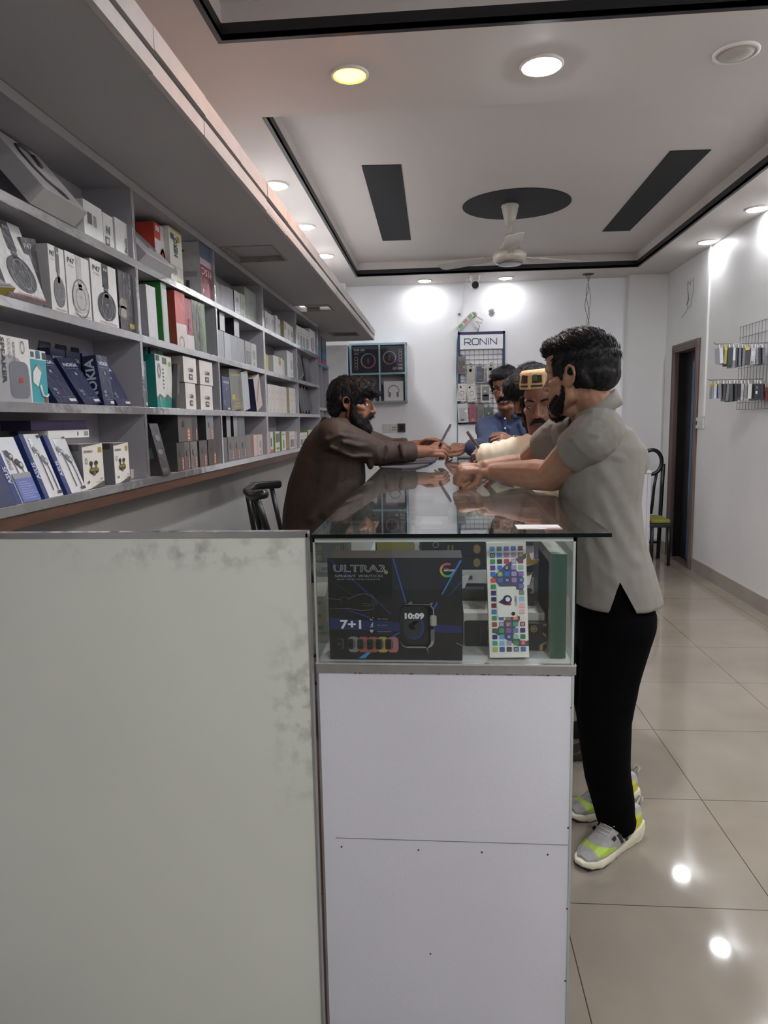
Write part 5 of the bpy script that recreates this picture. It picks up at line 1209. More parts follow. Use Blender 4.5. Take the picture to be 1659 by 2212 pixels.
# bare wires hanging out of a ceiling hole
q = atz(1271, 592, H)
wr = empty('hanging_wires', 'bare wires hanging from an open lamp hole near the right back corner', 'wires', q)
m = MB(); m.lathe([(.055, -.001), (.055, -.003)], mat('3a3838', .9), 20, q); m.build('lamp_hole', wr)
for k in range(3):
    m = MB(); P = []
    for i in range(14):
        t = i / 13; P.append(q + Vector((.022*math.sin(t*8 + k*2)*(1 - .3*t) + (-.02 + .02*k) * (1 - t), .015*math.cos(t*9 + k), -.003 - t*(.50 + .02*k))))
    m.tube(P, .0026, mat(('6a4a44', '4a4a4c', '8a8280')[k], .5), 5); m.build('wire', wr)
# tangle of wire on the right wall
xw = XR - .006
m = MB(); P = [(1493, 603), (1491, 616), (1486, 607), (1485, 622), (1487, 640), (1484, 655), (1486, 665), (1492, 662), (1494, 645), (1498, 630), (1498, 600)]
m.tube([atx(a, c_, xw) for a, c_ in P], .0017, mat('55504c', .6), 5); m.tube([atx(a, c_, xw) for a, c_ in ((1486, 664), (1480, 676), (1472, 686))], .0016, mat('55504c', .6), 5); m.tube([atx(a, c_, xw) for a, c_ in ((1483, 658), (1488, 648), (1486, 630))], .003, mat('6a645e', .6), 5)
tag(m.build('wire_tangle'), 'tangle of thin bare wire on the right wall above the doorway', 'wire')
# conduit and switches
M_cond = mat('dedddb', .4, vary=.03)
yc = atx(1530, 700, XR).y
m = MB(); zb = atx(1520, 900, XR).z; m.box(XR - .018, XR, yc - .02, yc + .02, zb, H, M_cond, .003); tag(m.build('cable_conduit'), 'white cable conduit running down the right wall to the switches', 'conduit')
q0 = atx(1503, 902, XR); q1 = atx(1521, 926, XR)
sw_ = empty('switch_plate', 'white switch plates on the right wall below the conduit', 'switch', (XR, (q0.y + q1.y)/2, q1.z))
m = MB(); ya, yb = min(q0.y, q1.y), max(q0.y, q1.y); ym = (ya + yb)/2; m.box(XR - .014, XR, ya, ym - .002, q1.z, q0.z, M_sp, .003); m.box(XR - .014, XR, ym + .002, yb, q1.z, q0.z, M_sp, .003); m.build('plate', sw_)
m = MB(); m.box(XR - .02, XR - .014, ya + .03, ya + .055, q1.z + .04, q0.z - .04, M_sp, .002); m.build('rocker_switch', sw_)
m = MB(); m.box(XR - .0155, XR - .0135, ym + .03, ym + .06, q1.z + .03, q1.z + .05, mat('44444a', .6)); m.box(XR - .0155, XR - .0135, ym + .03, ym + .06, q0.z - .05, q0.z - .03, mat('44444a', .6)); m.build('socket_holes', sw_)
# ================================================================ wire rack of cases on the right wall
XG = XR - .03
g0 = atx(1600, 707, XG); ytop0 = g0.y
zt_, zb_ = atx(1600, 707, XG).z, atx(1592, 885, XG).z
wg = empty('wire_rack', 'chrome wire grid on the right wall hung with phone cases', 'display rack', (XR, 4.6, zb_))
m = MB(); M_gw = mat('77777a', .35, .7)
ya, yb = 3.9, ytop0
for k in range(33): y = ya + (yb - ya) * k / 32; m.tube([(XG, y, zb_), (XG, y, zt_)], .0018, M_gw, 5)
for z in (zb_, zb_ + .05, zb_ + .12, (zt_ + zb_)/2, (zt_ + zb_)/2 + .05, zt_ - .08, zt_): m.tube([(XG - .003, ya, z), (XG - .003, yb, z)], .0025, M_gw, 5)
m.build('wire_grid', wg)
def arm(py, ylen=None):
    pass
rows_ = [(742, 'upper'), (822, 'lower')]
import itertools as _it
CASES = {
 'upper': [(1557, 1565, 785, 'a9acb4', 'W'), (1566, 1570, 786, '8d8446', 'Y'), (1572, 1584, 790, '2c3034', 'D'), (1583, 1596, 794, '34373c', 'L'), (1597, 1603, 791, '5b5d63', 'G'), (1604, 1610, 791, '585a60', 'G'), (1612, 1624, 788, '3b3b3c', 'Y'), (1622, 1633, 787, '9c9ba0', 'B'), (1634, 1640, 787, '77787e', 'G'), (1641, 1647, 787, '2f3237', 'D'), (1648, 1655, 787, '55565c', 'G')],
 'lower': [(1543, 1549, 861, '9aa0b4', 'Y'), (1554, 1561, 860, '77757a', 'G'), (1562, 1567, 860, '3d3539', 'D'), (1569, 1576, 866, '55565a', 'G'), (1577, 1585, 868, '3c3f42', 'D'), (1588, 1593, 867, '2b2e31', 'D'), (1595, 1600, 858, '24282e', 'D'), (1601, 1607, 864, '9b9794', 'L2'), (1608, 1614, 864, '8f8c8a', 'G'), (1617, 1626, 861, 'b2b1ae', 'W'), (1630, 1639, 865, '33353a', 'S'), (1640, 1646, 863, '2c2e33', 'D'), (1646, 1652, 862, '35373c', 'D'), (1654, 1664, 865, '8f4a42', 'R')]}
nm = {'W': 'white', 'Y': 'yellow topped', 'D': 'black', 'L': 'black and white', 'G': 'grey', 'B': 'silver barcoded', 'L2': 'pale grey', 'S': 'black stickered', 'R': 'red'}
YH = {'upper': 5.04, 'lower': 5.08}
for rn, top in (('upper', 742), ('lower', 820)):
    # prong the packs hang on: sticks out of the grid toward the room
    items = CASES[rn]; n = len(items); seen = {}
    Yp = YH[rn]
    for k, (a, c_, bt, col, kd) in enumerate(items):
        pa = at(a, top + 9, Yp); pc = at(c_, top + 9, Yp); pb = at((a + c_)/2, bt, Yp)
        Yk = Yp - .0 + .006 * math.sin(k * 2.3)
        w = max(.018, pc.x - pa.x); h = pa.z - pb.z
        yaw = -38 if kd not in ('R',) else -10
        d = .075
        T = Matrix.Translation((pa.x, Yk, pb.z)) @ Matrix.Rotation(math.radians(rnd.uniform(-5, 3)), 4, 'Y')
        b = Box(T, w * .92, .085, h, col, wrap=kd not in ('D',), side=col)
        if kd == 'Y': b.r(0, 1, .86, 1, 'b8a636').sr(0, 1, .84, 1, 'b8a636').sr(.2, .5, 0, .84, '8d8446')
        if kd == 'L': b.r(0, .6, .36, 1, 'b9bac0').r(0, .6, 0, .34, '6a6b72')
        if kd == 'B': b.r(.15, .4, .05, .18, '44444a').r(.5, .7, .05, .18, '55555a').r(.2, .8, .5, .8, 'aeadb4')
        if kd == 'S': b.r(.3, .75, .4, .56, 'c9c9cc').r(.4, .8, .7, .85, '6a7070')
        if kd == 'L2': b.r(.2, .8, .2, .6, '8a8582')
        if kd == 'G': b.r(.2, .8, .1, .9, '66686e')
        if kd == 'R': b.r(0, 1, .8, 1, 'c9c4c2').up().r(.3, .5, .84, .95, '35353a')
        b.m.tube([(b.w*.5, .02, b.h - .005), (b.w*.5, .03, b.h + .022), (b.w*.5, .05, b.h + .022), (b.w*.5, .06, b.h - .005)], .0025, b.ink('d8d8d8' if kd != 'Y' else 'b8a636'), 5)
        b.done('phone_case_pack', '%s case pack, %s from the left, %s row of the wire rack' % (nm[kd], (ORD + ['eleventh', 'twelfth', 'thirteenth', 'fourteenth'])[k], rn), 'phone case', 'phone case packs on the wire rack')
    m = MB(); p0 = at(items[0][0] - 6, top - 4, Yp); z_ = at(1600, top + 4, Yp).z
    m.tube([(p0.x, Yp + .04, z_ + .016), (XG, Yp + .04, z_ + .016)], .003, M_gw, 6); m.tube([(p0.x, Yp + .04, z_ + .016), (p0.x - .012, Yp + .04, z_ + .03)], .003, M_gw, 6); m.build('hook_rod', wg)

# ================================================================ chairs and side table
M_blk = mat('17181b', .35, vary=.1, coat=.2, name='black_metal')
Yh = 2.95
ch = empty('bar_chair', 'black metal chair with a curved top rail behind the left counter', 'chair', (-.66, 3.1, 0))
r0 = at(602, 1046, Yh + .22); r1 = at(548, 1052, Yh + .05); r2 = at(534, 1062, Yh - .12); r3 = at(545, 1072, Yh - .24); r4 = at(572, 1067, Yh - .30)
m = MB(); m.tube([r0, r1 + Vector((0, 0, .004)), r2, r3, r4], .0185, M_blk, 14); m.build('top_rail', ch)
for k, (p_, bt) in enumerate(((at(586, 1050, Yh + .2), (606, 1142)), (r2, (548, 1142)), (at(552, 1071, Yh - .25), (576, 1142)), (r3, (561, 1142)))):
    q = at(bt[0], bt[1], p_.y + .06); d_ = (q - p_); foot = p_ + d_ * ((.76 - p_.z) / d_.z) if abs(d_.z) > .01 else q
    m = MB(); m.tube([p_, q, foot], .011 if k != 2 else .015, M_blk, 10); m.build('back_post', ch)
sx, sy = -.60, 3.10
m = MB(); m.lathe([(.17, .70), (.185, .72), (.185, .755), (.17, .775), (.0, .78)], mat('2a2422', .6), 28, (sx, sy, 0)); m.build('seat', ch)
for a in (45, 135, 225, 315):
    c1, s1 = math.cos(math.radians(a)), math.sin(math.radians(a)); m = MB(); m.tube([(sx + .14*c1, sy + .14*s1, .71), (sx + .20*c1, sy + .20*s1, .0)], .013, M_blk, 10); m.build('leg', ch)
m = MB(); m.tube([(sx + .185*math.cos(k*math.pi/12), sy + .185*math.sin(k*math.pi/12), .25) for k in range(24)], .009, M_blk, 8, closed=True); m.build('foot_ring', ch)
# dining chair by the doorway
Yd = 6.95
dc = empty('oval_back_chair', 'black chair with an oval hole in its back near the doorway', 'chair', (2.0, Yd, 0))
def dp(px, py, y=Yd): return at(px, py, y)
m = MB(); cc = dp(1408, 998); rx_ = dp(1434, 998).x - cc.x; 
m.tube([cc + Vector((rx_*.82*math.cos(t*math.pi/18), 0, .118*math.sin(t*math.pi/18))) for t in range(36)], .019, M_blk, 10, closed=True); m.build('back_ring', dc)
for (P, r) in (([(1433, 1002), (1430, 1050), (1427, 1100), (1424, 1150), (1421, 1205)], .019), ([(1418, 1024), (1413, 1050), (1409, 1090), (1406, 1110)], .014), ([(1383, 1000), (1384, 1040), (1386, 1100), (1384, 1150), (1380, 1200)], .019), ([(1398, 1024), (1400, 1050), (1403, 1110)], .012)):
    P = [dp(*q) for q in P]
    if len(P) == 5: P[-1].z = 0.0; 
    m = MB(); m.tube(P, r, M_blk, 10); m.build('back_post', dc)
sz = dp(1410, 1118).z
m = MB(); m.box(dp(1380, 1100).x, dp(1428, 1100).x, Yd - .36, Yd - .02, sz - .045, sz - .005, M_blk, .008); m.build('seat_frame', dc)
m = MB(); m.box(dp(1383, 1100).x, dp(1424, 1100).x, Yd - .35, Yd - .03, sz - .005, sz + .03, mat('8d8a3a', .8, vary=.1), .014); m.build('seat_cushion', dc)
for x in (dp(1382, 1100).x + .02, dp(1426, 1100).x - .02):
    m = MB(); m.tube([(x, Yd - .34, sz - .02), (x, Yd - .36, 0)], .016, M_blk, 10); m.build('leg', dc)
m = MB(); m.tube([(dp(1382, 1100).x + .02, Yd - .01, .16), (dp(1426, 1100).x - .02, Yd - .01, .16)], .01, M_blk, 8); m.build('stretcher', dc)
# white cabinet seen past the gray shirt
Yt = 6.35
xr_ = at(1408, 1020, Yt).x; zt2 = at(1395, 1017, Yt).z
wt = empty('side_cabinet', 'white side cabinet behind the man in the grey shirt', 'cabinet', (xr_ - .25, Yt + .2, 0))
M_wc = mat('c9c7cc', .45, vary=.03)
m = MB(); m.box(xr_ - .45, xr_ - .004, Yt, Yt + .42, .02, zt2 - .02, M_wc, .002); m.build('body', wt)
m = MB(); m.box(xr_ - .46, xr_, Yt - .01, Yt + .43, zt2 - .02, zt2, mat('dcdbdc', .35), .002); m.build('top_board', wt)
m = MB(); m.box(xr_ - .035, xr_ - .033, Yt - .001, Yt + .001, .02, zt2 - .02, mat('77767a', .6)); m.build('door_seam', wt)
m = MB(); m.box(xr_ - .19, xr_ - .05, Yt + .05, Yt + .25, zt2 + .0005, zt2 + .012, mat('3a3d44', .5)); m.prism([(xr_ - .185, Yt + .055, zt2 + .012), (xr_ - .06, Yt + .055, zt2 + .012), (xr_ - .06, Yt + .24, zt2 + .012), (xr_ - .185, Yt + .24, zt2 + .012)], (0, 0, .002), mat('c9c9c6', .6)); tag(m.build('notebook'), 'notebook lying on the white side cabinet', 'notebook')
# ================================================================ people
class Prims:
    """closed volumes gathered for one skin of cloth or flesh"""
    def __init__(s): s.v = []; s.f = []
    def add(s, V, F):
        b = len(s.v); s.v += [tuple(p) for p in V]; s.f += [tuple(b + i for i in f) for f in F]; return s
    def loft(s, rings, caps=True, n=None):
        n = len(rings[0]); V = [p for r in rings for p in r]; F = []
        for i in range(len(rings) - 1):
            for k in range(n):
                k2 = (k + 1) % n; F.append((i*n + k, i*n + k2, (i+1)*n + k2, (i+1)*n + k))
        F.append(tuple(reversed(range(n)))); F.append(tuple((len(rings)-1)*n + k for k in range(n)))
        return s.add(V, F)
    def ell(s, c, r, M=None, n=16, m=10):
        c = Vector(c); rings = []
        for i in range(1, m):
            a = math.pi * i / m; rings.append([(r[0]*math.sin(a)*math.cos(2*math.pi*k/n), r[1]*math.sin(a)*math.sin(2*math.pi*k/n), -r[2]*math.cos(a)) for k in range(n)])
        if M is not None: rings = [[c + M @ Vector(p) for p in R] for R in rings]
        else: rings = [[c + Vector(p) for p in R] for R in rings]
        return s.loft(rings)
    def cap(s, a, b, ra, rb, n=14, flat=False, sq=1.0):
        """round tapered limb from a to b"""
        a = Vector(a); b = Vector(b); t = (b - a); L = t.length
        if L < 1e-6: return s.ell(a, (ra, ra, ra))
        t.normalize(); u = t.cross(Vector((0, 0, 1)))
        if u.length < .05: u = t.cross(Vector((1, 0, 0)))
        u.normalize(); v = u.cross(t).normalized(); u = t.cross(v) * -1 if False else u
        def rg(c, r): return [c + u*(r*math.cos(2*math.pi*k/n)) + v*(r*sq*math.sin(2*math.pi*k/n)) for k in range(n)]
        R = []
        if not flat:
            for i in range(4): an = math.pi/2*(1 - (i + .3)/4.3); R.append(rg(a - t*(ra*math.sin(an)), ra*math.cos(an)))
        R.append(rg(a, ra)); R.append(rg((a + b)/2, (ra + rb)/2)); R.append(rg(b, rb))
        if not flat:
            for i in range(1, 5): an = math.pi/2*(i - .0)/4.3; R.append(rg(b + t*(rb*math.sin(an)), rb*math.cos(an)))
        R = [list(reversed(r)) for r in R]
        return s.loft(R)
    def chain(s, P, R, **k):
        for i in range(len(P) - 1): s.cap(P[i], P[i+1], R[i], R[i+1], **k)
        return s
    def torso(s, rings, n=28, p=2.4):
        """rings: (centre, half depth vector, half width vector) from low to high; flat ends"""
        out = []
        for c, a, b in rings:
            c = Vector(c); a = Vector(a); b = Vector(b); r = []
            for k in range(n):
                t = 2*math.pi*k/n; cx, sx = math.cos(t), math.sin(t)
                f = 1.0 / ((abs(cx)**p + abs(sx)**p) ** (1.0/p)); r.append(c + a*(cx*f) + b*(sx*f))
            out.append(r)
        return s.loft(out)
    def mesh(s, voxel, smooth=4, lam=.5):
        me = bpy.data.meshes.new('tmp'); me.from_pydata(s.v, [], s.f)
        bm = bmesh.new(); bm.from_mesh(me); bmesh.ops.recalc_face_normals(bm, faces=bm.faces); bm.to_mesh(me); bm.free()
        o = bpy.data.objects.new('tmp', me); C.objects.link(o)
        md = o.modifiers.new('r', 'REMESH'); md.mode = 'VOXEL'; md.voxel_size = voxel; md.adaptivity = 0
        dg = bpy.context.evaluated_depsgraph_get(); dg.update()
        m2 = bpy.data.meshes.new_from_object(o.evaluated_get(dg))
        V = np.empty(len(m2.vertices)*3); m2.vertices.foreach_get('co', V); V = V.reshape(-1, 3)
        F = np.array([tuple(p.vertices) if len(p.vertices) == 4 else tuple(p.vertices) + (p.vertices[-1],) for p in m2.polygons]) 
        bpy.data.objects.remove(o); bpy.data.meshes.remove(me); bpy.data.meshes.remove(m2)
        V = relax(V, F, smooth, lam)
        return V, F
def edges_of(F):
    E = np.concatenate([F[:, [0, 1]], F[:, [1, 2]], F[:, [2, 3]], F[:, [3, 0]]]); E = E[E[:, 0] != E[:, 1]]; E.sort(axis=1)
    return np.unique(E, axis=0)
def relax(V, F, it, lam=.5, mu=-.52):
    if it <= 0: return V
    E = edges_of(F); n = len(V); deg = np.bincount(E.ravel(), minlength=n).astype(float); deg[deg == 0] = 1
    for k in range(it):
        for l in (lam, mu):
            S = np.zeros_like(V)
            for c in range(3): S[:, c] = np.bincount(E[:, 0], V[E[:, 1], c], n) + np.bincount(E[:, 1], V[E[:, 0], c], n)
            V = V + l * (S / deg[:, None] - V)
    return V
def soften(V, F, it):
    return relax(V, F, it, .5, 0.0)
def crease(V, F, lines, Ymax=9):
    """cloth folds: raise a soft ridge on the cloth along each drawn line (px, py points seen from the front side)"""
    N = normals(V, F); Rr = np.array([RIGHT, UP, FWD]); c = (V - np.array(EYE)) @ Rr.T
    px = IW/2 + FPX*c[:, 0]/c[:, 2]; py = IH/2 - FPX*c[:, 1]/c[:, 2]
    face = -(N * ((V - np.array(EYE)) / np.linalg.norm(V - np.array(EYE), axis=1)[:, None])).sum(1); face = np.clip(face*2, 0, 1)
    D = np.zeros(len(V))
    for pts, wd, amp in lines:
        amp *= .5; wd *= 1.25
        best = np.full(len(V), 1e9)
        for (x0, y0), (x1, y1) in zip(pts[:-1], pts[1:]):
            dx, dy = x1 - x0, y1 - y0; t = np.clip(((px - x0)*dx + (py - y0)*dy) / (dx*dx + dy*dy), 0, 1)
            best = np.minimum(best, np.hypot(px - x0 - t*dx, py - y0 - t*dy))
        D += amp * (np.exp(-(best/wd)**2) - .55*np.exp(-((best - 1.9*wd)/wd)**2))
    return V + N * (D*face)[:, None]
def normals(V, F):
    N = np.zeros_like(V); fn = np.cross(V[F[:, 2]] - V[F[:, 0]], V[F[:, 3]] - V[F[:, 1]])
    for k in range(4):
        for c in range(3): N[:, c] += np.bincount(F[:, k], fn[:, c], len(V))
    return N / np.maximum(1e-9, np.linalg.norm(N, axis=1))[:, None]
def npmesh(name, V, F, mats, mi=None, parent=None, loc=None):
    L = np.array(loc if loc is not None else (0, 0, 0), float)
    me = bpy.data.meshes.new(name)
    me.from_pydata((V - L).tolist(), [], [tuple(dict.fromkeys(f)) for f in F.tolist()])
    for m in (mats if isinstance(mats, (list, tuple)) else [mats]): me.materials.append(m)
    if mi is not None: me.polygons.foreach_set('material_index', np.asarray(mi, dtype=np.int32))
    me.polygons.foreach_set('use_smooth', [True]*len(me.polygons)); me.update()
    o = bpy.data.objects.new(name, me); C.objects.link(o); o.location = L
    if parent: o.parent = parent; o.matrix_parent_inverse = Matrix.Translation(-parent.location)
    return o
def wrinkle(V, F, amp, scale, seed=0, stretch=(1, 1, 1), power=1.0):
    N = normals(V, F); st = Vector(stretch); sd = Vector((seed*7.1, seed*3.3, seed))
    D = np.array([(1 - abs(mnoise.noise(Vector((p[0]*st.x, p[1]*st.y, p[2]*st.z))*scale + sd))*2) for p in V.tolist()])
    return V + N * (amp * D)[:, None]

def hmat(c, fwd, roll=0.0):
    """head frame: x to the person's left->right axis, y face direction, z crown"""
    f = Vector(fwd).normalized(); r = f.cross(Vector((0, 0, 1))).normalized(); u = r.cross(f)
    if roll: q = Matrix.Rotation(math.radians(roll), 3, f); r = q @ r; u = q @ u
    M = Matrix((r, f, u)).transposed().to_4x4(); M.translation = Vector(c); return M

def head_prims(P, M, neck=None, k=1.0, beak=1.0, smile=False):
    X = lambda x, y, z: M @ (Vector((x, y, z)) * k)
    R3 = M.to_3x3()
    E = lambda c, r: P.ell(X(*c), tuple(v*k for v in r), R3)
    S = lambda a, b, ra, rb: P.cap(X(*a), X(*b), ra*k, rb*k)
    E((0, -.018, .030), (.076, .096, .086)); E((0, .030, -.030), (.060, .060, .086)); E((0, .048, .045), (.056, .044, .055))
    for s_ in (-1, 1):
        S((s_*.054, -.004, -.058), (s_*.022, .062, -.096), .020, .020); S((s_*.060, .0, .0), (s_*.054, -.004, -.058), .018, .019)
        S((s_*.042, .056, -.018), (s_*.055, .030, -.010), .0155, .015)          # cheek bone
        S((s_*.014, .083, .026), (s_*.046, .070, .024), .0095, .0085)            # brow
        S((s_*.034, .056, -.040), (s_*.030, .064, -.07), .020, .016)
        # eye lids
        S((s_*.020, .0775, .009), (s_*.046, .068, .007), .0068, .0058); S((s_*.021, .0765, -.004), (s_*.045, .068, -.003), .0055, .0048)
        # ear
        E((s_*.074, -.014, -.004), (.010, .017, .027))
        pts = [(.076, -.004, .002), (.081, -.008, .020), (.086, -.022, .028), (.088, -.035, .020), (.086, -.037, .002), (.081, -.029, -.018), (.076, -.014, -.030), (.074, -.008, -.026)]
        for a, b in zip(pts[:-1], pts[1:]): S((s_*a[0], a[1], a[2]), (s_*b[0], b[1], b[2]), .0047, .0047)
    S((-.03, .063, -.100), (.03, .063, -.100), .017, .017); E((0, .070, -.101), (.022, .018, .018))
    S((0, .080, .026), (0, .0835 + .012*beak, -.006), .0080, .0088); S((0, .0835 + .012*beak, -.006), (0, .087 + .020*beak, -.026), .0088, .0112)
    for s_ in (-1, 1): E((s_*.0125, .084 + .010*beak, -.031), (.0085, .011, .0085))
    w = .030 if smile else .023
    S((-w, .072, -.058 + (.006 if smile else 0)), (0, .0835, -.0565), .0055, .0075); S((0, .0835, -.0565), (w, .072, -.058 + (.006 if smile else 0)), .0075, .0055)
    S((-w*.8, .071, -.069), (0, .0815, -.0705), .006, .0085); S((0, .0815, -.0705), (w*.8, .071, -.069), .0085, .006)
    if neck is not None:
        nb = Vector(neck); P.cap(X(0, -.030, -.050), nb, .054*k, .060*k); P.cap(X(0, .012, -.085), nb + (X(0, .02, 0) - X(0, 0, 0)), .040*k, .05*k)
def head_sculpt(V, F, M, k=1.0, smile=False):
    V = soften(V, F, 2)
    Mi = np.array(M.inverted()); L = (V @ Mi[:3, :3].T + Mi[:3, 3]) / k
    R = np.array(M.to_3x3())
    near = np.where((np.abs(L[:, 0]) < .12) & (np.abs(L[:, 2]) < .15) & (np.abs(L[:, 1]) < .14))[0]
    l = L[near].copy()
    def dent(c, r, d, direction):
        w = np.exp(-(((l - np.array(c)) / np.array(r)) ** 2).sum(1)); l[:] += w[:, None] * np.array(direction) * d
    for s_ in (-1, 1):
        dent((s_*.033, .075, .003), (.014, .02, .0042), .004, (0, -1, 0))
        dent((s_*.020, .078, .008), (.007, .015, .012), .004, (0, -1, 0))
        dent((s_*.080, -.016, .002), (.02, .010, .014), .006, (-s_, 0, 0))
        dent((s_*.0085, .098, -.038), (.004, .008, .004), .004, (0, 0, 1))
    dent((0, .085, -.063), (.024 if not smile else .030, .012, .0030), .0045, (0, -1, 0))
    dent((0, .08, -.084), (.018, .015, .006), .003, (0, -1, 0))
    V = V.copy(); V[near] = (l * k) @ R.T + np.array(M.translation); return V
def head_local(V, M, k=1.0):
    Mi = np.array(M.inverted()); return (V @ Mi[:3, :3].T + Mi[:3, 3]) / k

def hand(P, W, d, n, right, curls, thumb=None, k=1.0, spread=4.0, dbl=True):
    """palm, four unequal fingers and a thumb; curls: (knuckle, middle, tip) bend in degrees for index..little"""
    W = Vector(W); d = Vector(d).normalized(); n = Vector(n); n = (n - d*n.dot(d)).normalized()
    s = n.cross(d) * (1 if right else -1)        # towards the thumb
    q = lambda a, b, c: W + (d*a + s*b + n*c) * k
    P.cap(q(-.02, 0, 0), q(.02, 0, 0), .026*k, .028*k, sq=.75)
    for b, e, r in ((.026, .030, .0135), (.009, .010, .0145), (-.009, -.010, .014), (-.024, -.028, .0125)):
        P.cap(q(.012, b*.75, -.002), q(.083 - abs(e - .010)*.25, e, 0), (r + .001)*k, r*k)
    P.cap(q(.03, .02, -.008), q(.06, -.015, -.008), .016*k, .014*k)
    L = ((.044, .026, .021), (.048, .030, .022), (.044, .028, .022), (.034, .021, .019))
    B = ((.090, .031), (.092, .0105), (.088, -.010), (.080, -.0285))
    for i in range(4):
        sp = math.radians((1.5 - i) * spread); a = 0.0; p = q(B[i][0], B[i][1], 0); r = (.0096, .0098, .0093, .0082)[i]*k
        for j in range(3):
            a += math.radians(curls[i][j]); dd = (d*math.cos(sp) + s*math.sin(sp)); v = dd*math.cos(a) - n*math.sin(a)
            p2 = p + v*(L[i][j]*k); P.cap(p, p2, r*(1.04 - .10*j), r*(.96 - .10*j)); p = p2
    t = thumb or ((.7, .7, -.25), (.85, .35, -.4), (.9, .1, -.4))
    p = q(.018, .020, -.006); r = .0125*k
    for j, (v, ln) in enumerate(zip(t, (.044, .034, .028))):
        vv = (d*v[0] + s*v[1] + n*v[2]).normalized(); p2 = p + vv*(ln*k); P.cap(p, p2, r*(1.05 - .12*j), r*(.95 - .13*j)); p = p2

def strands(o_mb, V, F, m, M, flow, n, ln, r, seed=1, lift=.25, zmin=-1, k=1.0, keep=None):
    """fine locks lying over a hair volume"""
    rg = random.Random(seed); N = normals(V, F); L = head_local(V, M, k); R3 = M.to_3x3(); ids = [i for i in range(len(V)) if L[i][2] > zmin and (keep is None or keep(L[i]))]
    if not ids: return
    for _ in range(n):
        i = rg.choice(ids); p = Vector(V[i]); nn = Vector(N[i]); f = R3 @ Vector(flow(L[i])); f += Vector((rg.uniform(-.35, .35), rg.uniform(-.35, .35), rg.uniform(-.35, .35)))
        t = (f - nn*f.dot(nn))
        if t.length < 1e-4: continue
        t.normalize(); l = ln*rg.uniform(.6, 1.3); rr = r*rg.uniform(.7, 1.3)
        a = p - nn*.0015; b = p + t*(l*.5) + nn*(l*lift*.45); c = p + t*l + nn*(l*lift*rg.uniform(-.1, .8))
        w = t.cross(nn)*rr
        o_mb.add([a - w, a + w, a + nn*rr, b - w*.8, b + w*.8, b + nn*rr*.9, c], [(0, 1, 4, 3), (1, 2, 5, 4), (2, 0, 3, 5), (3, 4, 6), (4, 5, 6), (5, 3, 6)], m, True)

M_hair = mat('0e0d10', .42, vary=.3, scale=120, stretch=(3, 3, .6), bump=.5, bscale=220, spec=.22, name='black_hair')
M_beard = mat('100d0e', .6, vary=.3, scale=160, bump=.7, bscale=260, spec=.2, name='black_beard')
M_eyew = mat('cfc8c2', .15, vary=.02, spec=.6, name='eye_white'); M_iris = mat('17100d', .35, vary=.1, name='dark_iris')
def skin(c, nm): return mat(c, .48, vary=.10, scale=28, bump=.12, bscale=320, spec=.35, name=nm)
def eyes(M, parent, k=1.0, gaze=(0, 1, 0), closed=False):
    for s_ in (-1, 1):
        c = Vector((s_*.033, .0640, .0025)) * k; m = MB(); R3 = M.to_3x3()
        P = Prims(); P.ell(M @ c, (.0128*k,)*3, R3, 18, 12); m.add(P.v, P.f, M_eyew, True)
        g = Vector(gaze).normalized(); u = g.cross(Vector((0, 0, 1))).normalized(); v = u.cross(g)
        ctr = c + g*(.0124*k); m.poly([M @ p for p in circle(ctr, u, v, .0068*k, 16)], M_iris)
        m.build('eye', parent)
def brows(M, parent, k=1.0, dz=0.0):
    for s_ in (-1, 1):
        m = MB(); m.tube([M @ (Vector(p)*k) for p in ((s_*.012, .0895, .025 + dz), (s_*.026, .0865, .030 + dz), (s_*.040, .0775, .030 + dz), (s_*.051, .066, .025 + dz))], [.0036*k, .0046*k, .0040*k, .0020*k], M_beard, 8); m.build('eyebrow', parent)
def hair_obj(P, M, parent, voxel=.0034, smooth=3, amp=.0022, n=900, ln=.03, flow=lambda l: (0, 1, -.4), seed=3, name='hair', r=.0011, lift=.22, zmin=-.05, m=None, keep=None, k=1.0):
    V, F = P.mesh(voxel, smooth)
    V = wrinkle(V, F, amp, 70, seed, (1, 1, .5))
    mb = MB(); mb.add(V.tolist(), [tuple(dict.fromkeys(f)) for f in F.tolist()], m or M_hair, True)
    strands(mb, V, F, m or M_hair, M, flow, n, ln, r, seed, lift, zmin, k, keep)
    return mb.build(name, parent)
def ribbon(pts_lo, pts_hi, th, m, name, parent):
    """a standing band of cloth with thickness (collar, cuff)"""
    n = len(pts_lo); m_ = MB(); c = sum((Vector(p) for p in pts_lo), Vector()) / n
    lo = [Vector(p) for p in pts_lo]; hi = [Vector(p) for p in pts_hi]
    out = lambda p: (p + (Vector((p.x - c.x, p.y - c.y, 0)).normalized()) * th)
    V = lo + hi + [out(p) for p in lo] + [out(p) for p in hi]; F = []
    for i in range(n - 1):
        j = i + 1; F += [(i, j, n + j, n + i), (2*n + j, 2*n + i, 3*n + i, 3*n + j), (n + i, n + j, 3*n + j, 3*n + i), (j, i, 2*n + i, 2*n + j)]
    F += [(0, n, 3*n, 2*n), (n - 1, 2*n - 1 + 2*n, 4*n - 1, 2*n - 1)] if False else [(0, n, 3*n, 2*n), (n - 1, 3*n - 1, 4*n - 1, 2*n - 1)]
    m_.add(V, F, m, True); return m_.build(name, parent)
def person(label, loc): return empty('person', label, 'person', loc)
def lips_index(V, F, M, k=1.0, smile=False):
    c = head_local(V[F].mean(1), M, k); w = .027 if not smile else .033
    return ((np.abs(c[:, 0]) < w) & (c[:, 1] > .068) & (c[:, 2] > -.078 + np.abs(c[:, 0])*.25) & (c[:, 2] < -.050 - np.abs(c[:, 0])*.18)).astype(int)

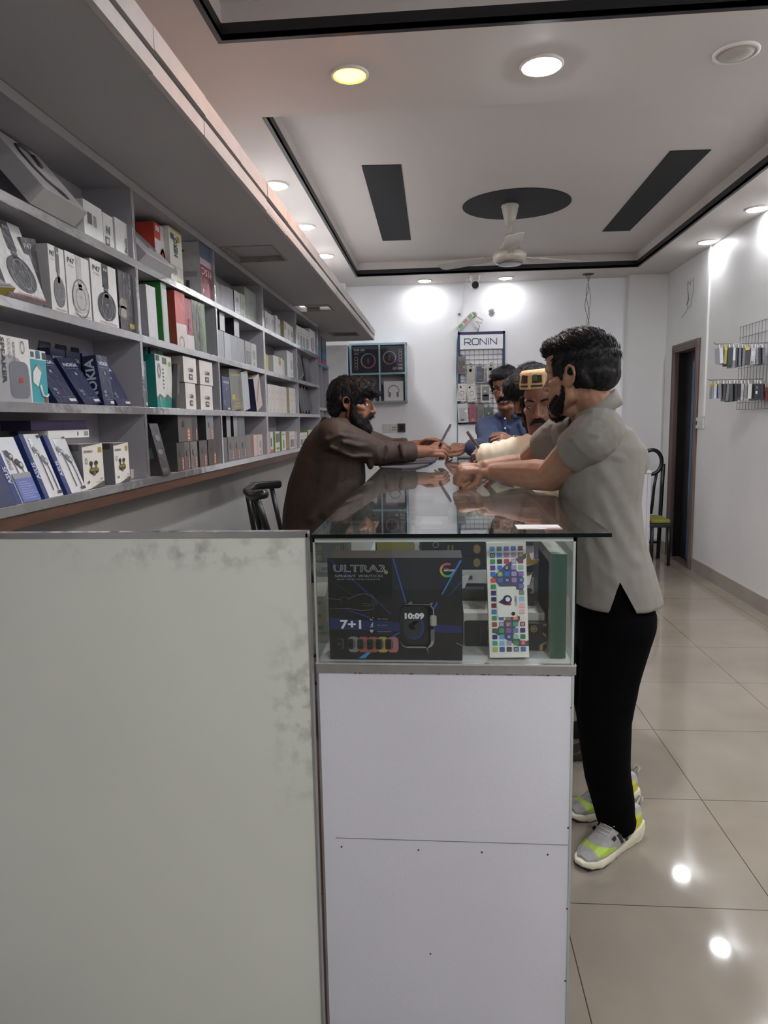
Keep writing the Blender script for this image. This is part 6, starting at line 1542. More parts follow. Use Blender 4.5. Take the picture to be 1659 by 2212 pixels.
# ---------------------------------------------------------------- man in the grey polo shirt
SK1 = skin('98705a', 'tan_skin'); LP1 = mat('7a4f48', .4)
pg = person('person in a grey polo shirt and black trousers leaning on the near glass counter', (.50, 2.13, 0))
M1 = hmat(at(1248, 812, 2.10), (-.77, .64, -.05), roll=-2)
P = Prims(); nb1 = at(1283, 884, 2.12); head_prims(P, M1, nb1, 1.0)
SL, EL, WL = at(1292, 938, 1.97), at(1192, 1028, 2.17), at(1072, 1019, 2.34)
SR, ER, WR = at(1226, 935, 2.33), at(1132, 1010, 2.50), at(1047, 1012, 2.38)
P.cap(nb1, Vector((.47, 2.13, 1.25)), .06, .11); P.cap(Vector((.47, 2.13, 1.25)), Vector((.51, 2.13, .9)), .10, .11)
P.cap(SL + Vector((0, .05, -.02)), SR + Vector((0, -.05, -.02)), .045, .045)
P.chain([SL.lerp(EL, .08) + Vector((0, .012, -.004)), SL.lerp(EL, .5), EL], [.048, .060, .049]); P.chain([EL, EL.lerp(WL, .3), WL], [.048, .050, .031])
P.chain([SR.lerp(ER, .08) + Vector((0, -.012, -.004)), SR.lerp(ER, .5), ER], [.048, .058, .048]); P.chain([ER, ER.lerp(WR, .3), WR], [.046, .048, .031])
hand(P, WL, (-.72, .66, -.12), (.1, .05, 1), False, [(18, 28, 18)]*4, k=.98)
hand(P, WR, (-.93, -.20, .02), (-.08, -.35, 1), True, [(78, 84, 42), (76, 80, 40), (74, 78, 40), (70, 76, 40)], thumb=((.45, .62, -.62), (.80, -.05, -.6), (.70, -.35, -.65)), k=.98, spread=1)
P.ell(WR + Vector((-.075, -.02, -.022)), (.030, .034, .026))
for hip, kn, an in (((.53, 2.04, .86), (.497, 2.07, .47), (.575, 2.175, .075)), ((.53, 2.23, .86), (.505, 2.29, .47), (.60, 2.37, .075))):
    P.chain([hip, kn, an], [.085, .055, .04])
V, F = P.mesh(.0031, 5); V = head_sculpt(V, F, M1)
npmesh('body', V, F, [SK1, LP1], lips_index(V, F, M1), pg, pg.location)
eyes(M1, pg); brows(M1, pg)
# hair: cropped sides, fuller spiky top
H_ = Prims(); X1 = lambda x, y, z: M1 @ Vector((x, y, z)); R1 = M1.to_3x3()
H_.ell(X1(0, -.026, .034), (.0835, .103, .094), R1); H_.ell(X1(0, -.01, .080), (.072, .092, .054), R1); H_.ell(X1(0, .055, .082), (.056, .050, .036), R1)
H_.ell(X1(0, -.074, .0), (.068, .050, .052), R1)
for s_ in (-1, 1): H_.cap(X1(s_*.071, .014, .035), X1(s_*.073, .010, -.004), .012, .007); H_.cap(X1(s_*.068, -.05, .0), X1(s_*.058, -.066, -.030), .016, .012)
hair_obj(H_, M1, pg, n=1900, ln=.020, flow=lambda l: (0, .5 - l[1]*2, .5 if l[2] > .06 else -.6), lift=.30, zmin=-.02, seed=5, keep=lambda l: l[2] > .045)
B_ = Prims()
for s_ in (-1, 1):
    B_.chain([X1(s_*.066, .006, -.030), X1(s_*.0605, .010, -.058), X1(s_*.044, .044, -.088), X1(s_*.018, .070, -.103)], [.0085, .0135, .018, .018])
    B_.chain([X1(s_*.050, .040, -.058), X1(s_*.036, .058, -.076), X1(s_*.02, .070, -.098)], [.010, .0155, .017])
    B_.cap(X1(0, .090, -.046), X1(s_*.032, .074, -.060), .0055, .006)
B_.ell(X1(0, .072, -.108), (.026, .021, .022), R1)
hair_obj(B_, M1, pg, voxel=.003, smooth=4, amp=.001, n=1500, ln=.010, flow=lambda l: (0, .5, -1), name='beard', r=.0006, lift=.5, zmin=-.2, m=M_beard, seed=8)
# shirt
M_polo = mat('7d7972', .85, vary=.05, scale=40, bump=.18, bscale=420, spec=.2, name='grey_pique_cotton')
S_ = Prims(); cy = 2.135; Yv = Vector((0, 1, 0)); Xv = Vector((1, 0, 0))
rg_ = [(.852, .522, .138, .212, 0), (.95, .504, .126, .205, 0), (1.05, .486, .112, .196, 0), (1.15, .476, .110, .194, 0), (1.24, .480, .112, .195, 0), (1.31, .488, .102, .190, 0), (1.365, .484, .074, .165, 0)]
S_.torso([(Vector((x, cy, z)), Xv*a, Yv*b) for z, x, a, b, _ in rg_])
S_.cap(SL + Vector((.02, .06, .0)), SL + Vector((.0, .012, 0)), .072, .066); S_.cap(SR + Vector((.01, -.05, .0)), SR + Vector((0, -.012, 0)), .070, .064)
S_.cap(nb1 + Vector((.025, -.03, -.070)), SL + Vector((.005, .03, .020)), .046, .045); S_.cap(nb1 + Vector((.025, .03, -.070)), SR + Vector((.0, -.03, .020)), .046, .045)
eL = SL.lerp(EL, .50); eR = SR.lerp(ER, .50)
S_.cap(nb1 + Vector((.030, 0, -.065)), Vector((.535, 2.13, 1.27)), .050, .085)
for a, b, r in () and ((at(1300, 1010, 1.955), at(1375, 1180, 1.99), .016), (at(1290, 1060, 1.955), at(1345, 1230, 1.95), .014), (at(1330, 1030, 1.95), at(1400, 1200, 2.03), .012), (at(1255, 1180, 1.95), at(1330, 1265, 1.935), .012), (at(1300, 990, 1.955), at(1350, 1000, 1.945), .010)): S_.cap(a + Vector((0, .012, 0)), b + Vector((0, .012, 0)), r, r*.6)
V, F = S_.mesh(.0050, 3); V = soften(V, F, 10); V = wrinkle(V, F, .0016, 7, 2, (1.6, 1, .6))
V = crease(V, F, [([(1298, 1010), (1335, 1075), (1385, 1170)], 10, .006), ([(1296, 1060), (1325, 1130), (1375, 1215)], 9, .006), ([(1280, 1120), (1310, 1190), (1335, 1255)], 8, .005), ([(1262, 1180), (1300, 1230), (1330, 1262)], 8, .004), ([(1240, 945), (1275, 930), (1300, 935)], 5, .003), ([(1250, 925), (1290, 915)], 5, .0025), ([(1290, 995), (1320, 985), (1345, 990)], 5, .004), ([(1295, 890), (1330, 900)], 5, .002), ([(1262, 1150), (1275, 1210), (1280, 1270)], 7, .004)])
cen = V[F].mean(1)
ap = at(1339, 1257, 1.93); hb_ = at(1345, 1287, 1.93)
vent = (cen[:, 1] < 2.0) & (cen[:, 2] < ap.z) & (np.abs(cen[:, 0] - ap.x - (ap.z - cen[:, 2])*.12) < (ap.z - cen[:, 2])*.42)
keep_ = F[~vent]; bv = np.intersect1d(np.unique(F[vent]), np.unique(keep_)); xc_ = ap.x + (ap.z - V[bv, 2])*.12; hw_ = np.maximum(.0006, (ap.z - V[bv, 2])*.42)
V[bv, 0] = np.where(V[bv, 2] < ap.z + .004, xc_ + np.sign(V[bv, 0] - xc_)*hw_, V[bv, 0])
npmesh('polo_shirt', V, F[~vent], M_polo, None, pg, pg.location)
for S0, E0, nm in ((SL, EL, 'near'), (SR, ER, 'far')):
    Q_ = Prims(); e1 = S0.lerp(E0, .40 if S0 is SL else .46); inn = Vector((.012, .030 if S0 is SL else -.030, .006))
    Q_.cap(S0 + inn*2.0, S0 + inn*.6, .058, .070); Q_.cap(S0 + inn*.8, S0.lerp(E0, .08), .070, .073); Q_.cap(S0.lerp(E0, .05), e1, .0735, .070, flat=True, n=28); Q_.cap(S0.lerp(E0, .31), e1, .0725, .0715, flat=True, n=28)
    V, F = Q_.mesh(.0042, 2); V = soften(V, F, 1); V = wrinkle(V, F, .0012, 12, 5, (1.5, 1, .7))
    V = crease(V, F, [([(1236, 948), (1262, 935), (1292, 938)], 5, .0045), ([(1245, 930), (1285, 917)], 5, .004), ([(1262, 975), (1290, 958)], 5, .003), ([(1175, 925), (1205, 935)], 4, .004), ([(1180, 940), (1205, 952)], 4, .004), ([(1188, 918), (1212, 920)], 4, .003)])
    sl_ = npmesh('sleeve', V, F, M_polo, None, pg, pg.location)
n_ = 25; lo = []; hi = []
cN = at(1280, 873, 2.12)
for k in range(n_):
    a = math.radians(-158 + 316*k/(n_-1))      # opening toward the chest (-x)
    back = math.cos(a)
    lo.append(cN + Vector((.004 + .076*math.cos(a), .094*math.sin(a), -.036 + .036*back))); hi.append(cN + Vector((.062*math.cos(a), .072*math.sin(a), .004 + .039*back)))
ribbon(lo, hi, .004, M_polo, 'collar', pg)
m = MB(); q = at(1238, 905, 2.06); m.prism([at(1237, 904, 2.05), at(1252, 907, 2.05), at(1228, 945, 2.04), at(1216, 965, 2.06), at(1214, 958, 2.07), at(1226, 930, 2.06)], (0, .012, 0), mat('33322f', .85)); m.build('button_placket', pg)
# trousers
M_trs = mat('050507', .9, vary=.25, scale=20, bump=.15, bscale=200, spec=.06, name='black_trouser_cloth')
T_ = Prims(); T_.torso([(Vector((.500, cy, .70)), Xv*.085, Yv*.165), (Vector((.515, cy, .80)), Xv*.110, Yv*.185), (Vector((.515, cy, .95)), Xv*.112, Yv*.180)])
for P4, R4 in (([(.525, 2.035, .80), (.500, 2.05, .62), (.492, 2.07, .48), (.522, 2.125, .28), (.566, 2.178, .10)], [.104, .086, .079, .070, .060]), ([(.53, 2.23, .80), (.52, 2.26, .62), (.515, 2.29, .48), (.55, 2.32, .28), (.60, 2.36, .10)], [.104, .086, .078, .068, .059])):
    for i in range(4): T_.cap(P4[i], P4[i+1], R4[i], R4[i+1], n=20)
    T_.cap(P4[4], Vector(P4[4]) + Vector((.012, .012, -.028)), R4[4], R4[4]*1.0, flat=True, n=20)
V, F = T_.mesh(.006, 3); V = soften(V, F, 8); V = wrinkle(V, F, .004, 9, 4, (1, 1, .5)); npmesh('trousers', V, F, M_trs, None, pg, pg.location)
# running shoes
M_sg = mat('9a9894', .8, vary=.08, scale=50, bump=.3, bscale=350, name='grey_knit'); M_sole = mat('cfc9b0', .6, vary=.08, scale=40, bump=.2, bscale=200, name='cream_foam_sole')
M_lime = mat('a6c24a', .6, vary=.1); M_yel = mat('bdb83a', .6, vary=.1); M_str = mat('16161c', .5); M_rub = mat('1b1a1c', .7)
def shoe(heel, toe, par):
    h = Vector(heel); t = Vector(toe); u = (t - h); L = u.length; u.normalize(); s = Vector((0, 0, 1)).cross(u); zz = Vector((0, 0, 1)); q = lambda a, b, c: h + u*(a*L) + s*b + zz*c
    Pq = Prims()
    prof = [(-.03, .030, .012, .060), (.06, .037, .0, .052), (.25, .037, .0, .045), (.45, .036, .0, .036), (.65, .044, .0, .030), (.82, .046, .002, .028), (.95, .034, .008, .028), (1.02, .014, .016, .028)]
    rings = []
    for a, w, zl, zh in prof:
        rings.append([q(a, -w, zl), q(a, -w*1.05, (zl + zh)/2), q(a, -w*.96, zh), q(a, 0, zh + .004), q(a, w*.96, zh), q(a, w*1.05, (zl + zh)/2), q(a, w, zl), q(a, 0, zl)])
    Pq.loft(rings); V, F = Pq.mesh(.004, 4); sole = npmesh('running_shoe', V, F, M_sole, None, par, par.location)
    Pq = Prims(); up = [(.0, .027, .045, .112), (.10, .033, .040, .120), (.25, .036, .036, .122), (.40, .038, .030, .116), (.58, .041, .026, .092), (.75, .043, .024, .070), (.88, .038, .022, .056), (.97, .019, .022, .042)]
    rings = []
    for a, w, zl, zh in up:
        m1 = zl + (zh - zl)*.55; rings.append([q(a, -w, zl), q(a, -w*.96, m1), q(a, -w*.55, zh - .004), q(a, 0, zh), q(a, w*.55, zh - .004), q(a, w*.96, m1), q(a, w, zl), q(a, 0, zl)])
    Pq.loft(rings); V, F = Pq.mesh(.0026, 3)
    c = V[F].mean(1) - np.array(h); al = c @ np.array(u) / L; hz2 = c[:, 2]
    mi = np.zeros(len(F), int); mi[(al > .56) & (al < .86) & (hz2 < .020 + (al - .3)*.085) & (hz2 > .034 + (al - .86)*-.0)] = 1; mi[(al < .17) & (hz2 < .095)] = 2; mi[(al < .05) & (hz2 > .075)] = 0
    npmesh('knit_upper', V, F, [M_sg, M_lime, M_yel], mi, sole, par.location); upo = sole
    for k in range(3):
        a0 = .33 + .085*k
        for sd in (-1, 1):
            m = MB(); m.prism([q(a0, sd*.0372, .040), q(a0 + .045, sd*.0385, .038), q(a0 + .125, sd*.0375, .076), q(a0 + .08, sd*.0368, .080)], s*(.0016*sd), M_str); m.build('side_stripe', upo)
    for k in range(5):
        a0 = .46 + .045*k; z0 = .112 - .0068*k; m = MB(); m.tube([q(a0, -.022, z0 - .004), q(a0 + .02, 0, z0 - .001), q(a0 + .005, .022, z0 - .004)], .0025, mat('b5b2ac', .8), 6); m.build('lace', upo)
    m = MB(); m.tube([q(.47, .0, .114), q(.49, -.022, .124), q(.54, -.032, .104)], .0025, mat('b5b2ac', .8), 6); m.tube([q(.45, .0, .114), q(.50, .02, .122), q(.55, .028, .102)], .0025, mat('b5b2ac', .8), 6); m.build('lace_bow', upo)
    m = MB(); m.tube([q(-.005, .008, .095), q(-.075, .008, .125), q(-.07, -.004, .130), q(.0, -.008, .108)], .005, M_sg, 6); m.build('heel_loop', upo)
    m = MB(); m.prism([q(.55, -.040, .0), q(.80, -.046, .0), q(.98, -.028, .004), q(.98, .028, .004), q(.80, .046, .0), q(.55, .040, .0)], (0, 0, .006), M_rub); m.build('rubber_tread', sole)
shoe((.648, 2.245, 0), (.425, 2.045, 0), pg); shoe((.695, 2.455, 0), (.445, 2.315, 0), pg)

# ---------------------------------------------------------------- seller behind the counter
SK2 = skin('7d5541', 'brown_skin'); LP2 = mat('6d443d', .45)
ps_ = person('bearded person in a dark brown shirt reaching over the counter with a phone', (-.55, 3.55, 0))
M2 = hmat(at(764, 872, 3.50), (.985, -.06, -.13))
P = Prims(); nb2 = at(735, 917, 3.50); head_prims(P, M2, nb2, 1.02)
S2R, E2R, W2R = at(722, 940, 3.33), at(812, 979, 3.50), at(922, 975, 3.64)
S2L, E2L, W2L = at(738, 938, 3.70), at(840, 972, 3.88), at(905, 962, 3.84)
P.cap(nb2, at(715, 1000, 3.52), .06, .12); P.cap(at(715, 1000, 3.52), at(690, 1180, 3.52), .12, .13); P.cap(S2R, S2L, .055, .055)
P.chain([S2R, E2R], [.056, .044]); P.chain([E2R, E2R.lerp(W2R, .35), W2R], [.044, .046, .031]); P.chain([S2L, E2L], [.056, .044]); P.chain([E2L, W2L], [.043, .031])
hand(P, W2R, (.96, .08, .06), (-.15, -.85, .5), True, [(48, 62, 35), (58, 70, 40), (62, 72, 40), (64, 72, 40)], thumb=((.75, .6, -.15), (.95, .2, -.25), (.85, -.35, -.35)), k=1.0, spread=2)
hand(P, W2L, (.95, -.12, .10), (-.1, .75, .6), False, [(30, 45, 25), (38, 50, 30), (44, 52, 30), (48, 54, 30)], thumb=((.75, .55, -.2), (.95, .1, -.3), (.95, -.1, -.3)), k=1.0, spread=2)
P.chain([(-.56, 3.43, .82), (-.34, 3.40, .80), (-.38, 3.40, .40)], [.09, .06, .05]); P.chain([(-.56, 3.64, .82), (-.34, 3.66, .80), (-.38, 3.66, .40)], [.09, .06, .05])
V, F = P.mesh(.0034, 5); V = head_sculpt(V, F, M2, 1.02)
npmesh('body', V, F, [SK2, LP2], lips_index(V, F, M2, 1.02), ps_, ps_.location)
eyes(M2, ps_, 1.02, (-.2, 1, -.35)); brows(M2, ps_, 1.02)
X2 = lambda x, y, z: M2 @ (Vector((x, y, z))*1.02); R2 = M2.to_3x3(); H_ = Prims()
H_.ell(X2(0, -.030, .036), (.089, .112, .100), R2); H_.ell(X2(0, .012, .072), (.082, .100, .066), R2); H_.ell(X2(0, .072, .072), (.058, .040, .030), R2); H_.ell(X2(.0, -.082, -.018), (.070, .050, .064), R2)
H_.cap(X2(-.03, .104, .062), X2(.03, .104, .062), .016, .016)
for s_ in (-1, 1): H_.chain([X2(s_*.066, .034, .06), X2(s_*.075, .012, .022), X2(s_*.075, .010, -.03)], [.018, .012, .008]); H_.cap(X2(s_*.07, -.05, .01), X2(s_*.06, -.072, -.055), .022, .018)
hair_obj(H_, M2, ps_, n=1900, ln=.024, flow=lambda l: (0, .8 if l[2] > .03 else -.1, -.5 + 1.0*max(0, l[2] - .06)*6), lift=.09, seed=11, amp=.003, zmin=-.02)
B_ = Prims()
for s_ in (-1, 1):
    B_.chain([X2(s_*.072, .012, -.012), X2(s_*.066, .016, -.055), X2(s_*.052, .040, -.092), X2(s_*.02, .072, -.116)], [.011, .019, .027, .029])
    B_.cap(X2(s_*.052, .035, -.060), X2(s_*.030, .062, -.088), .020, .024)
    B_.chain([X2(0, .098, -.043), X2(s_*.022, .092, -.050), X2(s_*.036, .074, -.066), X2(s_*.036, .066, -.09)], [.0085, .0095, .010, .014])
B_.ell(X2(0, .070, -.112), (.034, .028, .028), R2); B_.cap(X2(0, .082, -.088), X2(0, .086, -.115), .010, .020)
hair_obj(B_, M2, ps_, voxel=.003, smooth=3, amp=.0018, n=1300, ln=.014, flow=lambda l: (0, .5, -1), name='beard', r=.0008, lift=.5, zmin=-.2, m=M_beard, seed=13)
M_brn = mat('3a2f29', .7, vary=.12, scale=14, bump=.15, bscale=240, spec=.3, name='dark_brown_shirt')
S_ = Prims()
def ring2(y, xa, xb, wy, Y=3.52):
    a = at(xa, y, Y); b = at(xb, y, Y); c = (a + b)/2; return (c, Vector(((b.x - a.x)/2, 0, 0)), Vector((0, wy, 0)))
S_.torso([ring2(1235, 612, 770, .21), ring2(1170, 611, 775, .21), ring2(1100, 615, 783, .205), ring2(1040, 626, 788, .20), ring2(990, 643, 786, .20), ring2(950, 662, 780, .20), ring2(922, 684, 772, .18), ring2(903, 705, 765, .11)])
S_.cap(S2R + Vector((-.02, .05, -.02)), S2R, .085, .082); S_.cap(S2L + Vector((-.02, -.05, -.02)), S2L, .085, .08)
S_.chain([S2R, S2R.lerp(E2R, .55), E2R + Vector((0, 0, .002))], [.082, .078, .066], n=20); S_.chain([S2L, E2L], [.08, .066], n=20)
cR = E2R.lerp(W2R, .72); cL = E2L.lerp(W2L, .6)
S_.cap(E2R, cR, .064, .050, flat=True, n=22); S_.cap(E2L, cL, .064, .05, flat=True, n=22)
S_.cap(E2R.lerp(W2R, .52), E2R.lerp(W2R, .74), .056, .0535, flat=True, n=22); S_.cap(E2L.lerp(W2L, .4), E2L.lerp(W2L, .62), .056, .0535, flat=True, n=22)
S_.cap(nb2 + Vector((-.03, -.03, -.02)), S2R + Vector((-.01, .03, .03)), .05, .05); S_.cap(nb2 + Vector((-.03, .03, -.02)), S2L + Vector((-.01, -.03, .03)), .05, .05)
fo = lambda px, py, Y: at(px, py, Y)
for pts, r in (([fo(742, 955, 3.26), fo(775, 962, 3.33), fo(812, 960, 3.42)], .010), ([fo(715, 965, 3.25), fo(760, 985, 3.32), fo(800, 985, 3.40)], .010), ([fo(705, 950, 3.25), fo(735, 940, 3.25), fo(770, 945, 3.33)], .009), ([fo(795, 990, 3.42), fo(800, 1008, 3.45)], .016), ([fo(835, 965, 3.46), fo(832, 992, 3.46)], .010), ([fo(866, 960, 3.50), fo(872, 985, 3.50)], .010)): S_.chain(pts, [r]*len(pts))
V, F = S_.mesh(.0056, 3); V = soften(V, F, 4); V = wrinkle(V, F, .0025, 8, 6, (1, 1, 1))
V = crease(V, F, [([(735, 958), (770, 948), (805, 952)], 5, .006), ([(700, 975), (745, 965), (800, 968)], 5, .005), ([(690, 990), (740, 985), (790, 985)], 5, .005), ([(720, 935), (750, 928), (778, 938)], 4, .004), ([(660, 1000), (640, 1060), (632, 1110)], 7, .005), ([(700, 1010), (690, 1060), (670, 1120)], 7, .006), ([(735, 1020), (725, 1070), (700, 1110)], 6, .005), ([(812, 965), (818, 990)], 4, .005), ([(838, 962), (842, 990)], 4, .004), ([(862, 963), (870, 988)], 4, .004)])
npmesh('brown_shirt', V, F, M_brn, None, ps_, ps_.location)
n_ = 23; lo = []; hi = []
for k in range(n_):
    a = math.radians(180 - 150 + 300*k/(n_-1)); b_ = -math.cos(a)
    lo.append(nb2 + Vector((-.012 + .095*math.cos(a), .092*math.sin(a), -.030 + .030*b_))); hi.append(nb2 + Vector((-.008 + .078*math.cos(a), .076*math.sin(a), .004 + .036*b_)))
ribbon(lo, hi, .004, M_brn, 'collar', ps_)
T_ = Prims(); T_.chain([(-.56, 3.42, .82), (-.33, 3.40, .80), (-.38, 3.40, .38)], [.12, .09, .07]); T_.chain([(-.56, 3.66, .82), (-.33, 3.66, .80), (-.38, 3.66, .38)], [.12, .09, .07]); T_.torso([(Vector((-.58, 3.53, .72)), Xv*.15, Yv*.19), (Vector((-.58, 3.53, .95)), Xv*.15, Yv*.19)])
V, F = T_.mesh(.010, 3); npmesh('trousers', V, F, M_brn, None, ps_, ps_.location)
# phone held up between seller and buyer
def phone(T, w, h, t, label, c='1b1b1e'):
    e = empty('smartphone', label, 'phone', T.translation)
    m = MB(T); m.box(-w/2, w/2, -t/2, t/2, -h/2, h/2, mat(c, .3, vary=.1), .003); m.build('casing', e)
    m = MB(T); m.box(-w/2 + .003, w/2 - .003, -t/2 - .0008, -t/2 - .0002, -h/2 + .004, h/2 - .004, mat('0a0a0d', .08)); m.build('screen', e)
    m = MB(T); m.box(-w/2 + .006, -w/2 + .03, t/2, t/2 + .002, h/2 - .035, h/2 - .008, mat('2a2a2e', .3), .0008); m.build('camera_bump', e)
    return e
a = at(950, 962, 3.66); c_ = at(967, 929, 3.74); up_ = (c_ - a).normalized(); view = (a - EYE).normalized(); nrm = up_.cross(view).normalized(); wd = nrm.cross(up_).normalized()
wd = (wd + nrm*.03).normalized(); nrm = up_.cross(wd).normalized() * -1
Tp = Matrix((wd, nrm, up_)).transposed().to_4x4(); Tp.translation = (a + c_)/2
phone(Tp, .074, .150, .011, 'black phone held up by the seller in the middle of the counter')

# ---------------------------------------------------------------- smiling man in blue
SK3 = skin('6f4c3b', 'dark_brown_skin'); LP3 = mat('6d423c', .45)
pb_ = person('smiling person in a blue kurta leaning over the far end of the counter', (.55, 4.35, 0))
M3 = hmat(at(1093, 838, 4.20), (-.36, -.92, -.20), roll=6)
P = Prims(); nb3 = at(1098, 897, 4.28); head_prims(P, M3, nb3, 1.03, smile=True)
S3R, E3R, W3R = at(1058, 922, 4.15), at(1040, 975, 4.32), at(1006, 964, 4.30)
S3R = at(1052, 925, 4.25); E3R = at(1062, 972, 3.98); W3R = at(1010, 965, 4.12)
S3L, E3L, W3L = at(1160, 930, 4.40), at(1150, 972, 4.15), at(1070, 972, 4.10)
P.cap(nb3, at(1105, 980, 4.40), .06, .12); P.cap(at(1105, 980, 4.40), Vector((.60, 4.45, .90)), .11, .12); P.cap(S3R, S3L, .05, .05)
P.chain([S3R, E3R, W3R], [.052, .042, .029]); P.chain([S3L, E3L, W3L], [.052, .042, .029])
hand(P, W3R, (-.97, -.15, -.05), (.05, -.55, .83), True, [(42, 52, 30), (50, 56, 30), (56, 58, 30), (60, 60, 30)], thumb=((.8, .5, -.2), (.98, .05, -.1), (.98, -.1, -.1)), k=1.05, spread=3)
hand(P, W3L, (-.95, .1, -.05), (.05, -.4, .9), False, [(30, 40, 25)]*4, k=1.0)
for dy in (-.1, .1): P.chain([(.62, 4.45 + dy, .88), (.60, 4.45 + dy, .46), (.64, 4.47 + dy, .08)], [.085, .055, .04])
V, F = P.mesh(.0036, 5); V = head_sculpt(V, F, M3, 1.03, True)
npmesh('body', V, F, [SK3, LP3], lips_index(V, F, M3, 1.03, True), pb_, pb_.location)
eyes(M3, pb_, 1.03, (-.2, 1, -.5)); brows(M3, pb_, 1.03)
X3 = lambda x, y, z: M3 @ (Vector((x, y, z))*1.03); R3_ = M3.to_3x3()
m = MB(); m.add([X3(x, .0858 - abs(x)**1.7*1.9, z) for x, z in ((-.021, -.060), (-.012, -.0618), (0, -.0622), (.012, -.0618), (.021, -.060), (.017, -.0672), (.006, -.0695), (-.006, -.0695), (-.017, -.0672))], [tuple(range(9))], mat('d6cfc4', .25)); m.build('teeth', pb_)
H_ = Prims(); H_.ell(X3(0, -.026, .036), (.084, .106, .094), R3_); H_.ell(X3(0, .020, .078), (.074, .080, .048), R3_)
for s_ in (-1, 1): H_.chain([X3(s_*.066, .036, .052), X3(s_*.074, .012, .015), X3(s_*.074, .008, -.02)], [.016, .010, .005])
hair_obj(H_, M3, pb_, n=900, ln=.03, flow=lambda l: (.6, .4, -.2), lift=.15, seed=17, amp=.002)
B_ = Prims()
for s_ in (-1, 1):
    B_.chain([X3(0, .0955, -.044), X3(s_*.020, .090, -.047), X3(s_*.036, .074, -.058)], [.0068, .0072, .005])
hair_obj(B_, M3, pb_, voxel=.003, smooth=3, amp=.001, n=350, ln=.008, flow=lambda l: (0, .4, -1), name='moustache', r=.0007, lift=.5, zmin=-.2, m=M_beard, seed=19)
M_blu = mat('2f3a54', .75, vary=.12, scale=16, bump=.2, bscale=260, spec=.25, name='blue_kurta_cloth')
S_ = Prims()
S_.torso([(Vector((.62, 4.46, .55)), Xv*.17, Yv*.22), (Vector((.61, 4.45, .80)), Xv*.155, Yv*.22), (Vector((.59, 4.42, 1.0)), Xv*.15, Yv*.21), (at(1112, 965, 4.38), Vector((.155, .05, 0)), Yv*.15), (at(1106, 930, 4.34), Vector((.175, .06, 0)), Yv*.12), (at(1102, 908, 4.31), Vector((.11, .04, 0)), Yv*.085)])
S_.chain([S3R, E3R], [.070, .060], n=18); S_.cap(E3R, E3R.lerp(W3R, .88), .060, .047, flat=True, n=20); S_.chain([S3L, E3L], [.07, .06], n=18); S_.cap(E3L, E3L.lerp(W3L, .85), .06, .047, flat=True, n=20)
S_.cap(nb3 + Vector((-.03, 0, -.03)), S3R + Vector((.02, 0, .02)), .05, .055); S_.cap(nb3 + Vector((.03, 0, -.03)), S3L + Vector((-.02, 0, .02)), .05, .055)
for pts in ([at(1062, 915, 4.16), at(1070, 950, 4.10)], [at(1100, 925, 4.20), at(1098, 970, 4.24)], [at(1122, 915, 4.22), at(1135, 960, 4.24)], [at(1045, 940, 4.14), at(1060, 965, 4.0)]): S_.chain(pts, [.010]*2)
V, F = S_.mesh(.007, 3); V = soften(V, F, 4); V = wrinkle(V, F, .004, 9, 9, (1, 1, .6)); npmesh('blue_kurta', V, F, M_blu, None, pb_, pb_.location)
n_ = 21; lo = []; hi = []
for k in range(n_):
    a = math.radians(-100 + 20 + 320*k/(n_-1)); lo.append(nb3 + Vector((.080*math.cos(a), .080*math.sin(a), -.018))); hi.append(nb3 + Vector((.070*math.cos(a), .070*math.sin(a), .014)))
ribbon(lo, hi, .004, M_blu, 'band_collar', pb_)
m = MB(); m.prism([at(1086, 902, 4.19), at(1094, 902, 4.18), at(1097, 960, 4.20), at(1089, 960, 4.20)], (0, .01, 0), mat('2b3a60', .8)); pk = m.build('button_placket', pb_)
for y in (904, 925, 946):
    m = MB(Matrix.Translation(at(1091, y, 4.18)) @ Matrix.Rotation(math.radians(90), 4, 'X')); m.lathe([(.006, 0), (.005, .003)], mat('b5b8bd', .4), 10); m.build('button', pk)
T_ = Prims()
for dy in (-.1, .1): T_.chain([(.62, 4.45 + dy, .85), (.60, 4.45 + dy, .46), (.64, 4.47 + dy, .10)], [.11, .10, .09])
V, F = T_.mesh(.011, 3); npmesh('trousers', V, F, M_blu, None, pb_, pb_.location)

# ---------------------------------------------------------------- dark haired man looking down
SK4 = skin('6b4735', 'brown_skin_b'); LP4 = mat('5d3a33', .45)
pd = person('dark haired person bent over the counter between the blue kurta and the cap', (.55, 3.45, 0))
M4 = hmat(at(1146, 853, 3.32), (-.74, -.42, -.52), roll=-4)
P = Prims(); nb4 = at(1188, 902, 3.45); head_prims(P, M4, nb4, 1.03)
S4L, E4L, W4L = at(1175, 945, 3.25), at(1150, 985, 3.12), at(1118, 962, 3.20)
S4R, E4R, W4R = at(1190, 930, 3.62), at(1150, 985, 3.45), at(1112, 964, 3.38)
P.cap(nb4, Vector((.58, 3.45, 1.15)), .06, .12); P.cap(Vector((.58, 3.45, 1.15)), Vector((.64, 3.45, .9)), .11, .11); P.cap(S4L, S4R, .05, .05)
P.chain([S4L, E4L, W4L], [.052, .042, .029]); P.chain([S4R, E4R, W4R], [.052, .042, .029])
hand(P, W4L, (-.90, .1, .42), (.3, -.6, .7), False, [(40, 55, 30), (46, 58, 30), (52, 60, 30), (55, 60, 30)], k=1.0, spread=2)
hand(P, W4R, (-.95, -.05, .3), (.25, .3, .9), True, [(40, 55, 30)]*4, k=1.0, spread=2)
for dy in (-.1, .1): P.chain([(.66, 3.45 + dy, .88), (.62, 3.45 + dy, .46), (.66, 3.47 + dy, .08)], [.085, .055, .04])
V, F = P.mesh(.0038, 5); V = head_sculpt(V, F, M4, 1.03)
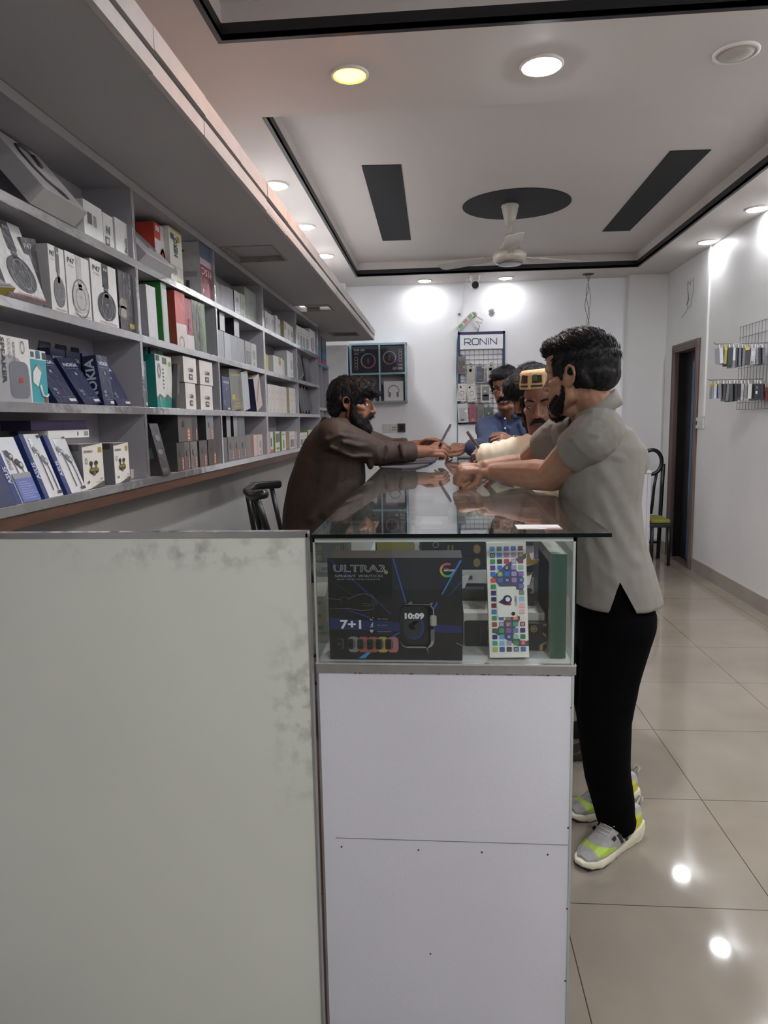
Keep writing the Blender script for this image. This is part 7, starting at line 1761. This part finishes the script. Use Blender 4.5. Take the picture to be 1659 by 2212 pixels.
npmesh('body', V, F, [SK4, LP4], lips_index(V, F, M4, 1.03), pd, pd.location)
eyes(M4, pd, 1.03, (0, 1, -.8)); brows(M4, pd, 1.03)
X4 = lambda x, y, z: M4 @ (Vector((x, y, z))*1.03); R4_ = M4.to_3x3(); H_ = Prims()
H_.ell(X4(0, -.026, .038), (.090, .110, .100), R4_); H_.ell(X4(0, .034, .072), (.078, .076, .056), R4_); H_.ell(X4(0, .080, .056), (.056, .030, .030), R4_)
for s_ in (-1, 1): H_.chain([X4(s_*.066, .040, .052), X4(s_*.076, .014, .015), X4(s_*.074, .010, -.03)], [.022, .014, .007])
hair_obj(H_, M4, pd, n=1200, ln=.032, flow=lambda l: (0, .9, -.5), lift=.2, seed=23, amp=.003)
B_ = Prims()
for s_ in (-1, 1):
    B_.chain([X4(0, .096, -.044), X4(s_*.020, .091, -.049), X4(s_*.036, .074, -.062)], [.007, .0075, .006]); B_.chain([X4(s_*.066, .016, -.055), X4(s_*.050, .042, -.092), X4(s_*.02, .070, -.112)], [.010, .014, .018])
hair_obj(B_, M4, pd, voxel=.003, smooth=3, amp=.001, n=500, ln=.009, flow=lambda l: (0, .4, -1), name='beard', r=.0007, lift=.5, zmin=-.2, m=M_beard, seed=29)
M_drk = mat('262b3c', .8, vary=.12, scale=16, bump=.2, bscale=260, spec=.25, name='dark_navy_cloth')
S_ = Prims(); S_.torso([(Vector((.65, 3.45, .70)), Xv*.15, Yv*.19), (Vector((.63, 3.45, .95)), Xv*.145, Yv*.19), (Vector((.60, 3.45, 1.15)), Xv*.14, Yv*.19), (Vector((.57, 3.45, 1.28)), Xv*.12, Yv*.18), (Vector((.55, 3.45, 1.35)), Xv*.08, Yv*.12)])
S_.chain([S4L, E4L], [.068, .058], n=18); S_.cap(E4L, E4L.lerp(W4L, .8), .058, .045, flat=True, n=18); S_.chain([S4R, E4R], [.068, .058], n=18); S_.cap(E4R, E4R.lerp(W4R, .8), .058, .045, flat=True, n=18)
V, F = S_.mesh(.008, 3); V = wrinkle(V, F, .004, 9, 14); npmesh('dark_shirt', V, F, M_drk, None, pd, pd.location)
T_ = Prims()
for dy in (-.1, .1): T_.chain([(.66, 3.45 + dy, .85), (.62, 3.45 + dy, .46), (.66, 3.47 + dy, .10)], [.11, .09, .075])
V, F = T_.mesh(.011, 3); npmesh('trousers', V, F, M_drk, None, pd, pd.location)
m = MB(); a = at(1103, 958, 3.12); m.prism([a, at(1108, 946, 3.10), at(1117, 939, 3.10), at(1119, 944, 3.12), at(1112, 954, 3.13)], (0, .012, .0), mat('8a5a44', .6)); m.prism([at(1104, 948, 3.095), at(1109, 940, 3.095), at(1112, 941, 3.10), at(1106, 952, 3.10)], (0, .004, 0), mat('c9c2b8', .6)); tag(m.build('paper_slip'), 'folded brown and white slip held by the bent dark haired person', 'paper')

# ---------------------------------------------------------------- man in the embroidered cap
SK5 = skin('755041', 'brown_skin_c'); LP5 = mat('5d3f38', .45)
pc = person('person in a patterned cap and cream shirt glancing toward the viewer', (.55, 2.80, 0))
M5 = hmat(at(1174, 877, 2.78), (-.36, -.92, -.10), roll=2)
P = Prims(); nb5 = at(1222, 950, 2.92); head_prims(P, M5, nb5, 1.04)
S5L, E5L, W5L = at(1234, 952, 2.72), at(1062, 990, 2.78), at(1048, 978, 3.02)
S5R, E5R, W5R = at(1235, 950, 3.08), at(1150, 1000, 3.10), at(1090, 985, 3.02)
P.cap(nb5, Vector((.58, 2.88, 1.15)), .06, .11); P.cap(Vector((.58, 2.88, 1.15)), Vector((.64, 2.88, .9)), .11, .11); P.cap(S5L, S5R, .05, .05)
P.chain([S5L, E5L, W5L], [.052, .042, .029]); P.chain([S5R, E5R, W5R], [.052, .042, .029])
hand(P, W5L, (-.35, .9, .05), (-.6, -.2, .75), False, [(45, 60, 35)]*4, k=1.0, spread=2)
hand(P, W5R, (-.95, .1, 0), (0, 0, 1), True, [(40, 55, 30)]*4, k=1.0, spread=2)
for dy in (-.1, .1): P.chain([(.66, 2.88 + dy, .88), (.62, 2.88 + dy, .46), (.66, 2.90 + dy, .08)], [.085, .055, .04])
V, F = P.mesh(.0034, 5); V = head_sculpt(V, F, M5, 1.04)
npmesh('body', V, F, [SK5, LP5], lips_index(V, F, M5, 1.04), pc, pc.location)
eyes(M5, pc, 1.04, (.28, 1, .02)); brows(M5, pc, 1.04, -.001)
X5 = lambda x, y, z: M5 @ (Vector((x, y, z))*1.04); R5_ = M5.to_3x3(); H_ = Prims()
H_.ell(X5(0, -.034, .026), (.082, .098, .080), R5_); H_.ell(X5(0, -.08, -.02), (.066, .045, .06), R5_)
for s_ in (-1, 1): H_.chain([X5(s_*.072, .02, .03), X5(s_*.075, .008, -.02)], [.012, .008])
hair_obj(H_, M5, pc, n=500, ln=.018, flow=lambda l: (0, -.2, -1), lift=.15, seed=31, zmin=-.2)
B_ = Prims()
for s_ in (-1, 1):
    B_.chain([X5(0, .0955, -.045), X5(s_*.018, .090, -.048), X5(s_*.034, .075, -.060)], [.0055, .006, .004])
    B_.chain([X5(s_*.072, .012, -.02), X5(s_*.064, .014, -.06), X5(s_*.050, .040, -.095), X5(s_*.02, .066, -.114)], [.005, .009, .009, .012])
hair_obj(B_, M5, pc, voxel=.003, smooth=3, amp=.001, n=400, ln=.008, flow=lambda l: (0, .4, -1), name='moustache', r=.0006, lift=.5, zmin=-.2, m=M_beard, seed=37)
# round cap with bands and panels
M_cap = mat('c0a47c', .85, vary=.1, scale=60, bump=.3, bscale=300, name='tan_cap_cloth'); M_cpd = mat('3b231c', .8, vary=.15); M_cpg = mat('3f5a40', .8, vary=.2); M_cpc = mat('d8b878', .8)
mb = MB(M5 @ Matrix.Scale(1.04, 4)); prof = [(0.0, 1.0), (.010, 1.015), (.028, 1.0), (.055, .955), (.066, .87)]
n_ = 48; z0 = .069; cxr_, cyr_ = .0885, .108; cyo = -.020
def cp(t, hgt, f, out=0.0): return (( cxr_*f + out)*math.cos(t), cyo + (cyr_*f + out)*math.sin(t), z0 + hgt - .16*(-(cyo + cyr_*f*math.sin(t)))*-.0)
V_ = []; F_ = []
for hgt, f in prof:
    for k in range(n_): V_.append(cp(2*math.pi*k/n_, hgt, f))
for i in range(len(prof) - 1):
    for k in range(n_): F_.append((i*n_ + k, i*n_ + (k+1) % n_, (i+1)*n_ + (k+1) % n_, (i+1)*n_ + k))
F_.append(tuple((len(prof)-1)*n_ + k for k in range(n_))); F_.append(tuple(reversed(range(n_))))
mb.add(V_, F_, M_cap, True); capo = mb.build('cap', pc)
def fa(hgt):
    for (h0, f0), (h1, f1) in zip(prof[:-1], prof[1:]):
        if h0 <= hgt <= h1: return f0 + (f1 - f0)*(hgt - h0)/(h1 - h0)
    return prof[-1][1]
mb = MB(M5 @ Matrix.Scale(1.04, 4))
for g in range(10):
    t0 = 2*math.pi*g/10 + .05
    for (a0, a1, h0, h1, mm) in ((.08, .48, .022, .050, M_cpd), (.12, .30, .030, .052, M_cpg if g % 2 == 0 else M_cpd), (.02, .50, .008, .015, M_cpd), (.535, .61, .0, .060, M_cpc)):
        Vq = []; o_ = .0012 if mm is not M_cpg else .0020
        for hgt in (h0, (h0 + h1)/2, h1):
            for j in range(5): Vq.append(cp(t0 + a0 + (a1 - a0)*j/4, hgt, fa(hgt), o_))
        mb.add(Vq, [(i*5 + j, i*5 + j + 1, (i+1)*5 + j + 1, (i+1)*5 + j) for i in range(2) for j in range(4)], mm)
mb.build('cap_embroidery', capo)
M_crm = mat('ddd3bd', .8, vary=.05, scale=16, bump=.2, bscale=240, spec=.25, name='cream_cloth')
S_ = Prims(); S_.torso([(Vector((.65, 2.88, .60)), Xv*.16, Yv*.20), (Vector((.63, 2.88, .95)), Xv*.145, Yv*.19), (Vector((.60, 2.88, 1.12)), Xv*.13, Yv*.19), (Vector((.57, 2.88, 1.24)), Xv*.11, Yv*.18), (Vector((.53, 2.89, 1.31)), Xv*.07, Yv*.12)])
S_.chain([S5L, S5L.lerp(E5L, .4), E5L], [.062, .060, .056], n=20); S_.cap(E5L, E5L.lerp(W5L, .85), .055, .044, flat=True, n=20); S_.chain([S5R, E5R], [.07, .06], n=18); S_.cap(E5R, E5R.lerp(W5R, .8), .06, .046, flat=True, n=18)
for k in range(6):
    c0 = S5L.lerp(E5L, .45 + .1*k); S_.chain([c0 + Vector((.012, -.045, .02)), c0 + Vector((0, -.01, .058)), c0 + Vector((-.012, .035, .044))], [.006, .008, .006])
V, F = S_.mesh(.0055, 3); V = soften(V, F, 3); V = wrinkle(V, F, .003, 12, 21, (2, 1, 1)); npmesh('cream_shirt', V, F, M_crm, None, pc, pc.location)
T_ = Prims()
for dy in (-.1, .1): T_.chain([(.66, 2.88 + dy, .80), (.62, 2.88 + dy, .46), (.66, 2.90 + dy, .10)], [.11, .09, .08])
V, F = T_.mesh(.011, 3); npmesh('trousers', V, F, M_crm, None, pc, pc.location)
a = at(1038, 973, 2.92); c_ = at(1019, 947, 2.98); up_ = (c_ - a).normalized(); view = (a - EYE).normalized(); nrm = up_.cross(view).normalized(); wd = (nrm.cross(up_) + nrm*.06).normalized(); nrm = wd.cross(up_).normalized()
Tp = Matrix((wd, nrm, up_)).transposed().to_4x4(); Tp.translation = (a + c_)/2
if Tp.determinant() < 0: Tp = Tp @ Matrix.Diagonal((-1, 1, 1, 1))
phone(Tp, .070, .12, .011, 'dark phone held over the cream sleeve on the glass top', '3a3632')
# plain shoes for the people behind
def plain_shoe(h, d, par, c='2a2422'):
    h = Vector(h); u = Vector(d).normalized(); s = Vector((0, 0, 1)).cross(u); Pq = Prims(); rings = []
    for a, w, zh in ((-.06, .026, .05), (.0, .036, .085), (.08, .037, .075), (.15, .042, .05), (.20, .036, .04), (.225, .015, .028)):
        rings.append([h + u*a + s*(-w), h + u*a + s*(-w*.9) + Vector((0, 0, zh*.7)), h + u*a + Vector((0, 0, zh)), h + u*a + s*(w*.9) + Vector((0, 0, zh*.7)), h + u*a + s*w])
    Pq.loft(rings); V, F = Pq.mesh(.006, 3); V[:, 2] = np.maximum(V[:, 2], 0.001); npmesh('shoe', V, F, mat(c, .5), None, par, par.location)
for par, x, y in ((pb_, .64, 4.47), (pd, .66, 3.47), (pc, .66, 2.90)):
    for dy in (-.1, .1): plain_shoe((x + .03, y + dy, 0), (-1, -.15, 0), par)
